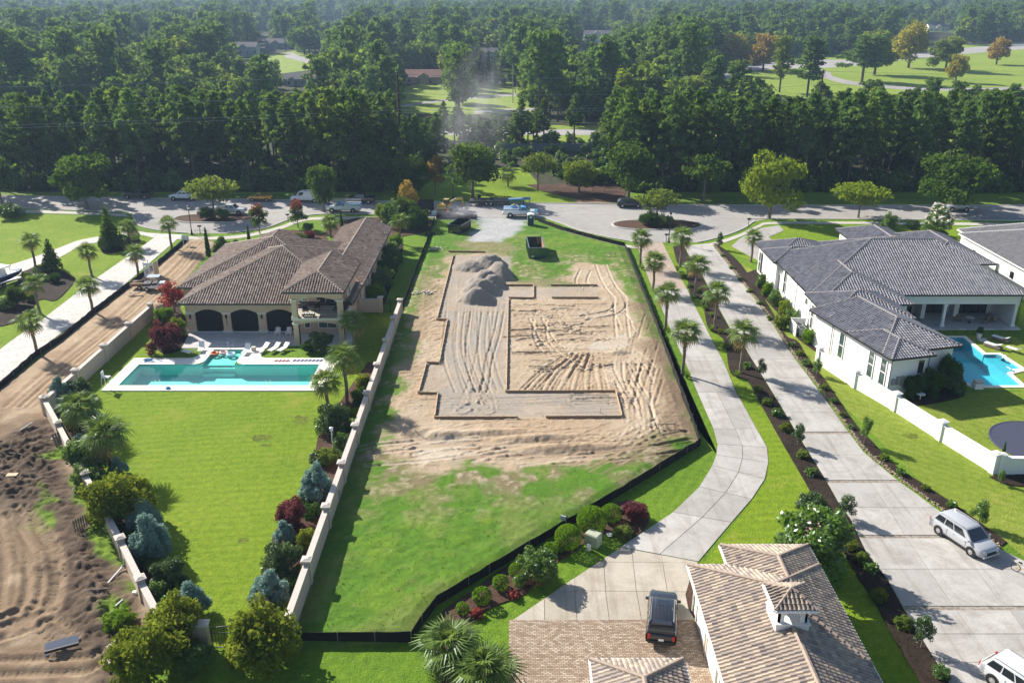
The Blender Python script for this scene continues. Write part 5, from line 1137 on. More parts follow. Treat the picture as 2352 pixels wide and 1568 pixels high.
tree_at(CONET[0], 'conical green tree beside the hedge on the left lawn', 250, 472, 257, 568, 58, 'leaf_oak', ref=(6, 3.8)); tree_at(CONET[1], 'conical green tree between the two left drives', 117, 548, 122, 622, 52, 'leaf_oak', ref=(6, 3.8))
for o in [o for o in COL.objects if o.get('label', '').startswith('tall red tipped')]:
    cr = [c for c in o.children if c.name.startswith('crown')][0]; put('blossom', TIPS, o, scale=cr.scale)
# crape myrtles by the white house
def flowering(label, bx, by, top, w_, flower, mat='leaf_shrub'):
    t = tree_at(SMALLT[0], label, bx, top, bx, by, w_, mat, ref=(3.9, 2.6)); cr = [c for c in t.children if c.name.startswith('crown')][0]
    put('blossom', FLOWERS, t, scale=cr.scale, mat=M[flower]); return t
FLOWERS_S = cloud_mesh('blossom', oak_lobes(65, 1.3, .3, 2.2, 16, .9), 520, .075, 'flower_pink', 6, shell=.98)
FLOWERS = cloud_mesh('blossom', oak_lobes(65, 1.28, 1.2, 4.0, 10, .9), 170, .22, 'flower_white', 5, shell=.9)
flowering('crape myrtle covered in white blossom behind the white house', 2150, 542, 466, 74, 'flower_white'); flowering('small crape myrtle with sparse white blossom on the right lawn', 2220, 580, 518, 58, 'flower_white', 'leaf_lime')
# young trees in the mulch strips
for lab, bx, by, top, w_ in (('young magnolia by the eighth palm in the mulch strip between the drives', 1747, 866, 818, 26), ('young magnolia halfway down the mulch strip between the drives', 1832, 1022, 965, 34), ('young tree in the right mulch strip beside the long concrete drive', 1984, 1020, 950, 30), ('young tree near the end of the white garden wall', 1876, 862, 818, 26),
                           ('young magnolia beside the long drive, just above the pink flowering bush', 1940, 1190, 1130, 48), ('young magnolia in the mulch at the bottom right', 2115, 1488, 1408, 50), ('young tree beside the silver crossover', 2247, 1205, 1140, 46), ('sapling in the mulch by the white wall corner', 2296, 1110, 1075, 20), ('young magnolia between the far ends of the two right drives', 1652, 572, 528, 18)):
    tree_at(SMALLT[rnd.randrange(3)], lab, bx, top, bx, by, w_, 'leaf_magnolia' if 'magnolia' in lab else 'leaf_shrub', ref=(3.9, 2.6))
# ---- palms
def frond_mesh(seed):
    q = random.Random(seed); V = []; F = []; T = []
    def quad(a, b, c, d, t): V.extend([a, b, c, d]); F.append((len(V) - 4, len(V) - 3, len(V) - 2, len(V) - 1)); T.append(t)
    quad((0, -.02, 0), (.75, -.012, .06), (.75, .012, .06), (0, .02, 0), .6)
    for k in range(17):
        a = R(-112 + 14 * k + q.uniform(-3, 3)); l = .95 * (.62 + .38 * math.cos(a * .8)); ca, sa = math.cos(a), math.sin(a); t = q.random(); dz = -.30 * l * q.uniform(.6, 1.4); o = (.72, 0, .06); wd = .045
        m1 = (o[0] + ca * l * .55, sa * l * .55, .06 + .05); e1 = (o[0] + ca * l, sa * l, .06 + dz); nx, ny = -sa * wd, ca * wd
        quad((o[0] - nx * .3, -ny * .3, .06), (m1[0] - nx, m1[1] - ny, m1[2]), (m1[0] + nx, m1[1] + ny, m1[2]), (o[0] + nx * .3, ny * .3, .06), t)
        quad((m1[0] - nx, m1[1] - ny, m1[2]), (e1[0] - nx * .15, e1[1] - ny * .15, e1[2]), (e1[0] + nx * .15, e1[1] + ny * .15, e1[2]), (m1[0] + nx, m1[1] + ny, m1[2]), t)
    return np_mesh('frond', V, F, M['leaf_palm'], T)
FROND = [frond_mesh(i) for i in range(3)]
def palm_trunk(h, seed):
    q = random.Random(seed); m = MB(); n = 9; pts = [(.03 * math.sin(k * 1.3), .03 * math.cos(k), h * k / n) for k in range(n + 1)]
    m.tube(pts, [.26] + [.17 + .02 * (k % 2) for k in range(n - 2)] + [.24, .2], 8)
    for k in range(int(h * 5)):
        z = h * (.55 + .45 * k / (h * 5)); a = k * 2.4; m.beam((math.cos(a) * .15, math.sin(a) * .15, z), (math.cos(a) * .33, math.sin(a) * .33, z + .22), .09, .03)
    return m.mesh('trunk', M['bark_palm'])
PTR = {}
def palm(label, bx, by, ctop, group=None, s=1.0, nf=26, hc=None, old=3):
    b = G(bx, by); h = hc or max(1.2, HT(bx, by, ctop) - .3); key = round(h * 2) / 2
    if key not in PTR: PTR[key] = palm_trunk(key, int(key * 10))
    t = thing('palm_tree', label, 'palm', b, rnd.uniform(0, 6.28), group); put('trunk', PTR[key], t, scale=(1, 1, h / key))
    for k in range(nf):
        f = k / (nf - 1); el = R(80 - 128 * f + rnd.uniform(-9, 9)); az = k * 2.399 + rnd.uniform(-.2, .2); sc = s * 1.28 * rnd.uniform(.85, 1.1) * (.75 + .25 * min(1, f * 2))
        put('frond', FROND[k % 3], t, (0, 0, h), (rnd.uniform(-.3, .3), -el, az), (sc, sc, sc), M['leaf_palm_old'] if f > 1 - old / nf else None)
    return t
row = 'palms lining the left paved drives'
for lab, bx, by, ct in (('palm on the right of the pale paved drive, nearest the street', 395, 572, 509), ('palm beside the conical tree and clipped hedge', 301, 565, 517), ('leftmost palm, beside the upper narrow paved drive', 82, 613, 549), ('second palm from the street on the left side of the pale drive', 211, 635, 572),
                        ('second palm from the street on the right side of the pale drive', 319, 636, 577), ('palm among the shrubs beside the mulch bed at left', 92, 721, 649), ('third palm from the street on the right side of the pale drive', 214, 720, 652), ('lowest palm on the left side of the pale drive', 86, 815, 732)):
    palm(lab, bx, by, ct, row, .95)
for lab, bx, by, ct in (('palm against the house side of the long tan wall by the porch', 815, 808, 735), ('tall slim palm by the right end of the left pool', 798, 926, 815), ('palm with grey green fronds at the right end of the left pool', 752, 928, 872), ('palm on the lawn right of the tan house', 920, 560, 504), ('palm in the front garden of the tan house', 760, 545, 507)):
    palm(lab, bx, by, ct, 'palms round the tan house', 1.05)
palm('short leaning palm in the shrubs by the left garden wall, upper one', 197, 1000, 930, 'palms round the tan house', 1.15, 30); palm('palm in the shrubs by the left garden wall, lower one', 257, 1085, 992, 'palms round the tan house', 1.2, 30)
for k, (bx, by, ct) in enumerate(((1470, 613, 543), (1500, 668, 595), (1528, 758, 668), (1568, 860, 758))): palm(('first', 'second', 'third', 'fourth')[k] + ' palm from the street on the left of the curved drive', bx, by, ct, 'palms between the right-hand drives', 1.05)
for k, (bx, by, ct) in enumerate(((1562, 613, 538), (1596, 682, 604), (1641, 752, 666), (1700, 857, 760))): palm(('first', 'second', 'third', 'fourth')[k] + ' palm from the street in the strip between the two drives', bx, by, ct, 'palms between the right-hand drives', 1.1)
palm('palm on the lawn at the corner of the white house', 1725, 602, 540, None, .95)
palm('small bushy palm on the sunny verge lawn', 1167, 428, 397, None, 1.2, 24)
palm('large clump palm at the bottom edge, left one', 1035, 1530, 1463, 'bottom clump palms', 1.15, 40, 1.5, 1); palm('large clump palm at the bottom edge, right one', 1112, 1590, 1518, 'bottom clump palms', 1.2, 40, 1.5, 1)
# ---- shrubs: kits of about 1 m, 2 m and 3.4 m
def shrub_lobes(seed, R_, h, n=24):
    q = np.random.default_rng(seed); out = [(0, 0, h * .45, R_ * .62, R_ * .62, h * .4)]
    for k in range(n): a = k * 2.4 + q.uniform(-.4, .4); f = q.uniform(.3, .78); s = R_ * q.uniform(.2, .36); out.append((math.cos(a) * R_ * f, math.sin(a) * R_ * f, h * (.15 + .8 * q.random() * (1.15 - f * .7)), s, s, s * q.uniform(.9, 1.5)))
    return out
def spiky_lobes(seed, R_, h):
    q = np.random.default_rng(seed); out = []
    for k in range(26): a = k * 2.4; f = q.uniform(.05, .85); z = h * (1 - f) * q.uniform(.55, 1.0) + .15; out.append((math.cos(a) * R_ * f, math.sin(a) * R_ * f, z, .32 * R_ * .8, .32 * R_ * .8, .2 * h))
    return out
KIT = {}
for nm, sz, n, ls in (('s', 1.0, 420, .13), ('m', 2.0, 2600, .105), ('l', 3.4, 7200, .115)):
    KIT['leafy' + nm] = (sz, [cloud_mesh('foliage', shrub_lobes(i * 3 + int(sz), sz / 2, sz * .85), n, ls, 'leaf_shrub', 200 + i, shell=.3) for i in range(2)])
    KIT['spiky' + nm] = (sz, [cloud_mesh('foliage', spiky_lobes(i, sz / 2, sz * .9), int(n * 1.3), ls * .8, 'leaf_juniper', 220 + i, aspect=3.2, shell=.2) for i in range(2)])
    KIT['ball' + nm] = (sz, [cloud_mesh('foliage', [(0, 0, sz * .47, sz / 2, sz / 2, sz * .47)], int(n * 1.5), ls * .75, 'leaf_box', 240, aspect=1.3, shell=.86)])
KIT['column'] = (1.0, [cloud_mesh('foliage', [(0, 0, .3 + k * .42, .42 * (1 - (k / 10) ** 2) + .06, .42 * (1 - (k / 10) ** 2) + .06, .4) for k in range(10)], 1300, .16, 'leaf_cypress', 260, aspect=2.2, shell=.5)])
KIT['drum'] = (1.0, [cloud_mesh('foliage', [(0, 0, .2 + .18 * k, .5, .5, .22) for k in range(8)], 1100, .12, 'leaf_box', 265, aspect=1.3, shell=.8)])
STEM = MB().tube([(0, 0, -.05), (.02, 0, .25), (0, .03, .5)], [.05, .035, .015], 5).tube([(0, 0, .1), (.15, .1, .4)], [.025, .01], 4).tube([(0, 0, .12), (-.14, .06, .42)], [.025, .01], 4).mesh('stem', M['bark'])
BLADES = None
def grass_clump(seed):
    q = np.random.default_rng(seed); n = 130; a = q.random(n) * 6.283; l = .5 + .5 * q.random(n); tilt = q.random(n) * .75; w_ = .018; d = np.stack([np.cos(a), np.sin(a)], 1); V = []; F = []
    for k in range(n):
        dx, dy = d[k]; r0 = .08 * q.random(); L_ = l[k]; p0 = (dx * r0, dy * r0, 0); p1 = (dx * (r0 + L_ * tilt[k] * .5), dy * (r0 + L_ * tilt[k] * .5), L_ * .6); p2 = (dx * (r0 + L_ * tilt[k]), dy * (r0 + L_ * tilt[k]), L_ * (.95 - tilt[k] * .55)); b = len(V)
        V += [(p0[0] - dy * w_, p0[1] + dx * w_, 0), (p0[0] + dy * w_, p0[1] - dx * w_, 0), (p1[0] + dy * w_, p1[1] - dx * w_, p1[2]), (p1[0] - dy * w_, p1[1] + dx * w_, p1[2]), p2, p2]; F += [(b, b + 1, b + 2, b + 3), (b + 3, b + 2, b + 4, b + 5)]
    return np_mesh('blades', V, F, M['weed'], q.random(len(F)))
GRASSC = grass_clump(3)
def shrub(kind, label, x, y, wpx, mat=None, hf=1.0, group=None, name='shrub', cat='shrub', z=.03, wm=None):
    b = G(x, y); w_ = wm or 1.12 * wpx * (b.y * _cp + CAM_H * _sp) / FOC; b.z = z
    k = kind if kind in KIT else kind + ('s' if w_ < 1.4 else 'm' if w_ < 2.7 else 'l'); sz, ms = KIT[k]; t = thing(name, label, cat, b, rnd.uniform(0, 6.28), group); s = w_ / sz
    put('foliage', ms[rnd.randrange(len(ms))], t, scale=(s, s, s * hf), mat=M[mat] if mat else None); put('stem', STEM, t, scale=(w_, w_, w_ * .8 * hf)); return t
def clump(label, x, y, s=1.0, group=None, mat=None):
    t = thing('grass_clump', label, 'grass', G(x, y, .04), rnd.uniform(0, 6), group); put('blades', GRASSC, t, scale=(s, s, s), mat=M[mat] if mat else None); return t
SH = [  # kind, material, label, x, y(base), width px, height factor
 ('leafy', 'leaf_gold', 'yellow green columnar shrub against the long tan wall by the pool', 836, 905, 36, 1.7), ('leafy', 'leaf_cypress', 'dark upright shrub against the tan wall below the yellow one', 826, 932, 40, 1.3), ('leafy', 'leaf_magnolia', 'large glossy dark magnolia shrub on the right of the back lawn', 770, 998, 74, 1.2), ('leafy', 'leaf_shrub', 'mid green shrub under the dark magnolia', 792, 1030, 52, .9),
 ('leafy', 'leaf_box', 'bright green shrub with orange flowers by the tall slim palm', 815, 960, 34, .8), ('leafy', 'leaf_olive', 'thin olive shrub beside the white birdhouse post', 748, 1065, 52, .8), ('leafy', 'leaf_magnolia', 'dark shrub left of the thin olive shrub', 730, 1065, 40, .9), ('spiky', 'leaf_juniper', 'large blue green juniper on the right of the back lawn', 730, 1148, 84, 1.1), ('leafy', 'leaf_purple', 'round purple leaved shrub on the right of the back lawn', 672, 1210, 74, 1.1), ('leafy', 'leaf_cypress', 'dark green fern like shrub behind the blue juniper', 700, 1170, 40, .7),
 ('spiky', 'leaf_juniper', 'small blue juniper below the purple shrub', 655, 1245, 52, 1.0), ('leafy', 'leaf_gold', 'yellow green shrub touching the long tan wall', 706, 1258, 54, 1.1), ('leafy', 'leaf_magnolia', 'dark magnolia shrub with brown tips by the lower wall', 655, 1322, 88, 1.1), ('spiky', 'leaf_juniper', 'spreading blue juniper at the lower right of the back lawn', 622, 1388, 100, .9), ('leafy', 'leaf_cypress', 'dark shrub between the spreading juniper and the wall', 672, 1360, 60, .8), ('leafy', 'leaf_gold', 'very large yellow green bush at the right of the lower gate', 605, 1545, 165, 1.15),
 ('spiky', 'leaf_juniper', 'blue juniper in the top corner of the left garden wall', 140, 925, 48, 1.3), ('leafy', 'leaf_magnolia', 'dark magnolia shrub by the pool slide corner', 182, 912, 52, 1.0), ('spiky', 'leaf_juniper', 'blue juniper between the two left palms', 218, 985, 56, .9), ('leafy', 'leaf_shrub', 'green shrub between the left wall and the lower palm', 203, 1085, 96, 1.0), ('spiky', 'leaf_juniper', 'small blue juniper beside the lower left palm', 275, 1090, 44, 1.0), ('leafy', 'leaf_shrub', 'green shrub against the left wall below the palms', 205, 1125, 70, 1.0),
 ('leafy', 'leaf_gold', 'large yellow green bush halfway down the left wall', 278, 1205, 150, 1.0), ('spiky', 'leaf_juniper', 'blue juniper below the large yellow green bush, upper one', 335, 1225, 84, 1.0), ('spiky', 'leaf_juniper', 'large blue juniper on the left edge of the back lawn', 352, 1282, 100, 1.1), ('leafy', 'leaf_magnolia', 'brown tipped magnolia shrub at the lower left of the back lawn', 395, 1345, 80, 1.0), ('leafy', 'leaf_shrub', 'green shrub against the lower left wall', 365, 1372, 60, .9), ('spiky', 'leaf_juniper', 'wide blue juniper above the lower bushes', 440, 1412, 90, .9), ('leafy', 'leaf_olive', 'small brownish shrub between junipers on the left edge', 360, 1310, 50, .7),
 ('leafy', 'leaf_gold', 'very large yellow green bush left of the lower gate', 410, 1490, 130, 1.15), ('leafy', 'leaf_gold', 'very large yellow green bush at the bottom edge left of centre', 340, 1570, 170, 1.05), ('leafy', 'weed', 'light green weedy bush outside the lower left wall', 275, 1445, 74, .7),
 ('leafy', 'leaf_purple', 'purple shrub beside the left end of the pool', 382, 806, 74, 1.0), ('leafy', 'leaf_lime', 'lime green shrub behind the purple one by the loggia', 408, 772, 46, 1.0), ('leafy', 'leaf_box', 'light green bush below the red flowering tree', 382, 742, 46, .9), ('leafy', 'leaf_magnolia', 'rounded dark shrub in front of the porch of the tan house', 738, 806, 58, .9), ('leafy', 'leaf_cypress', 'low dark shrub beside the porch column', 712, 808, 34, .9),
 ('leafy', 'leaf_box', 'bright green shrub on the right side of the tan house, farthest', 908, 575, 36, 1.2), ('leafy', 'leaf_shrub', 'green shrub on the right side of the tan house, second', 901, 605, 46, 1.2), ('leafy', 'leaf_cypress', 'dark green shrub on the right side of the tan house, third', 892, 632, 48, 1.1), ('leafy', 'leaf_shrub', 'wide green shrub on the right side of the tan house, fourth', 882, 660, 52, 1.0), ('leafy', 'leaf_box', 'green shrub on the right side of the tan house, nearest', 862, 690, 46, 1.0),
 ('leafy', 'leaf_shrub', 'big leafy bush in front of the dump truck, left one', 900, 520, 56, 1.1), ('leafy', 'leaf_cypress', 'dark bush beside the silt fence end', 960, 528, 58, 1.0), ('leafy', 'leaf_lime', 'bright leafy bush behind the palm near the dump truck', 880, 508, 40, 1.1), ('leafy', 'leaf_oak', 'tall bush under the reddish small tree', 935, 516, 60, 1.2), ('leafy', 'leaf_purple', 'purple brown low shrub in the tan house front garden', 712, 548, 30, .7), ('leafy', 'leaf_gold', 'yellow shrub by the wing roof, left one', 727, 566, 15, .9), ('leafy', 'leaf_gold', 'yellow shrub by the wing roof, right one', 742, 568, 15, .9), ('leafy', 'leaf_olive', 'greyish shrub behind the tan house roof', 690, 555, 34, .7), ('leafy', 'leaf_shrub', 'low green shrub beside the right red tipped shrub', 708, 530, 24, .9), ('spiky', 'leaf_palm', 'spiky green yucca clump on the haul road side garden', 512, 580, 46, .8), ('spiky', 'leaf_palm', 'small spiky clump left of the narrow cypress', 545, 572, 30, .7),
 ('leafy', 'leaf_cypress', 'dark clipped hedge on the left island side, left half', 476, 503, 36, .8), ('leafy', 'leaf_shrub', 'green bush under the flat topped tree on the left island', 512, 503, 34, .8), ('leafy', 'leaf_cypress', 'broad dark bush on the right island', 1492, 518, 50, .7), ('leafy', 'leaf_shrub', 'dark bush on the right island beside the lamp post', 1525, 519, 40, .7),
 ('ball', 'leaf_cypress', 'dark clipped round bush left of the conical tree', 245, 575, 30, 1.0), ('ball', 'leaf_cypress', 'dark clipped round bush right of the conical tree', 282, 572, 32, 1.0), ('ball', 'leaf_shrub', 'clipped round bush nearest the pale drive entrance', 309, 553, 24, 1.0), ('leafy', 'leaf_shrub', 'dark hedge at the left edge beside the street', 22, 500, 58, .6), ('leafy', 'leaf_olive', 'yellowish shrub at the left end of the small bed', 62, 640, 22, .8), ('ball', 'leaf_shrub', 'round bush beside the leftmost palm base', 90, 630, 22, .9), ('leafy', 'leaf_shrub', 'green bush below the small conical tree, left one', 100, 645, 24, .8), ('leafy', 'leaf_cypress', 'green bush below the small conical tree, right one', 128, 648, 28, .9),
 ('leafy', 'leaf_oak', 'tall round shrub beside the boat', 41, 702, 42, 1.3), ('leafy', 'leaf_shrub', 'low hedge in front of the boat', 10, 710, 40, .8), ('leafy', 'leaf_shrub', 'green shrub left of the mulch bed palm', 70, 692, 24, 1.0),
 ('ball', 'leaf_box', 'largest clipped round box bush by the green utility box', 1358, 1222, 62, 1.0), ('ball', 'leaf_box', 'second largest clipped box bush left of the utility box', 1304, 1258, 56, 1.0), ('ball', 'leaf_box', 'clipped box bush right of the largest one', 1403, 1196, 44, .9), ('leafy', 'leaf_box', 'low green bush above the red flowering bush', 1270, 1270, 44, .7), ('leafy', 'leaf_red', 'bush with red flowers in the bed beside the forecourt', 1232, 1335, 96, .9), ('ball', 'leaf_box', 'bright round bush left of the red flowering bush', 1190, 1325, 40, .9), ('ball', 'leaf_box', 'small round bush third from the left by the diagonal fence', 1150, 1352, 34, 1.0), ('ball', 'leaf_box', 'round bush second from the left by the diagonal fence', 1107, 1384, 40, .95), ('ball', 'leaf_box', 'smallest round bush, leftmost by the diagonal fence', 1062, 1408, 27, 1.0), ('leafy', 'leaf_purple', 'dark red shrub at the right end of the box bushes', 1455, 1192, 58, .8), ('leafy', 'leaf_olive', 'olive low shrub below the dark red shrub', 1428, 1228, 50, .5),
 ('leafy', 'leaf_red', 'small rusty shrub in the mulch above the clump palms, right', 1180, 1372, 26, .7), ('leafy', 'leaf_red', 'small rusty shrub in the mulch above the clump palms, left', 1097, 1415, 30, .7), ('leafy', 'leaf_box', 'small bright green shrub against the garage wall', 1597, 1400, 18, 1.3),
 ('leafy', 'leaf_magnolia', 'dark bush by the drive above the pink flowering bush', 1862, 1185, 70, .9), ('leafy', 'leaf_magnolia', 'glossy shrub beside the young magnolia and long drive', 1890, 1195, 46, .9),
 ('leafy', 'leaf_cypress', 'dark green shrub bed by the corner of the white house, left', 2098, 910, 56, 1.1), ('leafy', 'leaf_cypress', 'dark green shrub bed by the corner of the white house, middle', 2140, 905, 62, 1.1), ('leafy', 'leaf_cypress', 'tall dark shrub beside the white house pool', 2175, 888, 56, 1.5), ('leafy', 'leaf_magnolia', 'dark low shrub at the right end of the white house bed', 2192, 902, 50, 1.0),
 ('leafy', 'leaf_shrub', 'leafy bush along the white house wall, farthest', 1746, 660, 26, 1.5), ('leafy', 'leaf_box', 'leafy bush along the white house wall, second', 1760, 680, 28, 1.4), ('leafy', 'leaf_shrub', 'leafy bush along the white house wall, third', 1778, 700, 30, 1.3), ('leafy', 'leaf_lime', 'light green bush along the white house wall, fourth', 1800, 720, 30, 1.3), ('leafy', 'leaf_shrub', 'bush beside the air conditioner screen', 1815, 745, 36, 1.2), ('leafy', 'leaf_olive', 'yellowish bush in front of the air conditioner screen', 1795, 755, 34, 1.2), ('leafy', 'leaf_box', 'bright bush below the air conditioner screen', 1862, 790, 40, 1.1),
 ('leafy', 'leaf_shrub', 'shrub behind the white house roof, left', 2040, 527, 34, 1.2), ('ball', 'leaf_cypress', 'dark round shrub under the white crape myrtle, left', 2095, 527, 26, .8), ('ball', 'leaf_shrub', 'dark round shrub under the white crape myrtle, right', 2128, 537, 26, .8), ('leafy', 'leaf_olive', 'low shrub bed under the white crape myrtle', 2155, 545, 40, .5), ('leafy', 'leaf_shrub', 'shrub by the corner of the right edge house', 2240, 585, 20, .9)]
SH += [('spiky', 'leaf_juniper', 'low blue juniper at the foot of the upper left palm', 190, 1025, 46, .7), ('leafy', 'leaf_olive', 'brownish shrub against the wall beside the upper left palm', 172, 985, 44, .8), ('leafy', 'leaf_shrub', 'green shrub right of the lower left palm base', 262, 1120, 62, .8), ('leafy', 'leaf_cypress', 'dark shrub under the large yellow green bush', 305, 1235, 56, .8), ('leafy', 'leaf_shrub', 'green shrub on the wall side of the large blue juniper', 318, 1300, 56, .9), ('leafy', 'leaf_olive', 'olive shrub between the magnolia and wide juniper', 412, 1388, 54, .8), ('leafy', 'leaf_shrub', 'leafy shrub above the lower left bushes by the wall', 392, 1425, 66, .9),
 ('leafy', 'leaf_shrub', 'green shrub between the wall and the dark magnolia', 806, 990, 40, .9), ('leafy', 'leaf_shrub', 'low green shrub under the white birdhouse', 775, 1055, 42, .7), ('leafy', 'leaf_cypress', 'dark shrub below the large blue juniper', 716, 1185, 50, .7), ('leafy', 'leaf_purple', 'small purple shrub beside the small blue juniper', 690, 1225, 36, .7), ('leafy', 'leaf_shrub', 'green shrub below the brown tipped magnolia', 690, 1330, 44, .8), ('leafy', 'leaf_gold', 'yellow green shrub between the spreading juniper and the big bush', 640, 1425, 70, .8), ('leafy', 'leaf_gold', 'yellow green bush right of the lower gate against the pillar', 648, 1480, 70, 1.0), ('leafy', 'leaf_shrub', 'green bush at the bottom edge left of the gate', 450, 1540, 90, .8)]
for kind, mat, lab, x, y, w_, hf in SH: shrub(kind, lab, x, y, w_, mat, hf)
for lab, x, y, hpx in (('narrow dark cypress by the haul road, left one', 479, 588, 62), ('narrow dark cypress beside the tan house roof, right one', 574, 570, 50), ('narrow dark cypress behind the wing of the tan house', 785, 522, 38), ('small cypress by the white wall end', 2302, 1052, 40)):
    b = G(x, y); h = hpx * (b.y * _cp + 35 * _sp) / FOC * 1.06; t = thing('cypress_tree', lab, 'tree', b); put('foliage', KIT['column'][1][0], t, scale=(h / 4.2 * .8, h / 4.2 * .8, h / 4.3)); put('stem', STEM, t)
for k, (x, y) in enumerate(((2258, 630), (2270, 622), (2281, 638), (2303, 640), (2316, 652))):
    t = thing('clipped_shrub', ('first', 'second', 'third', 'fourth', 'last')[k] + ' drum shaped clipped shrub along the right edge house', 'shrub', G(x, y)); put('foliage', KIT['drum'][1][0], t, scale=(1.25, 1.25, 1.1)); put('stem', STEM, t)
pk = shrub('leafy', 'big bush dotted with pink flowers behind the garage', 1862, 1300, 168, 'leaf_shrub', .95); b_ = pk.location
put('blossom', FLOWERS_S, pk, loc=(0, 0, .35), scale=(1.8, 1.8, 1.75), mat=M['flower_pink'])
rf = [o for o in COL.objects if o.get('label', '').startswith('bush with red flowers')][0]; [c for c in rf.children if c.name.startswith('foliage')][0].material_slots[0].material = M['leaf_shrub']; put('blossom', FLOWERS_S, rf, scale=(1.0, 1.0, .8), mat=M['leaf_red'])
ORD = 'first second third fourth fifth sixth seventh eighth ninth tenth eleventh twelfth thirteenth fourteenth fifteenth sixteenth seventeenth eighteenth nineteenth twentieth'.split()
# small look-alike shrubs in the mulch strips
for k, (x, y, w_) in enumerate([(1573, 640, 16), (1584, 660, 15), (1602, 672, 18), (1620, 712, 16), (1636, 728, 18), (1655, 765, 18), (1668, 800, 18), (1716, 846, 22), (1740, 900, 24), (1762, 930, 26), (1785, 955, 28), (1803, 990, 30), (1843, 1052, 30), (1862, 1090, 30), (1952, 1262, 40), (1975, 1290, 40), (1998, 1312, 36), (2015, 1375, 44), (2072, 1440, 44), (2160, 1555, 46)]):
    shrub('leafy', ORD[k] + ' small low shrub from the street in the mulch strip between the two drives', x, y, w_, ('leaf_olive', 'leaf_shrub', 'leaf_gold')[k % 3], .7, 'small shrubs between the drives')
for k, (x, y, w_) in enumerate([(1660, 590, 12), (1680, 618, 13), (1700, 645, 14), (1722, 672, 15), (1745, 700, 15), (1768, 735, 16), (1818, 795, 18), (1836, 815, 20), (1852, 840, 24), (1892, 895, 22), (1912, 925, 20), (1935, 957, 18), (1954, 985, 18), (2030, 1055, 24), (2068, 1090, 24), (2124, 1125, 22), (2185, 1165, 26)]):
    shrub('leafy', ORD[k] + ' small low shrub from the street in the mulch right of the long drive', x, y, w_, ('leaf_shrub', 'leaf_olive')[k % 2], .65, 'small shrubs right of the long drive')
for k, (x, y) in enumerate(((1474, 618), (1506, 676), (1535, 765), (1577, 868), (1556, 622), (1590, 690), (1634, 760), (1692, 866))): clump('grass tuft at the foot of the ' + ORD[k % 4] + (' palm left of the curved drive' if k < 4 else ' palm between the two drives'), x, y, 1.2, 'grass tufts under the palms')
# ------------------------------------------------------------------ woods, far lawns, roads and houses
def proj(x, y, z):
    zc = y * _cp - (z - CAM_H) * _sp; return 1176 + FOC * x / zc, 784 - FOC * (y * _sp + (z - CAM_H) * _cp) / zc
M['far_lawn'] = ground_mat('far_lawn', [(.13, .20, .02), (.19, .265, .03), (.24, .30, .05)], .02, .3, 3, .3, .1)
sheet('verge_lawn', GP([(880, 432), (980, 404), (1100, 388), (1205, 385), (1240, 425), (1330, 458), (1400, 467), (1176, 465), (880, 461)]), .009, M['lawn_bright'])
M['far_road'] = ground_mat('far_road', [(.25, .235, .23), (.32, .30, .295), (.37, .35, .345)], .03, .2, 3, .1, .02)
back_road = [(-400, 258), (400, 258), (400, 269), (-400, 269)]
sheet('back_road', back_road, .0, M['far_road']); sheet('back_verge', [(-400, 246), (400, 246), (400, 278), (-400, 278)], -.015, M['far_lawn'])
sheet('park_lawn', GP([(1560, 228), (1690, 140), (1800, 128), (2100, 108), (2480, 92), (2480, 222)]), -.012, M['far_lawn'])
sheet('centre_lawn', GP([(900, 262), (930, 200), (1030, 175), (1230, 165), (1230, 262)]), -.012, M['far_lawn'])
sheet('far_yard', GP([(560, 172), (600, 130), (700, 112), (740, 130), (720, 160), (640, 170)]), -.012, M['far_lawn']); sheet('far_meadow', GP([(700, 60), (700, 34), (830, 34), (830, 60)]), -.012, M['far_lawn'])
sheet('far_yard', GP([(1330, 64), (1330, 44), (1480, 44), (1480, 64)]), -.012, M['far_lawn']); sheet('far_yard', GP([(2080, 72), (2080, 50), (2230, 50), (2230, 76)]), -.012, M['far_lawn'])
sheet('pond', GP([(585, 72), (590, 50), (640, 50), (636, 72)]), -.010, M['pool_water_blue'])
sheet('park_road', fine([(1600, 190), (1690, 158), (1760, 146), (1850, 137), (1960, 137), (2100, 120), (2352, 100), (2480, 90), (2480, 106), (2352, 113), (2120, 133), (2010, 146), (1920, 155), (1800, 158), (1720, 166), (1640, 196)], 3), .0, M['far_road'])
sheet('park_path', fine([(1860, 156), (1905, 166), (1915, 176), (1980, 190), (2140, 203), (2352, 200), (2352, 205), (2140, 209), (1970, 197), (1900, 182), (1880, 168)], 3), .004, M['far_road'])
sheet('centre_road', fine([(900, 246), (960, 236), (1090, 222), (1230, 212), (1230, 217), (1090, 227), (960, 241), (900, 252)], 3), .0, M['far_road']); sheet('centre_road', GP([(1090, 254), (1230, 248), (1230, 254), (1090, 262)]), .0, M['far_road'])
sheet('far_drive', fine([(655, 122), (672, 122), (690, 130), (720, 137), (740, 146), (730, 150), (690, 141), (655, 132)], 3), .0, M['far_road'])
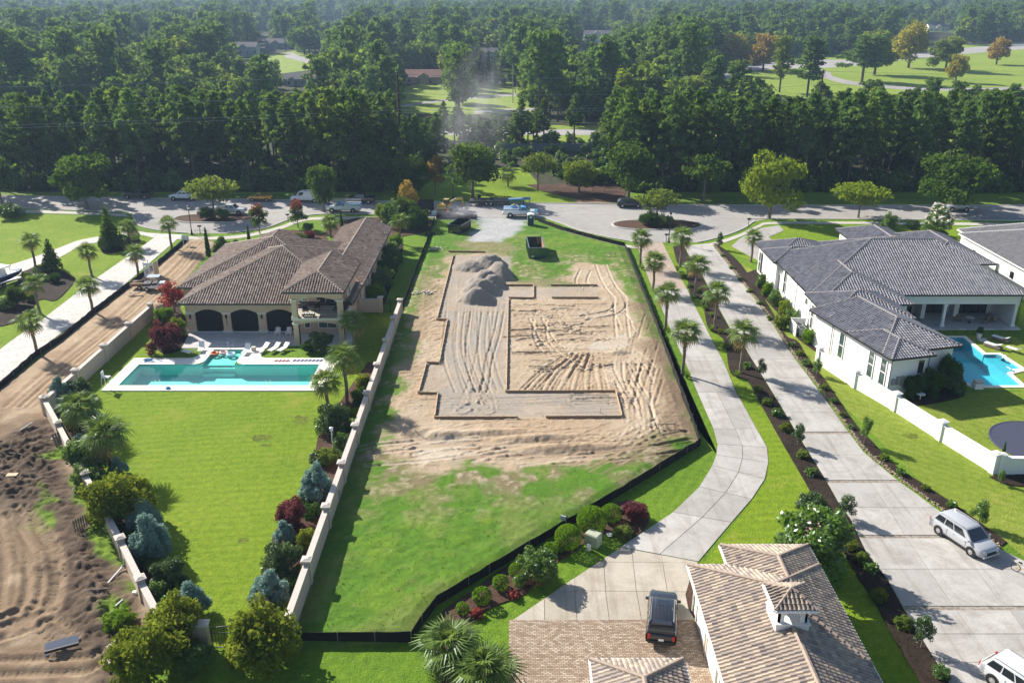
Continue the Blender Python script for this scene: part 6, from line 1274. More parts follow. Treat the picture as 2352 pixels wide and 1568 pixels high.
# sight windows that the photograph shows open: nothing nearer may stand in them  (x0, x1, y0, y1, distance)
WIN = [(945, 998, 236, 262, 420), (1102, 1176, 212, 262, 470), (655, 740, 115, 152, 560), (1720, 2352, 140, 205, 640), (2080, 2352, 108, 150, 700), (1690, 1960, 140, 190, 600), (740, 790, 38, 56, 1100), (545, 592, 82, 130, 600), (618, 662, 75, 112, 620), (930, 1012, 150, 186, 440), (1105, 1142, 102, 138, 540), (1336, 1400, 62, 94, 780), (594, 618, 52, 72, 900), (668, 690, 176, 192, 400), (1440, 1480, 44, 62, 900), (2110, 2190, 56, 74, 900)]
HOUSES = []
def blocked(x, y, h, w_):
    a, b0 = proj(x, y, 0); _, t0 = proj(x, y, h); r = w_ * FOC / (y * _cp + 30 * _sp)
    for x0, x1, y0, y1, d in WIN:
        if y < d and a + r > x0 and a - r < x1 and t0 < y1 and b0 > y0: return True
    return any(abs(x - hx) < 11 and abs(y - hy) < 11 for hx, hy in HOUSES)
def far_house(label, cx, by, w_, d_, h_, wall, roofm, gable=True, sl=.5, dist=None):
    g = G(cx, by); t = thing('house', label, 'house', g); sub = thing('tmp', None, None); v = Vol(rect(g.x - w_ / 2, g.y - d_ / 2, g.x + w_ / 2, g.y + d_ / 2), h_, [sl, None, sl, None] if gable else sl)
    v2 = Vol(rect(g.x - w_ * .18, g.y - d_ / 2 - 2.2, g.x + w_ * .14, g.y + 1), h_, [None, sl * 1.3, sl, sl * 1.3])
    roof(sub, [v, v2], M[roofm], M[roofm], tiles=False, capr=0, gutter='trim_white'); walls(sub, [v, v2], M[wall], .4)
    for k in range(4): window(sub, (g.x - w_ * .38 + w_ * .25 * k + (.6 if k > 1 else 0), g.y - d_ / 2 + (.4 if abs(w_ * (-.38 + .25 * k)) > w_ * .17 else -1.8), h_ * .5), 1.4, 1.6, (0, -1), 'glass', bars=(2, 2))
    reparent(t, tuple(g), sub); HOUSES.append((g.x, g.y))
far_house('grey blue gabled house among the trees at upper left', 568, 130, 15, 10, 6, 'grey_siding', 'shingle') if M.setdefault('grey_siding', plain('grey_siding', (.36, .40, .44), .8)) else 0
far_house('house with long grey roof right of the grey blue one', 640, 112, 17, 11, 4, 'grey_siding', 'shingle'); far_house('low house with reddish brown roof behind the dust plume', 978, 190, 18, 11, 3, 'stucco_tan', 'shingle_brown')
far_house('white gabled house half hidden in the trees at upper centre', 1124, 140, 11, 9, 5, 'stucco_white', 'shingle'); far_house('white two storey house with dark roof in the far trees', 1370, 96, 21, 10, 6, 'stucco_white', 'shingle'); far_house('small grey roofed house in the wood left of the power pole', 678, 196, 9, 8, 3, 'grey_siding', 'shingle')
far_house('white roofed house beyond the park trees at upper right', 2150, 72, 20, 12, 4, 'stucco_white', 'shingle')
# the belt of pines behind the street: single trees
TOPS = [(-200, 205), (0, 228), (100, 222), (200, 215), (300, 212), (400, 205), (500, 208), (600, 215), (700, 212), (800, 205), (880, 208), (930, 225), (985, 275), (1030, 235), (1090, 250), (1130, 262), (1180, 240), (1250, 205), (1330, 200), (1400, 205), (1500, 215), (1600, 205), (1700, 220), (1800, 220), (1900, 212), (2000, 212), (2100, 212), (2200, 215), (2352, 200), (2600, 200)]
def top_at(px): return float(np.interp(px, [a for a, b in TOPS], [b for a, b in TOPS]))
q = random.Random(21); belt = []; tries = 0
for k in range(48):
    a = q.uniform(930, 1235); y = q.uniform(234, 256); v = (q.uniform(258, 290) if 935 < a < 1010 or 1090 < a < 1190 else q.uniform(225, 275)) - 784; v /= FOC; h = CAM_H - (_sp + v * _cp) * y / (_cp - v * _sp); x = (a - 1176) / FOC * (y * _cp + 32 * _sp)
    if not any((x - b) ** 2 + (y - c) ** 2 < 2.5 ** 2 for b, c, _ in belt): belt.append((x, y, h))
while len(belt) < 300 and tries < 40000:
    tries += 1; y = 184 + 52 * q.random() ** 1.25; x = q.uniform(-.64, .64) * y
    px, _ = proj(x, y, 0)
    if -19 < x < 24 and y < 233: continue
    if any((x - a) ** 2 + (y - b) ** 2 < 3.9 ** 2 for a, b, _ in belt): continue
    v = (top_at(px) + q.uniform(-6, 26) - 784) / FOC; h = CAM_H - (_sp + v * _cp) * y / (_cp - v * _sp); h = min(max(h, 9), 21.5)
    if blocked(x, y, h, 2.4):
        v = (268 + q.uniform(0, 30) - 784) / FOC; h = CAM_H - (_sp + v * _cp) * y / (_cp - v * _sp)
        if h < 5 or blocked(x, y, h, 2.0): continue
    belt.append((x, y, h))
for x, y, h in belt:
    kit = PINES[q.randrange(6)]; s = h / 18.2; wv_ = max(.62, s) * q.uniform(.9, 1.2); t = thing('pine_tree', 'dark green pine in the dense belt of pines behind the street', 'tree', (x, y, 0), q.uniform(0, 6.28), 'pines in the belt behind the street')
    u_ = q.random(); put('trunk', kit[0], t, scale=(1, 1, s)); put('crown', kit[1], t, scale=(wv_, wv_, s), mat=M['leaf_oak'] if u_ < .16 else M['leaf_wood'] if u_ < .26 else None)
# trees of the park and clearings that stand out one by one
for kit, lab, bx, by, top, w_, mat, ref in ((BIG[0], 'bright yellow tree at the left end of the park road', 1690, 160, 70, 92, 'leaf_yellow', (12.5, 9.6)), (BIG[1], 'orange brown tree right of the bright yellow one', 1752, 165, 66, 70, 'leaf_orange', (12.5, 9.6)), (TALLP[0], 'tall thin pine with orange tinge at the left of the park', 1790, 212, 84, 56, 'leaf_olive', (18, 7.5)), (TALLP[1], 'tall flat topped pine alone on the left of the park lawn', 1853, 224, 84, 78, 'leaf_pine', (18, 7.5)),
    (TALLP[2], 'wide dark pine in front of the park trees', 1979, 189, 78, 106, 'leaf_pine', (18, 7.5)), (BIG[2], 'yellow olive tree just behind the wide dark pine', 2008, 172, 56, 92, 'leaf_olive', (12.5, 9.6)), (BIG[3], 'tallest orange yellow tree on the park lawn', 2086, 156, 34, 76, 'leaf_yellow', (12.5, 9.6)), (BIG[0], 'olive tree with dark shadow right of the tallest orange one', 2171, 164, 76, 84, 'leaf_olive', (12.5, 9.6)), (BIG[1], 'small yellow tree at the front of the park lawn', 2194, 190, 116, 52, 'leaf_yellow', (12.5, 9.6)), (BIG[2], 'small orange tree beside the park road at far right', 2288, 149, 78, 58, 'leaf_orange', (12.5, 9.6)), (BIG[3], 'bright lime conical tree behind the park road', 1929, 122, 50, 44, 'leaf_lime', (12.5, 9.6)), (BIG[0], 'pale lime tree right of the lime conical one', 1972, 122, 48, 40, 'leaf_olive', (12.5, 9.6)),
    (BIG[1], 'lime green tree in the wood at upper centre', 1441, 150, 76, 46, 'leaf_lime', (12.5, 9.6)), (BIG[2], 'pale green tree right of the lime one at upper centre', 1503, 150, 88, 42, 'leaf_lime', (12.5, 9.6)), (BIG[3], 'broad pale green tree behind the small conifer row', 1050, 190, 88, 96, 'leaf_olive', (12.5, 9.6)), (BIG[0], 'tall light green tree at top centre right of the white gable', 1210, 130, 40, 70, 'leaf_lime', (12.5, 9.6))):
    tree_at(kit, lab, bx, top, bx, by, w_, mat, ref=ref)
for k, x in enumerate((1085, 1104, 1122, 1140, 1156)):
    t = thing('cypress_tree', ('leftmost', 'second', 'middle', 'fourth', 'rightmost')[k] + ' dark conifer of the row behind the dust plume', 'tree', G(x, 192)); put('foliage', KIT['column'][1][0], t, scale=(3.0, 3.0, 3.2)); put('stem', STEM, t)
# the rest of the wood reads as one mass
far = bpy.data.collections.new('wood_kinds')
def far_kit(name, lobes, n, size, mat, seed, trunk):
    V, F, t = leaf_cloud(lobes, n, size, np.random.default_rng(seed), shell=.5, aspect=1.5); tv = np.array([(a * r_, b * r_, z_) for z_, r_ in ((-.3, .34), (trunk, .16)) for a, b in ((-1, -1), (1, -1), (1, 1), (-1, 1))]); tf = np.array([(0, 1, 5, 4), (1, 2, 6, 5), (2, 3, 7, 6), (3, 0, 4, 7)]) + len(V)
    me = np_mesh(name, np.concatenate([V, tv]), np.concatenate([F, tf]), M[mat], np.concatenate([t, [.5] * 4])); me.materials.append(M['bark']); mi = np.zeros(len(me.polygons), np.int32); mi[-4:] = 1; me.polygons.foreach_set('material_index', mi)
    o = bpy.data.objects.new(name, me); far.objects.link(o)
for i in range(3): far_kit('wood_a', pine_lobes(70 + i, 18, 6, 4.8), 1300, .85, 'leaf_pine', 300 + i, 16)
for i in range(3): far_kit('wood_b', oak_lobes(80 + i, 6.2, 1.5, 14, 22, .85), 1100, 1.0, 'leaf_wood', 310 + i, 8)
far_kit('wood_c', oak_lobes(90, 6.0, 1.5, 13, 22, .85), 1100, 1.0, 'leaf_olive', 320, 8)
far_kit('wood_d', oak_lobes(91, 4.2, 3, 17, 20, 1.1), 1100, .9, 'leaf_lime', 321, 10)
far_kit('wood_e', oak_lobes(92, 7.0, 2.5, 12, 26, .6), 1300, 1.0, 'leaf_oak', 322, 7)
for i in range(2): far_kit('wood_f', [(math.cos(k * 2.4 + i) * (.6 + 3.4 * ((k * 7 + i) % 5) / 5), math.sin(k * 2.4 + i) * (.6 + 3.4 * ((k * 7 + i) % 5) / 5), 9 + 11 * k / 20, 2.0, 2.0, .9) for k in range(20)], 1000, .85, 'leaf_pine', 330 + i, 19)
def scatter(name, pts, scl, coll, seed, kinds, label, cat):
    me = bpy.data.meshes.new(name); me.from_pydata(pts, [], []); a = me.attributes.new('size', 'FLOAT', 'POINT'); a.data.foreach_set('value', scl)
    o = put(name, me); tag(o, label, cat, kind='stuff'); ng = bpy.data.node_groups.new(name, 'GeometryNodeTree')
    ng.interface.new_socket('Geometry', in_out='INPUT', socket_type='NodeSocketGeometry'); ng.interface.new_socket('Geometry', in_out='OUTPUT', socket_type='NodeSocketGeometry')
    N = ng.nodes; L_ = ng.links; gi, go = N.new('NodeGroupInput'), N.new('NodeGroupOutput'); ip = N.new('GeometryNodeInstanceOnPoints'); ci = N.new('GeometryNodeCollectionInfo'); ci.inputs[0].default_value = coll; ci.inputs['Separate Children'].default_value = True; ci.inputs['Reset Children'].default_value = True
    rv = N.new('FunctionNodeRandomValue'); rv.data_type = 'INT'; rv.inputs[4].default_value = 0; rv.inputs[5].default_value = kinds - 1; rv.inputs['Seed'].default_value = seed
    rr = N.new('FunctionNodeRandomValue'); rr.data_type = 'FLOAT_VECTOR'; rr.inputs[0].default_value = (0, 0, 0); rr.inputs[1].default_value = (0, 0, 6.28); rr.inputs['Seed'].default_value = seed + 1
    na = N.new('GeometryNodeInputNamedAttribute'); na.data_type = 'FLOAT'; na.inputs[0].default_value = 'size'
    L_.new(gi.outputs[0], ip.inputs['Points']); L_.new(ci.outputs[0], ip.inputs['Instance']); ip.inputs['Pick Instance'].default_value = True; L_.new(rv.outputs[2], ip.inputs['Instance Index']); L_.new(rr.outputs[0], ip.inputs['Rotation']); L_.new(na.outputs[0], ip.inputs['Scale']); L_.new(ip.outputs[0], go.inputs[0])
    md = o.modifiers.new('scatter', 'NODES'); md.node_group = ng; return o
pts = []; scl = []; grid = {}
def far_ok(x, y, sp):
    c = (int(x // sp), int(y // sp))
    return not grid.get((sp, c))
q = random.Random(5); step = 0
y = 282.0
while y < 2300:
    sp = 8.6 if y < 520 else 9.6 if y < 900 else 13.0; x = -.66 * y - 20
    while x < .66 * y + 20:
        px, py = x + q.uniform(-.45, .45) * sp, y + q.uniform(-.45, .45) * sp; x += sp
        if q.random() < .10: continue
        hh = q.choice((.7, .85, .95, 1.05, 1.2, 1.35)) * q.uniform(.9, 1.1)
        if blocked(px, py, 16 * hh, 4.5 * hh): continue
        a, b0 = proj(px, py, 0)
        if a > 1600 and b0 > np.interp(a, [1600, 1690, 1850, 2000, 2100, 2352, 2600], [196, 138, 131, 128, 114, 93, 80]): continue
        pts.append((px, py, 0)); scl.append(hh)
    y += sp
for k in range(46):
    a = q.uniform(1880, 2400) if k < 30 else q.uniform(1600, 1765); yy = q.uniform(274, 292); tp_ = q.uniform(186, 212) if k < 30 else q.uniform(140, 185); v = (tp_ - 784) / FOC
    pts.append(((a - 1176) / FOC * (yy * _cp + 30 * _sp), yy, 0)); scl.append((CAM_H - (_sp + v * _cp) * yy / (_cp - v * _sp)) / 17)
scatter('woodland', pts, scl, far, 3, 11, 'dense mixed woodland of pines and broadleaf trees stretching to the top edge', 'woodland')
und = bpy.data.collections.new('undergrowth_kinds')
for i in range(2):
    me = cloud_mesh('brush_a', shrub_lobes(400 + i, 1.8, 3.0), 600, .36, ('leaf_cypress', 'leaf_shrub')[i], 410 + i, shell=.45); o = bpy.data.objects.new('brush', me); und.objects.link(o)
pts = []; scl = []
for k in range(620):
    y = 181.5 + 20 * q.random() ** 1.6; x = q.uniform(-.63, .63) * y
    if -20 < x < 10 and y < 222: continue
    if 10 <= x < 24 and y < 188: continue
    pts.append((x, y + (abs(x) * .035 if x < 0 else 0), 0)); scl.append(q.uniform(.5, 1.25))
for k in range(520): y = q.uniform(190, 236); pts.append((q.choice((-1, 1)) * q.uniform(20, .63 * y), y, 0)); scl.append(q.uniform(.5, 1.2))
for k in range(90): pts.append((q.uniform(-26, 24), q.uniform(205, 240), 0)); scl.append(q.uniform(.4, 1.0))
for k in range(120): pts.append((q.uniform(-150, 150), q.uniform(238, 246), 0)); scl.append(q.uniform(.6, 1.2))
scatter('undergrowth', pts, scl, und, 9, 2, 'dark brushy undergrowth at the foot of the pines', 'undergrowth')
# screen wall behind the verge, tall power poles and their wires
t = thing('screen_wall', 'long grey green screen wall in front of the pines at centre', 'wall', (0, 231, 0)); M['screen_green'] = plain('screen_green', (.16, .20, .20), .8)
for k in range(8): MB().box((-2 + 3.3 * k, 0, 1.0), (3.2, .12, 2.0)).build('panel', M['screen_green'], t)
for k in range(9): MB().box((-3.65 + 3.3 * k, 0, 1.05), (.16, .2, 2.1)).build('post', M['timber_grey'], t)
M['pole_rust'] = plain('pole_rust', (.06, .03, .022), .9, var=.4)
poles = []
for px, top, lab in ((915, 165, 'tall dark power pole rising from the pines left of the dust'), (1889, 160, 'tall dark power pole in front of the park lawn at right')):
    yp = 188 if px < 1200 else 236; b = Vector(((px - 1176) / FOC * (yp * _cp + 22 * _sp), yp, 0)); h = CAM_H - (_sp + (top - 784) / FOC * _cp) * yp / (_cp - (top - 784) / FOC * _sp)
    t = thing('power_pole', lab, 'pole', b); MB().tube([(0, 0, 0), (0, 0, h * .5), (0, 0, h)], [.32, .26, .2], 8).build('shaft', M['pole_rust'], t)
    for zz in (.98, .82, .68, .655): MB().tube([(0, -.2, h * zz), (0, -.55, h * zz + .15)], [.05, .07], 6).build('insulator', M['steel'], t)
    poles.append((b, h))
span = [(-230, 150, 0), tuple(poles[0][0]), tuple(poles[1][0]), (260, 236, 0)]; hs = [poles[0][1]] * 2 + [poles[1][1]] * 2
for k, zz in enumerate((.98, .82, .68, .655)):
    P_ = []
    for i in range(3):
        for s_ in np.linspace(0, 1, 15)[:-1] if i < 2 else np.linspace(0, 1, 15):
            a, b = Vector(span[i]), Vector(span[i + 1]); p = a.lerp(b, s_); P_.append((p.x, p.y - .55, (hs[i] + (hs[i + 1] - hs[i]) * s_) * zz - 5 * s_ * (1 - s_)))
    tag(MB().tube(P_, .028, 4).build('power_line', M['steel']), ('topmost', 'second', 'third', 'lowest')[k] + ' power line strung between the two tall poles', 'wire')
for px, by, top, lab in ((1178, 236, 146, 'slim grey pole beside the centre lawn road'), (656, 122, 82, 'pale utility pole beside the far drive'), (708, 118, 68, 'pale thin pole in the trees right of the far drive')):
    b = G(px, by); tag(MB().tube([(0, 0, 0), (0, 0, HT(px, by, top))], [.2, .12], 6).build('utility_pole', M['steel'], loc=b), lab, 'pole')
# ------------------------------------------------------------------ vehicles
def paint(name, c, coat=1.0, metal=0.0): M[name] = plain(name, c, .16, metal, .6, coat, .06, 1.5)
for nm, c in (('paint_black', (.02, .022, .028)), ('paint_dark', (.02, .02, .026)), ('paint_white', (.72, .73, .74)), ('paint_silver', (.42, .43, .45)), ('paint_yellow', (.62, .33, .02)), ('paint_blue', (.05, .28, .55)), ('paint_grey', (.33, .36, .38)), ('paint_green', (.015, .06, .045)), ('paint_cat', (.55, .36, .03)), ('paint_navy', (.015, .03, .11))): paint(nm, c)
M['lamp_clear'] = plain('lamp_clear', (.32, .34, .36), .1, .3, .8, 1.0)
def wheel(parent, x, y, r=.37, w_=.26, side=1):
    t = MB().lathe([(r * .6, -w_ / 2), (r * .94, -w_ / 2), (r, -w_ * .33), (r, w_ * .33), (r * .94, w_ / 2), (r * .6, w_ / 2)], 18, axis='y').build('wheel', M['tyre'], parent, loc=(x, y, r))
    rm = MB().lathe([(r * .62, 0), (r * .62, .02), (r * .5, .035), (r * .16, .03), (r * .1, .05)], 14, axis='y')
    put('rim', rm.mesh('rim', M['rim']), t, (0, side * (w_ / 2 - .03), 0), (0, 0, 0 if side > 0 else math.pi)); return t
def quad_panel(mb, q, u0, u1, v0, v1, off):
    a, b, c, d = [Vector(p) for p in q]; n = (b - a).cross(d - a).normalized() * off
    P_ = lambda u, v: (a.lerp(b, u)).lerp(d.lerp(c, u), v) + n
    mb.add([P_(u0, v0), P_(u1, v0), P_(u1, v1), P_(u0, v1)], [(0, 1, 2, 3)])
def car(label, loc, rz, body, spec, name='car', cat='car', group=None):
    L_, W_, H_, hood, belt, (xrb, xrt, xft, xfb), r = [spec[k] for k in ('L', 'W', 'H', 'hood', 'belt', 'cab', 'r')]; t = thing(name, label, cat, loc, rz, group); hw = W_ / 2; kind = spec.get('kind', 'suv'); top = M[spec.get('top', body)]
    zb = spec.get('zb', .28); b = MB(); st = []; bedz = spec.get('bedz', belt)
    def ring(x, w_, z0, z1):
        q = [(.86, z0), (.97, z0 + .08), (1.0, z0 + .2), (1.0, z0 + (z1 - z0) * .62), (.975, z1 - .1), (.93, z1 - .03), (.84, z1)]
        return [(x, -w_ * a, z) for a, z in q] + [(x, w_ * a, z) for a, z in q[::-1]]
    rear_z = bedz if kind == 'pickup' else belt
    rings = [ring(-L_ / 2, hw * .86, zb + .16, rear_z - .12), ring(-L_ / 2 + .12, hw * .95, zb + .05, rear_z - .02), ring(-L_ / 2 + .45, hw, zb, rear_z), ring(xrb - .02, hw, zb, rear_z)]
    if kind == 'pickup': rings.append(ring(xrb, hw, zb, belt))
    rings += [ring(xfb - .35, hw, zb, belt), ring(xfb + .1, hw, zb, belt - .02), ring(L_ / 2 - .7, hw * .99, zb, hood), ring(L_ / 2 - .38, hw * .96, zb + .02, hood - .05), ring(L_ / 2 - .16, hw * .88, zb + .05, hood - .14), ring(L_ / 2 - .03, hw * .74, zb + .1, hood - .3), ring(L_ / 2 + .02, hw * .5, zb + .16, hood - .42)]
    bo = b.loft(rings).build('body', M[body], t, True)
    wt = hw * spec.get('tumble', .80); wb = hw * .93
    base = [(xrb, -wb, belt - .03), (xfb, -wb, belt - .03), (xfb, wb, belt - .03), (xrb, wb, belt - .03)]; tp_ = [(xrt, -wt, H_ - .07), (xft, -wt, H_ - .07), (xft, wt, H_ - .07), (xrt, wt, H_ - .07)]
    rf_ = [(xrt + .12, -wt * .86, H_), (xft - .15, -wt * .86, H_), (xft - .15, wt * .86, H_), (xrt + .12, wt * .86, H_)]
    MB().loft([base, tp_, rf_]).build('cabin', top, t, True)
    gm = M['glass']
    m = MB(); quad_panel(m, (base[1], base[2], tp_[2], tp_[1]), .06, .94, .08, .94, .015); m.build('windscreen', gm, t)
    m = MB(); quad_panel(m, (base[3], base[0], tp_[0], tp_[3]), .08, .92, .3 if kind != 'van' else .5, .9, .015); m.build('rear_window', gm, t)
    for s_ in (0, 1):
        fq = (base[0], base[1], tp_[1], tp_[0]) if s_ == 0 else (base[2], base[3], tp_[3], tp_[2])
        for u0, u1 in spec['win']:
            if s_: u0, u1 = 1 - u1, 1 - u0
            m = MB(); quad_panel(m, fq, u0, u1, .16, .88, .015); m.build('side_window', gm, t)
    for sx in spec['wx']:
        for s_ in (-1, 1):
            MB().lathe([(r * 1.2, -.02), (r * 1.2, .02)], 16, axis='y').build('wheel_arch', M['plastic_black'], t, loc=(sx, s_ * (hw - .005), r * 1.0)); wheel(t, sx, s_ * (hw - .10), r, .25, s_)
    for s_ in (-1, 1):
        MB().box((L_ / 2 - .2, s_ * hw * .70, hood - .2), (.3, hw * .3, .1), s_ * -.45, taper=.85).build('headlight', M['lamp_clear'], t)
        MB().box((-L_ / 2 + .05, s_ * hw * .80, rear_z - .24), (.12, hw * .18, .34)).build('taillight', M['lamp_red'], t)
        mm = MB().box((xfb - .25, s_ * (hw + .09), belt + .1), (.14, .22, .15)); mm.build('mirror', M[body] if spec.get('mir', 1) else M['plastic_black'], t)
    MB().box((L_ / 2 - .03, 0, hood - .38), (.1, hw * .9, .2)).build('grille', M['plastic_black'], t)
    MB().box((L_ / 2 - .02, 0, zb + .16), (.16, hw * 1.6, .16)).build('front_bumper', M[spec.get('bump', body)], t); MB().box((-L_ / 2 - .02, 0, zb + .2), (.14, hw * 1.7, .2)).build('rear_bumper', M[spec.get('bump', body)], t)
    MB().box((-L_ / 2 - .035, 0, (zb + rear_z) / 2), (.02, .34, .17)).build('number_plate', M['plastic_white'], t)
    if kind == 'pickup':
        bl = -L_ / 2 + .08; w = MB(); h = belt - bedz
        for s_ in (-1, 1): w.box(((bl + xrb) / 2, s_ * (hw - .06), bedz + h / 2 - .02), (xrb - bl, .12, h + .04))
        w.box((bl + .05, 0, bedz + h / 2 - .02), (.1, W_ - .24, h + .04)); w.build('bed_sides', M[body], t)
        MB().box(((bl + xrb) / 2, 0, bedz + .012), (xrb - bl - .1, W_ - .26, .03)).build('bed_floor', M['plastic_black'], t)
    for s_ in (-1, 1):
        for x in ((xrb * .32 + xfb * .0), xfb - .5) if kind != 'van' else (xfb - .9,):
            MB().box((x, s_ * (hw + .002), (zb + belt) / 2 + .05), (.018, .012, belt - zb - .3)).build('door_seam', M['plastic_black'], t); MB().box((x - .18 if x > 0 else x + .55, s_ * (hw + .012), belt - .17), (.2, .03, .035)).build('door_handle', M[body], t)
        MB().box(((spec['wx'][0] + spec['wx'][1]) / 2, s_ * (hw - .03), zb + .08), (spec['wx'][1] - spec['wx'][0] - 2.4 * r, .08, .12)).build('sill', M['plastic_black'], t)
    if spec.get('rails'):
        for s_ in (-1, 1): MB().tube([(xrt + .1, s_ * wt * .93, H_ - .03), (xrt + .3, s_ * wt * .93, H_ + .05), (xft - .3, s_ * wt * .93, H_ + .05), (xft - .1, s_ * wt * .93, H_ - .03)], .025, 6).build('roof_rail', M['steel'], t)
    return t
SUV = dict(L=4.95, W=1.98, H=1.76, hood=1.02, belt=1.06, cab=(-2.36, -2.0, .5, 1.22), r=.38, win=((.06, .26), (.3, .54), (.58, .86)), wx=(-1.45, 1.47), rails=1, bump='plastic_black')
CRO = dict(L=5.1, W=1.98, H=1.78, hood=1.0, belt=1.08, cab=(-2.42, -1.95, .62, 1.5), r=.37, win=((.07, .30), (.33, .55), (.58, .86)), wx=(-1.5, 1.55), rails=1)
PICK = dict(kind='pickup', L=5.9, W=2.02, H=1.92, hood=1.18, belt=1.25, bedz=.85, cab=(-.95, -.85, .72, 1.3), r=.41, win=((.06, .46), (.52, .88)), wx=(-1.75, 1.85), zb=.42, bump='chrome')
SMALLP = dict(PICK, L=4.9, W=1.75, H=1.62, hood=1.02, belt=1.05, bedz=.7, cab=(-.3, -.2, .55, 1.1), win=((.12, .84),), wx=(-1.4, 1.45), r=.35)
VAN = dict(kind='van', L=6.1, W=2.03, H=2.25, hood=1.25, belt=1.3, cab=(-3.0, -2.94, 1.15, 1.85), r=.38, win=((.74, .93),), wx=(-1.9, 2.0), zb=.35, tumble=.88)
JEEP = dict(L=4.5, W=1.9, H=1.86, hood=1.15, belt=1.2, cab=(-2.1, -2.05, .55, .8), r=.43, win=((.04, .3), (.35, .62), (.67, .95)), wx=(-1.3, 1.4), zb=.45, tumble=.88, bump='plastic_black')
TRUCK = dict(kind='pickup', L=6.6, W=2.1, H=2.0, hood=1.28, belt=1.32, bedz=.95, cab=(-.1, 0, 1.0, 1.65), r=.43, win=((.12, .86),), wx=(-1.95, 2.15), zb=.45)
def gxy(x, y, z=.05): return tuple(G(x, y, z))
CARS_BLACK = car('black crossover with roof rails parked on the brick court', (10.15, 47.7, .05), R(90 - 11), 'paint_black', SUV)
def roof_detail(t, spec, ribs=5):
    xr, xf, H_ = spec['cab'][1], spec['cab'][2], spec['H']; MB().box(((xf - .62), 0, H_ + .006), (.55, .85, .012)).build('sunroof', M['glass'], t)
    for k in range(ribs): MB().box(((xr + xf) / 2 - .35, -.44 + .22 * k, H_ + .008), (xf - xr - 1.2, .03, .016)).build('roof_rib', M['plastic_black'], t)
    MB().box((xr - .05, 0, H_ - .03), (.35, 1.25, .05)).build('spoiler', M['paint_black'], t)
roof_detail(CARS_BLACK, SUV)
car('silver crossover parked on the long concrete drive', (35.0, 57.0, .05), R(-68), 'paint_silver', CRO)
car('white crossover cut by the right frame edge near the bottom corner', (31.2, 41.2, .05), R(-60), 'paint_white', CRO)
YL, YR = R(-3.4), R(-1.2); g = 'vehicles parked on the street'
car('black pickup parked leftmost along the wood', gxy(318, 455, .02), math.pi + YL, 'paint_black', PICK, 'pickup_truck', 'pickup', g)
car('white pickup parked along the wood behind the left island', gxy(424, 459, .02), math.pi + YL, 'paint_white', PICK, 'pickup_truck', 'pickup', g)
car('white crew cab pickup behind the left island tree', gxy(531, 491, .02), YL, 'paint_white', PICK, 'pickup_truck', 'pickup', g)
car('small yellow pickup parked along the wood', gxy(599, 461, .02), math.pi + YL, 'paint_yellow', SMALLP, 'pickup_truck', 'pickup', g)
car('white cargo van parked along the wood', gxy(704, 463, .02), math.pi + YL, 'paint_white', VAN, 'van', 'van', g)
car('black pickup behind the blue and white service truck', gxy(829, 466, .02), math.pi + YL, 'paint_black', PICK, 'pickup_truck', 'pickup', g)
car('black car half hidden by the pale island tree', gxy(1446, 475, .02), YR, 'paint_black', dict(CRO, L=4.6, H=1.6), 'car', 'car', g)
car('silver grey boxy four wheel drive under the broad right tree', gxy(2198, 484, .02), math.pi + YR, 'paint_grey', JEEP, 'car', 'car', g)
def service_truck(label, loc, rz, rack):
    t = car(label, loc, rz, 'paint_white', dict(TRUCK, top='paint_blue'), 'service_truck', 'truck', g)
    b = MB().box((-1.75, .82, 1.25), (2.9, .42, .95)); b.box((-1.75, -.82, 1.25), (2.9, .42, .95)); b.build('tool_lockers', M['paint_white'], t)
    s_ = MB().box((-1.75, .0, 1.5), (2.94, 2.09, .12)); s_.build('blue_stripe', M['paint_blue'], t)
    MB().box((2.35, 0, 1.2), (1.6, 1.85, .16)).build('bonnet', M['paint_blue'], t)
    rk = MB()
    for x in (-3.0, -1.7, -.4, 1.6):
        for s2 in (-1, 1): rk.box((x, s2 * .95, 1.95), (.06, .06, .75))
    for s2 in (-1, 1): rk.beam((-3.3, s2 * .95, 2.33), (2.3, s2 * .95, 2.33), .07, .07)
    if rack: rk.build('pipe_rack', M['steel'], t); MB().beam((-3.4, .3, 2.42), (2.0, .3, 2.42), .4, .06).build('ladder', M['steel'], t)
    else:
        MB().lathe([(.35, -.25), (.42, -.15), (.3, 0), (.42, .15), (.35, .25)], 12, (-1.2, 0, 2.0), 'y').build('hose_reel', M['paint_cat'], t)
        MB().box((-1.2, 0, 1.85), (1.2, .9, .6)).build('compressor', M['paint_blue'], t)
    return t
service_truck('white and blue service truck with ladder rack facing left', gxy(791, 486, .02), math.pi + YL, True); service_truck('white and blue service truck behind the portable toilet', gxy(1196, 497, .02), YR, False)
# dump truck behind the leafy bushes
t = thing('dump_truck', 'dump truck with blue cab and dark tipping body behind the bushes', 'truck', gxy(956, 487, .02), math.pi + YL, g)
MB().box((2.4, 0, 1.45), (1.3, 2.1, 1.3)).build('cab', M['paint_blue'], t); MB().box((3.3, 0, 1.15), (1.0, 1.9, .75)).build('bonnet', M['paint_blue'], t); MB().box((2.75, 0, 1.85), (.72, 1.9, .45)).build('windscreen', M['glass'], t)
MB().box((-.2, 0, .75), (6.6, .9, .25)).build('chassis', M['plastic_black'], t)
d_ = MB(); d_.box((-1.2, 0, .98), (4.2, 2.3, .12)); d_.box((-1.2, 1.12, 1.6), (4.2, .1, 1.2)); d_.box((-1.2, -1.12, 1.6), (4.2, .1, 1.2)); d_.box((.86, 0, 1.75), (.1, 2.3, 1.5)); d_.box((-3.28, 0, 1.45), (.1, 2.3, .9)); d_.build('tipping_body', M['plastic_black'], t)
for x in (2.6, -1.6, -2.7):
    for s_ in (-1, 1): wheel(t, x, s_ * .95, .5, .3, s_)
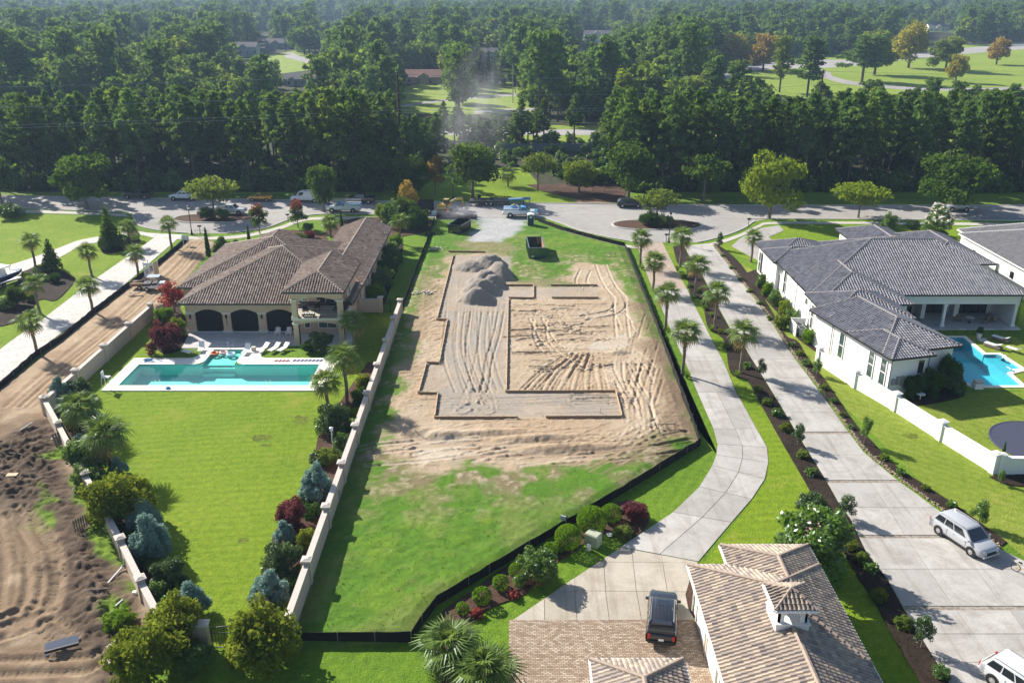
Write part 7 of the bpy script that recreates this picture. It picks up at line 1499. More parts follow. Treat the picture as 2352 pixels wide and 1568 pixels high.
# excavator
t = thing('excavator', 'small yellow excavator digging at the lot entrance', 'excavator', gxy(1022, 489, .03), R(2)); y_ = M['paint_cat']
for s_ in (-1, 1):
    tr = MB(); tr.loft([[(1.35 * math.cos(a) + (.15 if math.cos(a) > 0 else -.15), s_ * .85 + o, .36 + .34 * math.sin(a)) for a in np.linspace(0, 2 * math.pi, 16, endpoint=False)] for o in (-.22, .22)]); tr.build('track', M['plastic_black'], t)
MB().box((0, 0, .8), (1.4, 1.2, .3)).build('turntable', M['plastic_black'], t)
MB().box((-.55, 0, 1.35), (1.7, 1.9, .8), taper=.94).build('engine_cover', y_, t)
MB().box((.35, .45, 2.55), (1.05, 1.0, .1)).build('cab_roof', y_, t)
MB().box((.35, .45, 1.75), (1.0, .95, 1.5), taper=.93).build('cab_glass', M['glass_green'], t)
fr = MB()
for x in (-.13, .85):
    for y in (-.02, .93): fr.box((x, y, 1.75), (.08, .08, 1.55))
fr.build('cab_frame', M['plastic_black'], t)
MB().beam((.6, -.3, 1.2), (1.6, -.3, 2.5), .28, .36).beam((1.6, -.3, 2.5), (3.4, -.3, 2.75), .26, .32).build('boom', y_, t)
MB().beam((3.3, -.3, 2.9), (3.75, -.3, 1.1), .22, .28).build('dipper_arm', y_, t); MB().tube([(1.0, -.3, 2.3), (2.4, -.3, 3.0)], .06, 6).tube([(2.2, -.3, 3.0), (3.35, -.3, 3.05)], .06, 6).build('hydraulic_ram', M['steel'], t)
MB().prism([(3.4, .15), (4.2, .15), (4.35, .8), (3.9, 1.2), (3.5, .9)], -.45, .45).build('bucket', M['steel'], t, rot=(R(90), 0, 0), loc=(0, -.3, 0))
MB().box((-1.55, 0, .3), (.12, 1.9, .4)).build('blade', y_, t)
# gooseneck trailer on the far kerb
t = thing('flatbed_trailer', 'long flatbed trailer with blue gooseneck parked on the far kerb', 'trailer', gxy(1142, 470, .02), YR)
MB().box((-1.6, 0, .95), (7.6, 2.4, .14)).build('deck', M['timber_grey'], t); MB().beam((-5.4, 1.1, .8), (2.4, 1.1, .8), .12, .24).beam((-5.4, -1.1, .8), (2.4, -1.1, .8), .12, .24).build('side_rail', M['plastic_black'], t)
MB().beam((2.2, 0, 1.05), (6.6, 0, 1.3), 1.2, .3).build('gooseneck', M['paint_blue'], t); MB().tube([(6.4, 0, 1.2), (6.4, 0, .5)], .1, 8).build('hitch', M['steel'], t)
MB().box((5.2, .5, .55), (.15, .15, 1.1)).box((5.2, -.5, .55), (.15, .15, 1.1)).build('landing_leg', M['plastic_black'], t)
for x in (-2.1, -1.2):
    for s_ in (-1, 1): wheel(t, x, s_ * 1.0, .4, .26, s_)
MB().box((-2.0, .3, 1.12), (2.6, .9, .2)).build('loading_ramp', M['plastic_black'], t)
MB().lathe([(.15, -.1), (.38, -.1), (.38, .1), (.15, .1)], 14, (-3.6, .9, 1.42), 'y').build('spare_wheel', M['tyre'], t)
# skips
def skip_bin(label, loc, rz, L_, W_, h, mat, inner, lab_c):
    t = thing('skip_bin', label, 'skip', loc, rz); b = MB(); th = .06
    b.box((0, 0, .2), (L_, W_ * .9, .1)); 
    for s_ in (-1, 1): b.box((0, s_ * (W_ / 2 - th / 2), .2 + h / 2), (L_, th, h))
    b.box((-L_ / 2 + th / 2, 0, .2 + h / 2), (th, W_ - 2 * th, h)); b.build('shell', M[mat], t)
    MB().box((L_ / 2 - th / 2, 0, .2 + h / 2), (th, W_ - 2 * th - .02, h)).build('tailgate', M[mat], t)
    n = 9; 
    for k in range(n):
        x = -L_ / 2 + L_ * (k + .5) / n
        for s_ in (-1, 1): MB().box((x, s_ * (W_ / 2 + .045), .2 + h / 2), (.1, .09, h - .1)).build('rib', M[mat], t)
    r_ = MB()
    for s_ in (-1, 1): r_.beam((-L_ / 2, s_ * W_ / 2, h + .22), (L_ / 2, s_ * W_ / 2, h + .22), .13, .12)
    r_.beam((-L_ / 2, -W_ / 2, h + .22), (-L_ / 2, W_ / 2, h + .22), .12, .12).beam((L_ / 2, -W_ / 2, h + .22), (L_ / 2, W_ / 2, h + .22), .12, .12); r_.build('top_rim', M[mat], t)
    MB().box((0, 0, .26), (L_ - .14, W_ - .16, .02)).build('bin_floor', M[inner], t)
    for s_ in (-1, 1): MB().box((0, s_ * (W_ / 2 - th - .012), .24 + h / 2), (L_ - .16, .02, h - .1)).build('lining', M[inner], t)
    MB().box((L_ / 2 + .012, -W_ * .28, .55), (.02, .45, .16)).build('label_plate', M[lab_c], t); return t
M['rust'] = plain('rust', (.30, .17, .09), .9, var=.4, vs=2); M['label_yellow'] = plain('label_yellow', (.6, .5, .02), .5)
skip_bin('black skip with ribbed sides beside the gravel entrance', gxy(1056, 532, .02), R(-90 - 20) , 4.6, 2.4, 1.5, 'paint_black', 'plastic_black', 'label_yellow')
skip_bin('dark green open skip with rusty lining on the grass', gxy(1230, 583, .1), R(-90 + 3), 6.6, 2.5, 1.7, 'paint_green', 'rust', 'plastic_white')
# portable toilet
t = thing('portable_toilet', 'dark green portable toilet with white frame and roof', 'portable toilet', gxy(1219, 519, .06), R(0)); gm_ = plain('toilet_green', (.012, .05, .055), .5)
MB().box((0, 0, 1.05), (1.1, 1.1, 2.0)).build('cabin', gm_, t); MB().box((0, -.57, 1.05), (.8, .04, 1.8)).build('door', gm_, t); MB().box((0, -.6, 1.72), (.4, .02, .3)).build('door_emblem', M['plastic_white'], t)
fr = MB()
for s_ in (-1, 1): fr.box((s_ * .57, -.5, 1.1), (.07, .14, 2.2)); fr.box((s_ * .57, .5, 1.1), (.07, .14, 2.2))
fr.build('corner_frame', M['plastic_white'], t); MB().loft([[(x, -.62, z) for x, z in ((-.62, 2.08), (.62, 2.08), (.62, 2.18), (0, 2.38), (-.62, 2.18))], [(x, .62, z) for x, z in ((-.62, 2.08), (.62, 2.08), (.62, 2.18), (0, 2.38), (-.62, 2.18))]]).build('roof', M['plastic_white'], t)
MB().box((0, 0, .04), (1.2, 1.2, .08)).build('skid_base', M['plastic_black'], t)
# boat at the left edge
t = thing('boat', 'dark blue hulled motor boat with white top and outboard engines at left', 'boat', gxy(8, 655, .05), R(70)); rings = []
for x, w_, z0 in ((-3.4, 1.1, .5), (-1.5, 1.2, .45), (.8, 1.15, .5), (2.4, .75, .65), (3.5, .06, 1.1)): rings.append([(x, 0, z0), (x, w_ * .8, z0 + .35), (x, w_, 1.55), (x, -w_, 1.55), (x, -w_ * .8, z0 + .35)])
MB().loft(rings).build('hull', M['paint_navy'], t, True); MB().box((-.4, 0, 1.6), (4.6, 1.9, .1)).build('deck', M['paint_white'], t); MB().box((-.1, 0, 2.75), (2.4, 1.9, .14)).build('hard_top', M['paint_white'], t); MB().box((.0, 0, 2.0), (1.2, 1.0, .75), taper=.8).build('console', M['paint_white'], t)
for x in (-1.1, .9):
    for y in (-.85, .85): MB().tube([(x, y, 1.6), (x, y, 2.7)], .035, 6).build('top_support', M['steel'], t)
for y in (-.45, .45): MB().box((-3.6, y, 1.55), (.5, .42, .75), taper=.75).box((-3.6, y, .95), (.2, .12, .7)).build('outboard_engine', plain('engine_blue', (.25, .4, .55), .3), t)
MB().beam((-2.5, 0, .35), (3.0, 0, .35), .9, .12).build('trailer_frame', M['steel'], t)
for x in (-1.4, -.6):
    for s_ in (-1, 1): wheel(t, x, s_ * .9, .32, .22, s_)
# white truck at the left edge
car('white work van cut by the left frame edge beside the dug earth', (-51.2, 71.2, .25), R(22), 'paint_white', dict(VAN, L=6.4), 'van', 'van')
# canopy utility cart and its trailer of timber
c0 = G(358, 668); t = thing('utility_cart', 'white utility cart with a canopy on the haul road', 'utility cart', (c0.x, c0.y, .2), R(8))
MB().box((0, 0, .62), (2.9, 1.45, .4), taper=.95).build('body', M['paint_white'], t); MB().box((1.05, 0, .95), (.9, 1.3, .3), taper=.8).build('bonnet', M['paint_white'], t); MB().box((-.95, 0, .95), (1.0, 1.4, .35)).build('cargo_box', M['plastic_black'], t)
MB().box((.0, 0, 2.0), (1.7, 1.4, .08)).build('canopy', M['paint_grey'], t); MB().box((.05, .0, .95), (.6, 1.2, .3)).build('seat', M['plastic_black'], t)
for x in (-.75, .75):
    for y in (-.62, .62): MB().tube([(x, y, .8), (x * .95, y, 2.0)], .03, 6).build('canopy_post', M['black_metal'], t)
for x in (-1.0, 1.05):
    for s_ in (-1, 1): wheel(t, x, s_ * .68, .33, .26, s_)
c0 = G(325, 664); t = thing('cart_trailer', 'small trailer piled with broken timber behind the utility cart', 'trailer', (c0.x, c0.y, .2), R(8))
MB().box((0, 0, .5), (2.6, 1.5, .08)).build('bed', M['timber_grey'], t); MB().box((0, .74, .7), (2.6, .05, .35)).box((0, -.74, .7), (2.6, .05, .35)).build('side', M['timber'], t)
for s_ in (-1, 1): wheel(t, 0, s_ * .86, .3, .2, s_)
q = random.Random(8)
for k in range(9): a = q.uniform(-.5, .5); MB().beam((-1.2 + q.uniform(-.2, .3), q.uniform(-.6, .6), .62 + k * .05), (1.2 + q.uniform(-.4, .5), q.uniform(-.6, .6), .66 + k * .05), .14, .05).build('plank', M[('timber', 'timber_pale', 'timber_grey')[k % 3]], t)
MB().lathe([(.35, -.1), (.42, 0), (.35, .1), (.2, .1), (.2, -.1)], 12, (.5, .1, 1.1)).build('loose_tyre', M['tyre'], t)
# ------------------------------------------------------------------ street furniture and small things
def lamp_post(label, x, y, top):
    b = G(x, y, .03); h = HT(x, y, top); t = thing('lamp_post', label, 'street lamp', b)
    MB().lathe([(.24, 0), (.26, .12), (.16, .3), (.11, .8), (.08, 1.0), (.065, h - .75), (.09, h - .7)], 10).build('post', M['black_metal'], t)
    MB().lathe([(.1, h - .7), (.2, h - .62), (.24, h - .3), (.16, h - .22)], 10).build('lantern', M['lamp_white'], t); MB().lathe([(.27, h - .24), (.2, h - .12), (.05, h - .05), (.02, h + .05)], 10).build('cap', M['black_metal'], t)
lamp_post('black lamp post beside the left lay-by', 441, 539, 472); lamp_post('black lamp post on the sunny verge behind the excavator', 1041, 459, 404); lamp_post('black lamp post at the right lay-by', 1536, 556, 488)
for lab, x, y in (('black mailbox by the left lay-by pavement', 460, 536), ('black mailbox beside the right red tipped shrub', 662, 509), ('black mailbox beside the right lay-by lamp post', 1530, 556), ('black mailbox on the kerb by the white house drive', 1719, 519)):
    t = thing('mailbox', lab, 'mailbox', G(x, y, .03)); MB().tube([(0, 0, 0), (0, 0, 1.15)], [.06, .05], 6).build('post', M['black_metal'], t)
    MB().loft([[(.3 * s_, .16 * math.cos(a), 1.3 + .16 * max(-.8, math.sin(a))) for a in np.linspace(0, 2 * math.pi, 12, endpoint=False)] for s_ in (-1, 1)]).build('box', M['black_metal'], t)
t = thing('metal_fence', 'low black bar fence beside the left mailbox', 'fence', G(447, 541)); L_ = 2.6
MB().beam((0, 0, .95), (L_, 0, .95), .04, .04).beam((0, 0, .2), (L_, 0, .2), .04, .04).build('rail', M['black_metal'], t)
for k in range(10): MB().box((L_ * k / 9, 0, .5), (.025, .025, 1.0)).build('bar', M['black_metal'], t)
t = thing('permit_sign', 'small pale blue white sign board at the lot entrance', 'sign', G(997, 502)); MB().box((0, 0, 1.0), (.9, .05, .75)).build('board', plain('sign_pale', (.6, .72, .8), .5), t)
for s_ in (-1, 1): MB().box((s_ * .38, .04, .65), (.06, .06, 1.3)).build('post', M['timber_pale'], t)
t = thing('farm_gate', 'double timber field gate across the dirt lane', 'gate', G(1388, 441))
for k in range(3): MB().box((-2.4 + 2.4 * k, 0, .65), (.12, .12, 1.3)).build('post', M['timber_grey'], t)
for k in range(2):
    for zz in (.25, .65, 1.05): MB().beam((-2.3 + 2.4 * k, 0, zz), (-.1 + 2.4 * k, 0, zz), .05, .08).build('rail', M['timber'], t)
t = thing('site_sign', 'white and blue sign on posts at the top of the haul road', 'sign', G(428, 566)); MB().box((0, 0, 1.5), (1.2, .06, .8)).build('board', plain('sign_white', (.62, .72, .76), .5), t); MB().box((-.4, 0, .7), (.08, .06, 1.4)).box((.4, 0, .7), (.08, .06, 1.4)).build('post', M['plastic_white'], t)
# white lattice screen
c0 = G(345, 640); t = thing('lattice_screen', 'tall white lattice box screen beside the pale drive', 'lattice screen', (c0.x, c0.y, .1), R(-8))
for s_ in (-1, 1):
    for d_ in (0, 1): MB().box((s_ * .75, d_ * 1.3, 1.2), (.09, .09, 2.4)).build('post', M['plastic_white'], t)
lat = MB()
for k in range(13):
    x = -1.6 + .25 * k
    for sg in (-1, 1):
        a = (x, 0.02 * sg, .2); b = (x + sg * 1.5, .02 * sg, 1.9); p0 = max(-.7, min(.7, a[0])); p1 = max(-.7, min(.7, b[0]))
        if abs(p1 - p0) < .1: continue
        z0 = .2 + (p0 - a[0]) / (b[0] - a[0]) * 1.7; z1 = .2 + (p1 - a[0]) / (b[0] - a[0]) * 1.7; lat.beam((p0, a[1], z0), (p1, a[1], z1), .02, .05)
tag(lat.build('lattice', M['plastic_white'], t), kind='stuff'); MB().box((0, 0, 2.1), (1.5, .05, .35)).box((0, 0, .12), (1.5, .05, .12)).build('panel_frame', M['plastic_white'], t); MB().box((.77, .65, 1.1), (.04, 1.2, 2.0)).build('side_board', M['timber_pale'], t)
# ---- loungers, chairs and pool things
def lounger(label, loc, rz, mat='plastic_white', frame='steel', back=35, group=None, low=False):
    t = thing('sun_lounger', label, 'lounger', loc, rz, group); z = .15 if low else .32
    MB().box((.35, 0, z), (1.25, .62, .06)).build('seat', M[mat], t); a = R(back); MB().beam((-.28, 0, z), (-.28 - .75 * math.cos(a), 0, z + .75 * math.sin(a)), .62, .06).build('backrest', M[mat], t)
    for x in (-.5, .85):
        for y in (-.26, .26): MB().box((x, y, z / 2 - .01), (.04, .04, z - .02)).build('leg', M[frame], t)
    return t
def zp(x, y): return gxy(413.4 + x * .262, 735 + y * .262, .06)
lounger('pale grey lounger under the purple shrub by the pool, left', zp(80, 300), R(150), group='loungers round the left pool'); lounger('upright grey lounger beside the left pool patio edge', zp(190, 265), R(-80), back=50, group='loungers round the left pool')
for k, x in enumerate((735, 830, 910)): lounger(('left', 'middle', 'right')[k] + ' of three white loungers on the grass by the pool patio', zp(x, 265), R(-112), back=30, group='loungers round the left pool')
lounger('white lounger on the coping beside the drum table', zp(585, 285), R(-95), back=55, group='loungers round the left pool')
for x, y, lab in ((648, 268, 'pale drum table beside the pool shelf'), (885, 225, 'square grey side table behind the right lounger')):
    tag(MB().lathe([(.26, 0), (.3, .08), (.3, .42), (.27, .5)], 14 if 'drum' in lab else 4).build('side_table', M['stucco_cap'], loc=zp(x, y)), lab, 'table')
for k, (x, y) in enumerate(((858, 135), (955, 135))):
    t = thing('garden_chair', ('left', 'right')[k] + ' slatted white garden chair in front of the dark screens', 'chair', zp(x, y), R(-90))
    MB().box((0, 0, .38), (.55, .55, .05)).build('seat', M['trim_white'], t)
    for j in range(5): MB().beam((-.25, -.22 + .11 * j, .36), (-.5, -.26 + .13 * j, 1.0 - .05 * abs(j - 2)), .09, .025).build('back_slat', M['trim_white'], t)
    for s_ in (-1, 1): MB().box((0, s_ * .33, .56), (.7, .12, .035)).build('armrest', M['trim_white'], t)
    for a in (-.25, .25):
        for s_ in (-1, 1): MB().box((a, s_ * .3, .27), (.06, .05, .54)).build('leg', M['trim_white'], t)
def ladder(label, x, y, rz=0.0):
    t = thing('pool_ladder', label, 'pool ladder', (x, y, .08), rz)
    for s_ in (-1, 1): MB().tube([(s_ * .24, -.5, 0), (s_ * .24, -.5, .5), (s_ * .24, -.35, .72), (s_ * .24, -.05, .72), (s_ * .24, .1, .5), (s_ * .24, .12, -.8)], .022, 6).build('handrail', M['chrome'], t)
    for zz in (-.25, -.5): MB().box((0, .12, zz), (.46, .08, .03)).build('step', M['plastic_white'], t)
a_ = G(363, 888); ladder('chrome pool ladder on the near edge, left one', a_.x, 85.6); a_ = G(616, 888); ladder('chrome pool ladder on the near edge, right one', a_.x, 85.6)
t = thing('pool_handrail', 'chrome handrail at the head of the pool steps', 'handrail', (-33.6, 96.2, .09))
for s_ in (-1, 1): MB().tube([(s_ * .3, .2, 0), (s_ * .28, .1, .8), (s_ * .28, -.3, .75), (s_ * .3, -.9, .0)], .025, 6).build('rail', M['chrome'], t)
t = thing('lifeguard_chair', 'white tubular pool chair at the left corner of the pool', 'chair', (-43.4, 85.0, .09))
for x in (-.35, .35):
    for y in (-.35, .35): MB().tube([(x * 1.25, y * 1.25, 0), (x, y, 1.3)], .03, 6).build('leg', M['plastic_white'], t)
MB().box((0, 0, 1.3), (.7, .6, .06)).build('seat', M['plastic_white'], t); MB().box((-.33, 0, 1.65), (.06, .6, .6)).build('backrest', M['plastic_white'], t)
for zz in (.45, .85): MB().beam((.4, -.42, zz), (.4, .42, zz), .04, .04).build('rung', M['plastic_white'], t)
def noodle(label, mat, x, y, n, w_): 
    P_ = [(x + k * .22, y + (.16 if k % 2 else -.16) * w_, .16) for k in range(n)]; tag(MB().tube([(a, b, c) for a, b in [(p[0], p[1]) for p in P_] for c in [.16]], .06, 6).build('pool_noodle', plain(mat, {'noodle_red': (.5, .03, .05), 'noodle_blue': (.02, .06, .35)}[mat], .5)), label, 'pool noodle')
noodle('red zigzag pool noodle on the far coping', 'noodle_red', -27.3, 92.3, 9, 1.0); noodle('blue zigzag pool noodle on the far coping', 'noodle_blue', -25.2, 92.4, 16, 1.3)
for lab, c, x, y in (('orange pool float on the pool shelf', (.7, .2, .06), -35.0, 94.6), ('pink and white pool float on the pool shelf', (.75, .45, .45), -34.0, 94.9), ('pale blue pool float on the pool shelf', (.5, .7, .8), -33.0, 94.4)):
    P_ = [(x + .42 * math.cos(a), y + .42 * math.sin(a), .06) for a in np.linspace(0, 2 * math.pi, 15)]; tag(MB().tube(P_, .15, 7, False).build('pool_float', plain('float_' + lab[:4], c, .4), smooth=True), lab, 'pool float')
tag(MB().tube([(-41.9 + .35 * math.cos(a) * (1 + .04 * a), 92.3 + .3 * math.sin(a), .12 + .01 * a) for a in np.linspace(0, 20, 60)] + [(-40.2, 92.2, .12)], .04, 5).build('pool_hose', M['paint_blue']), 'coiled blue pool hose on the far left coping', 'hose')
tag(MB().box((-36.9, 84.9, .2), (.5, .35, .22), .4, taper=.7).build('pool_cleaner', M['paint_blue']), 'small blue pool cleaner on the near coping', 'pool cleaner')
for k, (x, y, a) in enumerate(((-24.9, 98.9, -60), (-23.6, 99.6, -85), (-21.2, 99.0, -110))):
    t = thing('balcony_chair', ('left', 'middle', 'right')[k] + ' dark wicker chair on the upstairs balcony of the tan house', 'chair', (x, y, 3.56), R(a)); MB().box((0, 0, .36), (.62, .62, .12)).build('seat', M['timber_grey'], t); MB().box((-.3, 0, .68), (.1, .62, .62)).build('backrest', M['plastic_black'], t)
    for s_ in (-1, 1): MB().box((0, s_ * .33, .5), (.6, .08, .08)).build('armrest', M['plastic_black'], t)
    for i in (-.25, .25):
        for j in (-.25, .25): MB().box((i, j, .15), (.05, .05, .3)).build('leg', M['plastic_black'], t)
t = thing('balcony_grill', 'white and black striped cushion bench by the balcony rail of the tan house', 'bench', (-24.3, 97.75, 3.56)); MB().box((0, 0, .25), (1.5, .55, .1)).build('seat', M['plastic_black'], t)
for k in range(5): MB().box((-.6 + .3 * k, 0, .34), (.15, .5, .08)).build('cushion_stripe', M['trim_white'], t)
for s_ in (-1, 1): MB().box((s_ * .65, 0, .1), (.06, .45, .2)).build('leg', M['plastic_black'], t)
# white house terrace and pool
def wz(x, y, z=.08): return gxy(2113 + x * .188, 750.3 + y * .188, z)
for k, (x, y) in enumerate(((980, 160), (890, 245))):
    t = lounger(('far', 'near')[k] + ' white cushioned lounger on a dark base by the blue pool', wz(x, y), R(125), 'trim_white', 'timber', 22); MB().box((.0, 0, .14), (2.0, .85, .24)).build('base', M['timber_grey'], t)
t = lounger('lounger with blue and white striped towel by the blue pool', wz(1150, 300), R(125), 'trim_white'); 
for k in range(9): MB().beam((-.30 - .085 * k * .82, 0, .37 + .085 * k * .57), (-.34 - .085 * k * .82, 0, .40 + .085 * k * .57), .6, .012).build('towel_stripe', M['paint_navy'], t)
lounger('white lounger standing in the shallow ledge of the blue pool', wz(980, 385, -.12), R(40), 'plastic_white', 'plastic_white', 48, low=True); lounger('low white lounger at the edge of the pool ledge', wz(1160, 545, -.12), R(10), 'plastic_white', 'plastic_white', 30, low=True)
t = thing('fire_bowl', 'square white pedestal bowl at the near corner of the blue pool', 'pedestal', wz(697, 745)); MB().box((0, 0, .3), (.9, .9, .6)).build('pedestal', M['trim_white'], t); MB().box((0, 0, .72), (.7, .7, .24), taper=1.3).build('bowl', M['stucco_cap'], t)
t = thing('planter', 'white pot with a dark leafy plant beside the blue pool', 'planter', wz(718, 130)); MB().lathe([(.22, 0), (.32, .5), (.34, .55), (.28, .55)], 12).build('pot', M['trim_white'], t); put('foliage', KIT['leafys'][1][0], t, (0, 0, .5), scale=(.9, .9, 1.1), mat=M['leaf_cypress'])
slab('stepping_slab', [tuple(wz(x, y)[:2]) for x, y in ((690, 130), (800, 130), (850, 175), (740, 175))], .0, .03, M['patio'])
tz = .15
t = thing('patio_table', 'round white pedestal table on the covered terrace', 'table', (58.6, 104.6, tz)); MB().lathe([(.28, 0), (.06, .06), (.05, .68)], 12).build('pedestal', M['black_metal'], t); MB().lathe([(.5, .68), (.5, .72)], 18).build('table_top', M['trim_white'], t)
for k, (x, y, a) in enumerate(((57.3, 104.9, 10), (60.4, 104.2, 170), (61.6, 104.6, 120))):
    t = thing('patio_chair', ('left', 'middle', 'right')[k] + ' brown patio chair on the covered terrace', 'chair', (x, y, tz), R(a)); MB().box((0, 0, .45), (.5, .5, .06)).build('seat', M['timber'], t); MB().box((-.24, 0, .72), (.06, .5, .5)).build('backrest', M['timber'], t)
    for i in (-.2, .2):
        for j in (-.2, .2): MB().box((i, j, .21), (.04, .04, .42)).build('leg', M['black_metal'], t)
t = thing('sofa', 'dark outdoor sofa in the left bay of the covered terrace', 'sofa', (51.2, 105.2, tz), R(60)); MB().box((0, 0, .25), (2.0, .85, .4)).build('seat', M['plastic_black'], t); MB().box((0, .4, .6), (2.0, .18, .5)).build('backrest', M['plastic_black'], t)
for s_ in (-1, 1): MB().box((s_ * .95, 0, .5), (.16, .85, .3)).build('armrest', M['plastic_black'], t); MB().box((s_ * .4, -.02, .5), (.7, .6, .12)).build('cushion', M['paint_grey'], t)
t = thing('arc_lamp', 'arched lamp with drum base on the covered terrace', 'lamp', (61.3, 105.2, tz)); MB().lathe([(.3, 0), (.3, .1), (.2, .9)], 10).build('base', M['timber_grey'], t); MB().tube([(0, 0, .9), (0, 0, 2.2), (-.4, 0, 2.6), (-1.1, 0, 2.7)], .03, 6).build('stem', M['black_metal'], t); MB().lathe([(.28, 0), (.12, .18)], 12, (-1.2, 0, 2.5)).build('shade', M['lamp_white'], t)
t = thing('equipment_screen', 'white wall screen round two air conditioners beside the white house', 'screen', (35.6, 102.6, 0)); MB().box((-.6, -1.2, .75), (.12, 2.6, 1.5)).box((.4, .15, .75), (1.9, .12, 1.5)).build('screen_wall', M['stucco_white'], t)
for k in range(2):
    t = thing('air_conditioner', ('far', 'near')[k] + ' grey air conditioner beside the white house wall', 'air conditioner', (35.85, 101.7 - 1.15 * k, .05)); MB().box((0, 0, .5), (.85, .85, .95)).build('casing', M['paint_grey'], t); MB().lathe([(.36, 1.0), (.36, .98)], 14).build('fan_grille', M['black_metal'], t)
t = thing('patio_heater_table', 'white mosaic bistro set beside the white house corner', 'table', (42.6, 82.2, .02)); MB().lathe([(.2, 0), (.05, .05), (.05, .7)], 10).build('pedestal', M['trim_white'], t); MB().lathe([(.45, .7), (.45, .74)], 14).build('table_top', M['trim_white'], t)
c0 = G(2392, 1019); tag(MB().lathe([(4.5, 0), (4.5, .12), (4.4, .16), (4.3, .12)], 48, (c0.x, c0.y, 0)).build('round_pad', plain('pad_blue', (.045, .05, .085), .8)), 'large round dark blue grey pad cut by the right frame edge', 'pad')
# ---- service boxes
t = thing('utility_box', 'pale green metal utility box among the box bushes', 'utility box', G(1362, 1250, .05), R(-35)); bx_ = plain('box_green', (.42, .45, .33), .5, .1); MB().box((0, 0, .5), (1.1, .8, 1.0)).build('cabinet', bx_, t); MB().box((0, 0, 1.04), (1.16, .86, .1), taper=.86).build('lid', bx_, t)
t = thing('power_pedestal', 'dark green power pedestal with grey panel on the lot fence line', 'pedestal', G(1298, 1212, .1), R(-30)); MB().box((0, 0, .55), (.22, .22, 1.1)).build('post', M['paint_green'], t); MB().box((-.12, -.1, .95), (.45, .14, .4)).build('meter_panel', M['paint_grey'], t)
tag(MB().lathe([(.16, 0), (.17, .4), (.1, .5)], 10).build('valve_box', M['trim_white'], loc=G(1352, 1262, .05)), 'short white capped post below the utility box', 'post'); tag(MB().lathe([(.25, 0), (.26, .06)], 12).build('irrigation_lid', M['trim_white'], loc=G(1400, 1228, .09)), 'flat pale irrigation lid in the mulch', 'lid')
t = thing('birdhouse', 'white birdhouse on a post in the shrubs by the tan wall', 'birdhouse', G(765, 1030)); MB().tube([(0, 0, 0), (0, 0, 1.9)], .05, 6).build('post', M['plastic_white'], t); MB().box((0, 0, 2.05), (.26, .26, .3)).build('box', M['plastic_white'], t); MB().box((0, 0, 2.24), (.36, .36, .1), taper=.2).build('roof', M['plastic_white'], t)
# bicycle at the right edge
t = thing('bicycle', 'yellow and black bicycle lying near the right frame edge', 'bicycle', G(2346, 1318, .06), R(-55)); 
for x in (-.5, .52): MB().tube([(x + .33 * math.cos(a), 0, .34 + .33 * math.sin(a)) for a in np.linspace(0, 2 * math.pi, 19)], .03, 6, False).build('wheel', M['tyre'], t)
MB().tube([(-.5, 0, .34), (-.1, 0, .32), (.38, 0, .78), (-.2, 0, .74), (-.1, 0, .32)], .022, 6).tube([(-.5, 0, .34), (-.2, 0, .74)], .018, 6).tube([(.52, 0, .34), (.38, 0, .78), (.34, 0, .95)], .022, 6).build('frame', M['paint_cat'], t)
MB().tube([(.34, -.28, 1.0), (.34, 0, .95), (.34, .28, 1.0)], .018, 6).build('handlebar', M['plastic_black'], t); MB().box((-.24, 0, .86), (.26, .14, .06)).build('saddle', M['plastic_black'], t)
# ---- scattered site things at lower left
def onfield(x, y, dz=0.0): g = G(x, y, .3); return (g.x, g.y, lot_z(g.x, g.y, Fl) + dz)
t = thing('steel_blade', 'dark steel digger blade lying on the earth at lower left', 'blade', onfield(143, 1490, .15), R(25)); MB().beam((-1.0, .3, .0), (1.0, .3, .0), .9, .06, up=(0, -.5, 1)).build('plate', M['steel'], t); MB().beam((-1.0, -.12, .1), (1.0, -.12, .1), .08, .2).build('cutting_edge', M['plastic_black'], t)
t = thing('timber_rack', 'upright slatted timber pallet standing by the left wall', 'pallet', onfield(190, 1215), R(60))
for k in range(7): MB().box((-.6 + .2 * k, 0, .55), (.1, .04, 1.1)).build('slat', M['timber_grey'], t)
for zz in (.2, .9): MB().beam((-.66, .05, zz), (.66, .05, zz), .05, .1).build('rail', M['timber'], t)
for k, (x, y, rz, l, mat, lab) in enumerate(((267, 1320, 80, 2.2, 'plastic_white', 'white plastic pipe on the grass by the left wall'), (275, 1390, 70, .7, 'plastic_white', 'short white pipe piece below the long one'), (230, 1364, 5, 1.6, 'timber_grey', 'thin grey stake lying on the earth'), (30, 1047, -15, 2.2, 'timber_grey', 'grey plank in the shade at far left'), (62, 988, 75, 1.6, 'plastic_white', 'white survey stake by the haul road'), (128, 1000, 85, 1.6, 'plastic_white', 'white pipe leaning by the left wall'))):
    p = onfield(x, y, .12); d_ = Vector((math.cos(R(rz)), math.sin(R(rz)), .05)) * l / 2; tag(MB().tube([-d_, d_], .07 if 'pipe' in lab else .05, 7).build('pipe' if 'pipe' in lab else 'plank', M[mat], loc=p), lab, 'pipe' if 'pipe' in lab else 'plank')
tag(MB().box((0, 0, 0), (.9, .55, .05), .1).build('board', M['timber_pale'], loc=onfield(30, 1098, .15)), 'pale square board on the dark earth', 'board')
t = thing('board_stack', 'grey boards leaning on the left garden wall', 'boards', onfield(134, 1020), R(55))
for k in range(3): MB().beam((.25 * k - .3, -.3, 0), (.25 * k - .3, .1, 1.2), .2, .04).build('board', M['timber_grey'], t)
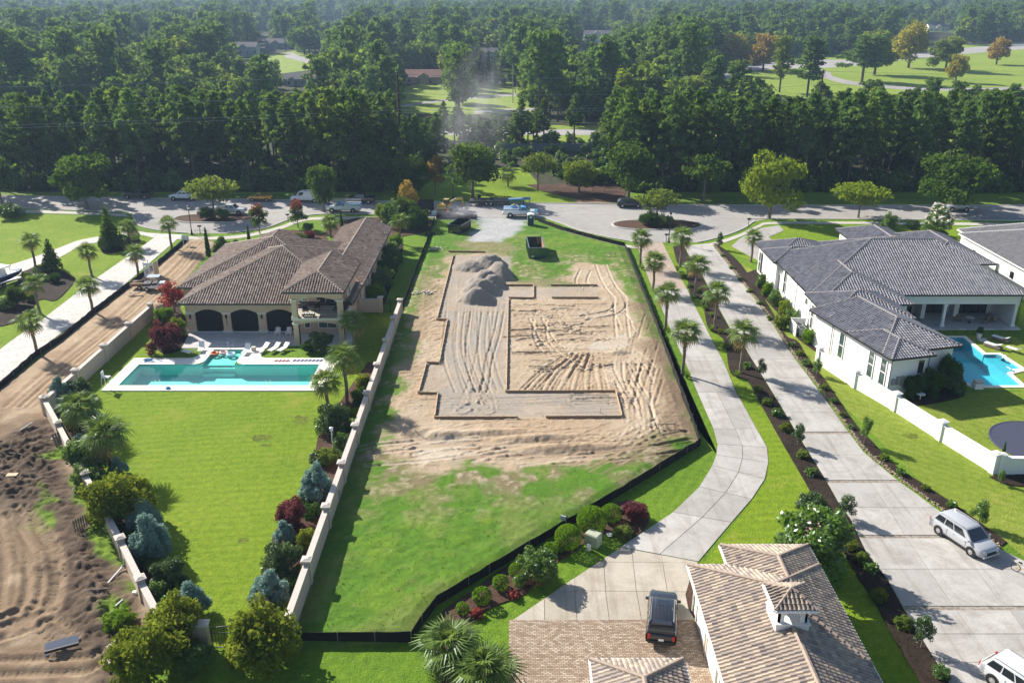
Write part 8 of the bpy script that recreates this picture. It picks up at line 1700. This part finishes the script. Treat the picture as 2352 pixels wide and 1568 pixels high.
for k, (x, y) in enumerate(((262, 1525), (275, 1488))):
    t = thing('pallet', ('lower', 'upper')[k] + ' weathered pale pallet beside the big lower bush', 'pallet', onfield(x, y, .05), R(45 + 30 * k))
    for j in range(6): MB().box((-.5 + .2 * j, 0, .12), (.12, 1.0, .03)).build('slat', M['stucco_cap'], t)
    for j in (-.4, 0, .4): MB().box((0, j, .055), (1.2, .08, .1)).build('bearer', M['stucco_cap'], t)
t = thing('broken_boards', 'pile of broken white boards by the haul road fence', 'boards', onfield(305, 676, .05)); q = random.Random(3)
for k in range(7): MB().beam((q.uniform(-1, 0), q.uniform(-.5, .5), .1 + .04 * k), (q.uniform(0, 1.2), q.uniform(-.5, .5), .15 + .05 * k), .14, .04).build('board', M['plastic_white' if k % 2 else 'timber_pale'], t)
tag(MB().box((0, 0, .1), (.3, .3, .2), .3, taper=.8).build('bucket', M['plastic_white'], loc=onfield(310, 1364)), 'small white bucket by the left wall', 'bucket')
# rubble and rolled material on the lot
for lab, x, y, n, mat, s_ in (('heap of pale rubble beside the left form boards', 980, 676, 26, 'stucco_cap', .28), ('heap of pale blocks near the far end of the lot', 1000, 576, 18, 'stucco_cap', .26), ('black plastic roll pile by the left silt fence', 990, 541, 8, 'silt_fabric', .5)):
    g = G(x, y); t = thing('rubble_heap', lab, 'rubble', (g.x, g.y, lot_z(g.x, g.y))); q = random.Random(n)
    for k in range(n): MB().box((q.gauss(0, .8), q.gauss(0, .4), q.uniform(.03, .25)), (s_ * q.uniform(.6, 1.8), s_ * q.uniform(.5, 1), s_ * q.uniform(.3, .7)), q.uniform(0, 3), taper=.85).build('lump', M[mat], t)
for k in range(10):
    x, y = ((1340, 668), (1240, 712), (1100, 900), (1470, 640), (1378, 950), (955, 1000), (1385, 600), (1440, 700), (1090, 760), (1300, 930))[k]; g = G(x, y, .2)
    tag(MB().box((0, 0, .35), (.05, .05, .8)).build('survey_stake', M['timber_pale'], loc=(g.x, g.y, lot_z(g.x, g.y) - .1)), 'thin pale survey stake ' + ('beside the far right form run', 'inside the top of the inner pad', 'in the grey left bay', 'on the grass near the right fence', 'in the grey near strip', 'by the left bank of the sand', 'by the green skip batter board', 'on the bare strip by the right fence', 'in the middle of the left bay', 'in the middle of the near strip')[k], 'stake', 'survey stakes on the lot')
# stones edging the long drive, weeds on the rough grass
q = np.random.default_rng(6); E_ = np.array(fine(edgeR, 12)); V = []; F = []; T = []
oct_v = np.array([(1, 0, 0), (0, 1, 0), (-1, 0, 0), (0, -1, 0), (0, 0, 1), (0, 0, -.4)], float); oct_f = np.array([(0, 1, 4), (1, 2, 4), (2, 3, 4), (3, 0, 4), (1, 0, 5), (2, 1, 5), (3, 2, 5), (0, 3, 5)])
seg = np.hypot(*(E_[1:] - E_[:-1]).T); cum = np.concatenate([[0], np.cumsum(seg)])
for k in range(2600):
    s_ = q.random() * cum[-1]; i = min(len(seg) - 1, int(np.searchsorted(cum, s_)) - 1); i = max(i, 0); p = E_[i] + (E_[i + 1] - E_[i]) * ((s_ - cum[i]) / seg[i]); p = p + q.normal(size=2) * .12; r_ = q.uniform(.05, .12)
    F.append(oct_f + len(V) * 6); V.append(oct_v * np.array([r_, r_ * q.uniform(.6, 1), r_ * .7]) + np.array([p[0] - .15, p[1] - .1, .1])); T += [q.random()] * 8
tag(put('pebble_edging', np_mesh('pebble_edging', np.concatenate(V), np.concatenate(F), tile_mat('pebbles', [(0, (.22, .15, .09)), (.5, (.42, .31, .2)), (1, (.58, .48, .36))]), T)), 'tan pebble edging along the long concrete drive', 'pebbles', kind='stuff')
wd = bpy.data.collections.new('weed_kinds'); o = bpy.data.objects.new('tuft', GRASSC); wd.objects.link(o)
q = random.Random(9); pts = []; scl = []
while len(pts) < 3500:
    x, y = q.uniform(-14, 18), q.uniform(46, 160)
    if not inside(np.array([x]), np.array([y]), lot_poly)[0]: continue
    i = int((y - Fd.ys[0]) / Fd.res); j = int((x - Fd.xs[0]) / Fd.res); c = Fd.C[i, j]
    if c[1] < c[0] * 1.15 and q.random() > .04: continue
    pts.append((x, y, Fd.Z[i, j] - .02)); scl.append(q.uniform(.05, .13))
scatter('rough_grass', pts, scl, wd, 12, 1, 'rough tufty grass and weeds on the building lot', 'grass')
def patch(name, x, y, rx, ry, mat, seed):
    c = G(x, y); q = random.Random(seed); P_ = [(c.x + rx * math.cos(a) * q.uniform(.55, 1.2), c.y + ry * math.sin(a) * q.uniform(.55, 1.2)) for a in np.linspace(0, 2 * math.pi, 22, endpoint=False)]; sheet(name, P_, .013, M[mat])
M['worn_turf'] = ground_mat('worn_turf', [(.05, .06, .02), (.12, .15, .02), (.18, .24, .02)], .5, 3.5, 9, 1.0, .12)
for k, (x, y, a, b) in enumerate(((603, 1005, 1.1, .7), (612, 1022, .6, .35), (690, 965, 1.0, 1.1), (560, 1240, .5, .4), (1850, 1150, .7, .5), (2090, 1000, .8, .6))): patch('worn_patch', x, y, a, b, 'worn_turf', k)
# ---- two workers
def person(label, loc, rz, joints, shirt, legs):
    V = [j[0] for j in joints]; E = [(j[2], i) for i, j in enumerate(joints) if j[2] is not None]; me = bpy.data.meshes.new('body'); me.from_pydata(V, E, []); t = thing('person', label, 'person', loc, rz)
    m, nt, N, L, o = new_mat('worker_' + label[:12]); g = N.new('ShaderNodeTexCoord'); sp = N.new('ShaderNodeSeparateXYZ'); L.new(g.outputs['Object'], sp.inputs[0])
    r_ = N.new('ShaderNodeValToRGB'); r_.color_ramp.interpolation = 'CONSTANT'; e = r_.color_ramp.elements; e[0].position = 0; e[0].color = (.02, .018, .015, 1); e[1].position = .05; e[1].color = (*legs, 1)
    for p, c in ((.5, shirt), (.80, (.32, .18, .12)), (.92, (.03, .02, .015))): k = e.new(p); k.color = (*c, 1)
    mu = math_(nt, 'DIVIDE', sp.outputs['Z'], 1.8); L.new(mu, r_.inputs[0]); princ(nt, o, r_.outputs[0], .85); me.materials.append(m)
    o = put('body', me, t); sk = o.modifiers.new('skin', 'SKIN'); o.modifiers.new('smooth', 'SUBSURF').levels = 2; o.modifiers['smooth'].render_levels = 2; sk.use_smooth_shade = True
    for i, j in enumerate(joints): o.data.skin_vertices[0].data[i].radius = (j[1], j[1])
    o.data.skin_vertices[0].data[0].use_root = True; return t
def worker(bend, reach):
    s_, c_ = math.sin(bend), math.cos(bend); hip = Vector((0, 0, .92)); sh = hip + Vector((s_ * .52, 0, c_ * .52)); nk = sh + Vector((s_ * .1, 0, c_ * .1)); hd = nk + Vector((s_ * .14 + .03, 0, c_ * .16))
    J = [(hip, .14, None), (hip.lerp(sh, .5), .145, 0), (sh, .14, 1), (nk, .06, 2), (hd, .10, 3), (hd + Vector((.01, 0, .1)), .085, 4)]
    for sg in (-1, 1):
        a = len(J); shs = sh + Vector((0, sg * .2, -.02)); el = shs + Vector((.12 * reach, sg * .05, -.27)); hn = el + Vector((.24 * reach, -sg * .02, -.14 - .06 * (1 - reach)))
        J += [(shs, .065, 2), (el, .048, a), (hn, .036, a + 1), (hn + Vector((.07, 0, -.05)), .03, a + 2)]
        a = len(J); k = Vector((.07 * sg + .04, sg * .11, .48)); f = Vector((.1 * sg - .02, sg * .12, .07)); J += [(hip + Vector((0, sg * .1, -.06)), .105, 0), (k, .075, a), (f, .055, a + 1), (f + Vector((.14, 0, -.03)), .045, a + 2)]
    return [(tuple(p), r_, par) for p, r_, par in J]
person('worker in an orange shirt standing by the excavator', gxy(1029, 499, .03), R(110), worker(.25, .8), (.7, .12, .03), (.08, .09, .13)); c0 = G(340, 652)
person('worker in a white shirt leaning over the cart trailer', (c0.x, c0.y, .22), R(-40), worker(.5, 1.0), (.7, .7, .72), (.05, .08, .2))
# ------------------------------------------------------------------ air: dust from the digging, and haze
def vol_mat(name, density, color, aniso=0.0, noise_s=None):
    m, nt, N, L, o = new_mat(name); v = N.new('ShaderNodeVolumePrincipled'); v.inputs['Color'].default_value = (*color, 1); v.inputs['Anisotropy'].default_value = aniso; v.inputs['Density'].default_value = density
    if noise_s:
        tc = N.new('ShaderNodeTexCoord'); ln = N.new('ShaderNodeVectorMath'); ln.operation = 'LENGTH'; L.new(tc.outputs['Object'], ln.inputs[0])
        fall = math_(nt, 'MAXIMUM', math_(nt, 'SUBTRACT', 1.0, ln.outputs['Value']), 0.0)
        n = ramp(nt, noise(nt, noise_s, 4, .6, tc.outputs['Object']), [(.42, (0, 0, 0)), (.72, (1, 1, 1))])
        L.new(math_(nt, 'MULTIPLY', math_(nt, 'MULTIPLY', fall, n), density), v.inputs['Density'])
    L.new(v.outputs[0], o.inputs['Volume']); return m
def puff(name, c, r, density, label, rot=(0, 0, 0)):
    bm = bmesh.new(); bmesh.ops.create_icosphere(bm, subdivisions=3, radius=1.0); me = bpy.data.meshes.new(name); bm.to_mesh(me); bm.free(); me.materials.append(vol_mat(name, density, (.85, .86, .9), .2, 2.2))
    o = put(name, me, None, c, rot, r); return tag(o, label, 'dust', kind='stuff')
puff('dust_cloud', (-8.5, 197, 14), (10, 6, 16), .13, 'pale plume of dust drifting up in front of the pines', (0, .25, 0))
puff('dust_cloud', (-9.5, 158.5, 1.2), (5.5, 3.5, 2.0), .35, 'low dust around the yellow excavator')
hz = MB().box((0, 1400, 21.5), (4600, 4400, 45)).build('haze', vol_mat('haze_air', .00017, (.50, .70, 1.0), .2)); hz['kind'] = 'stuff'
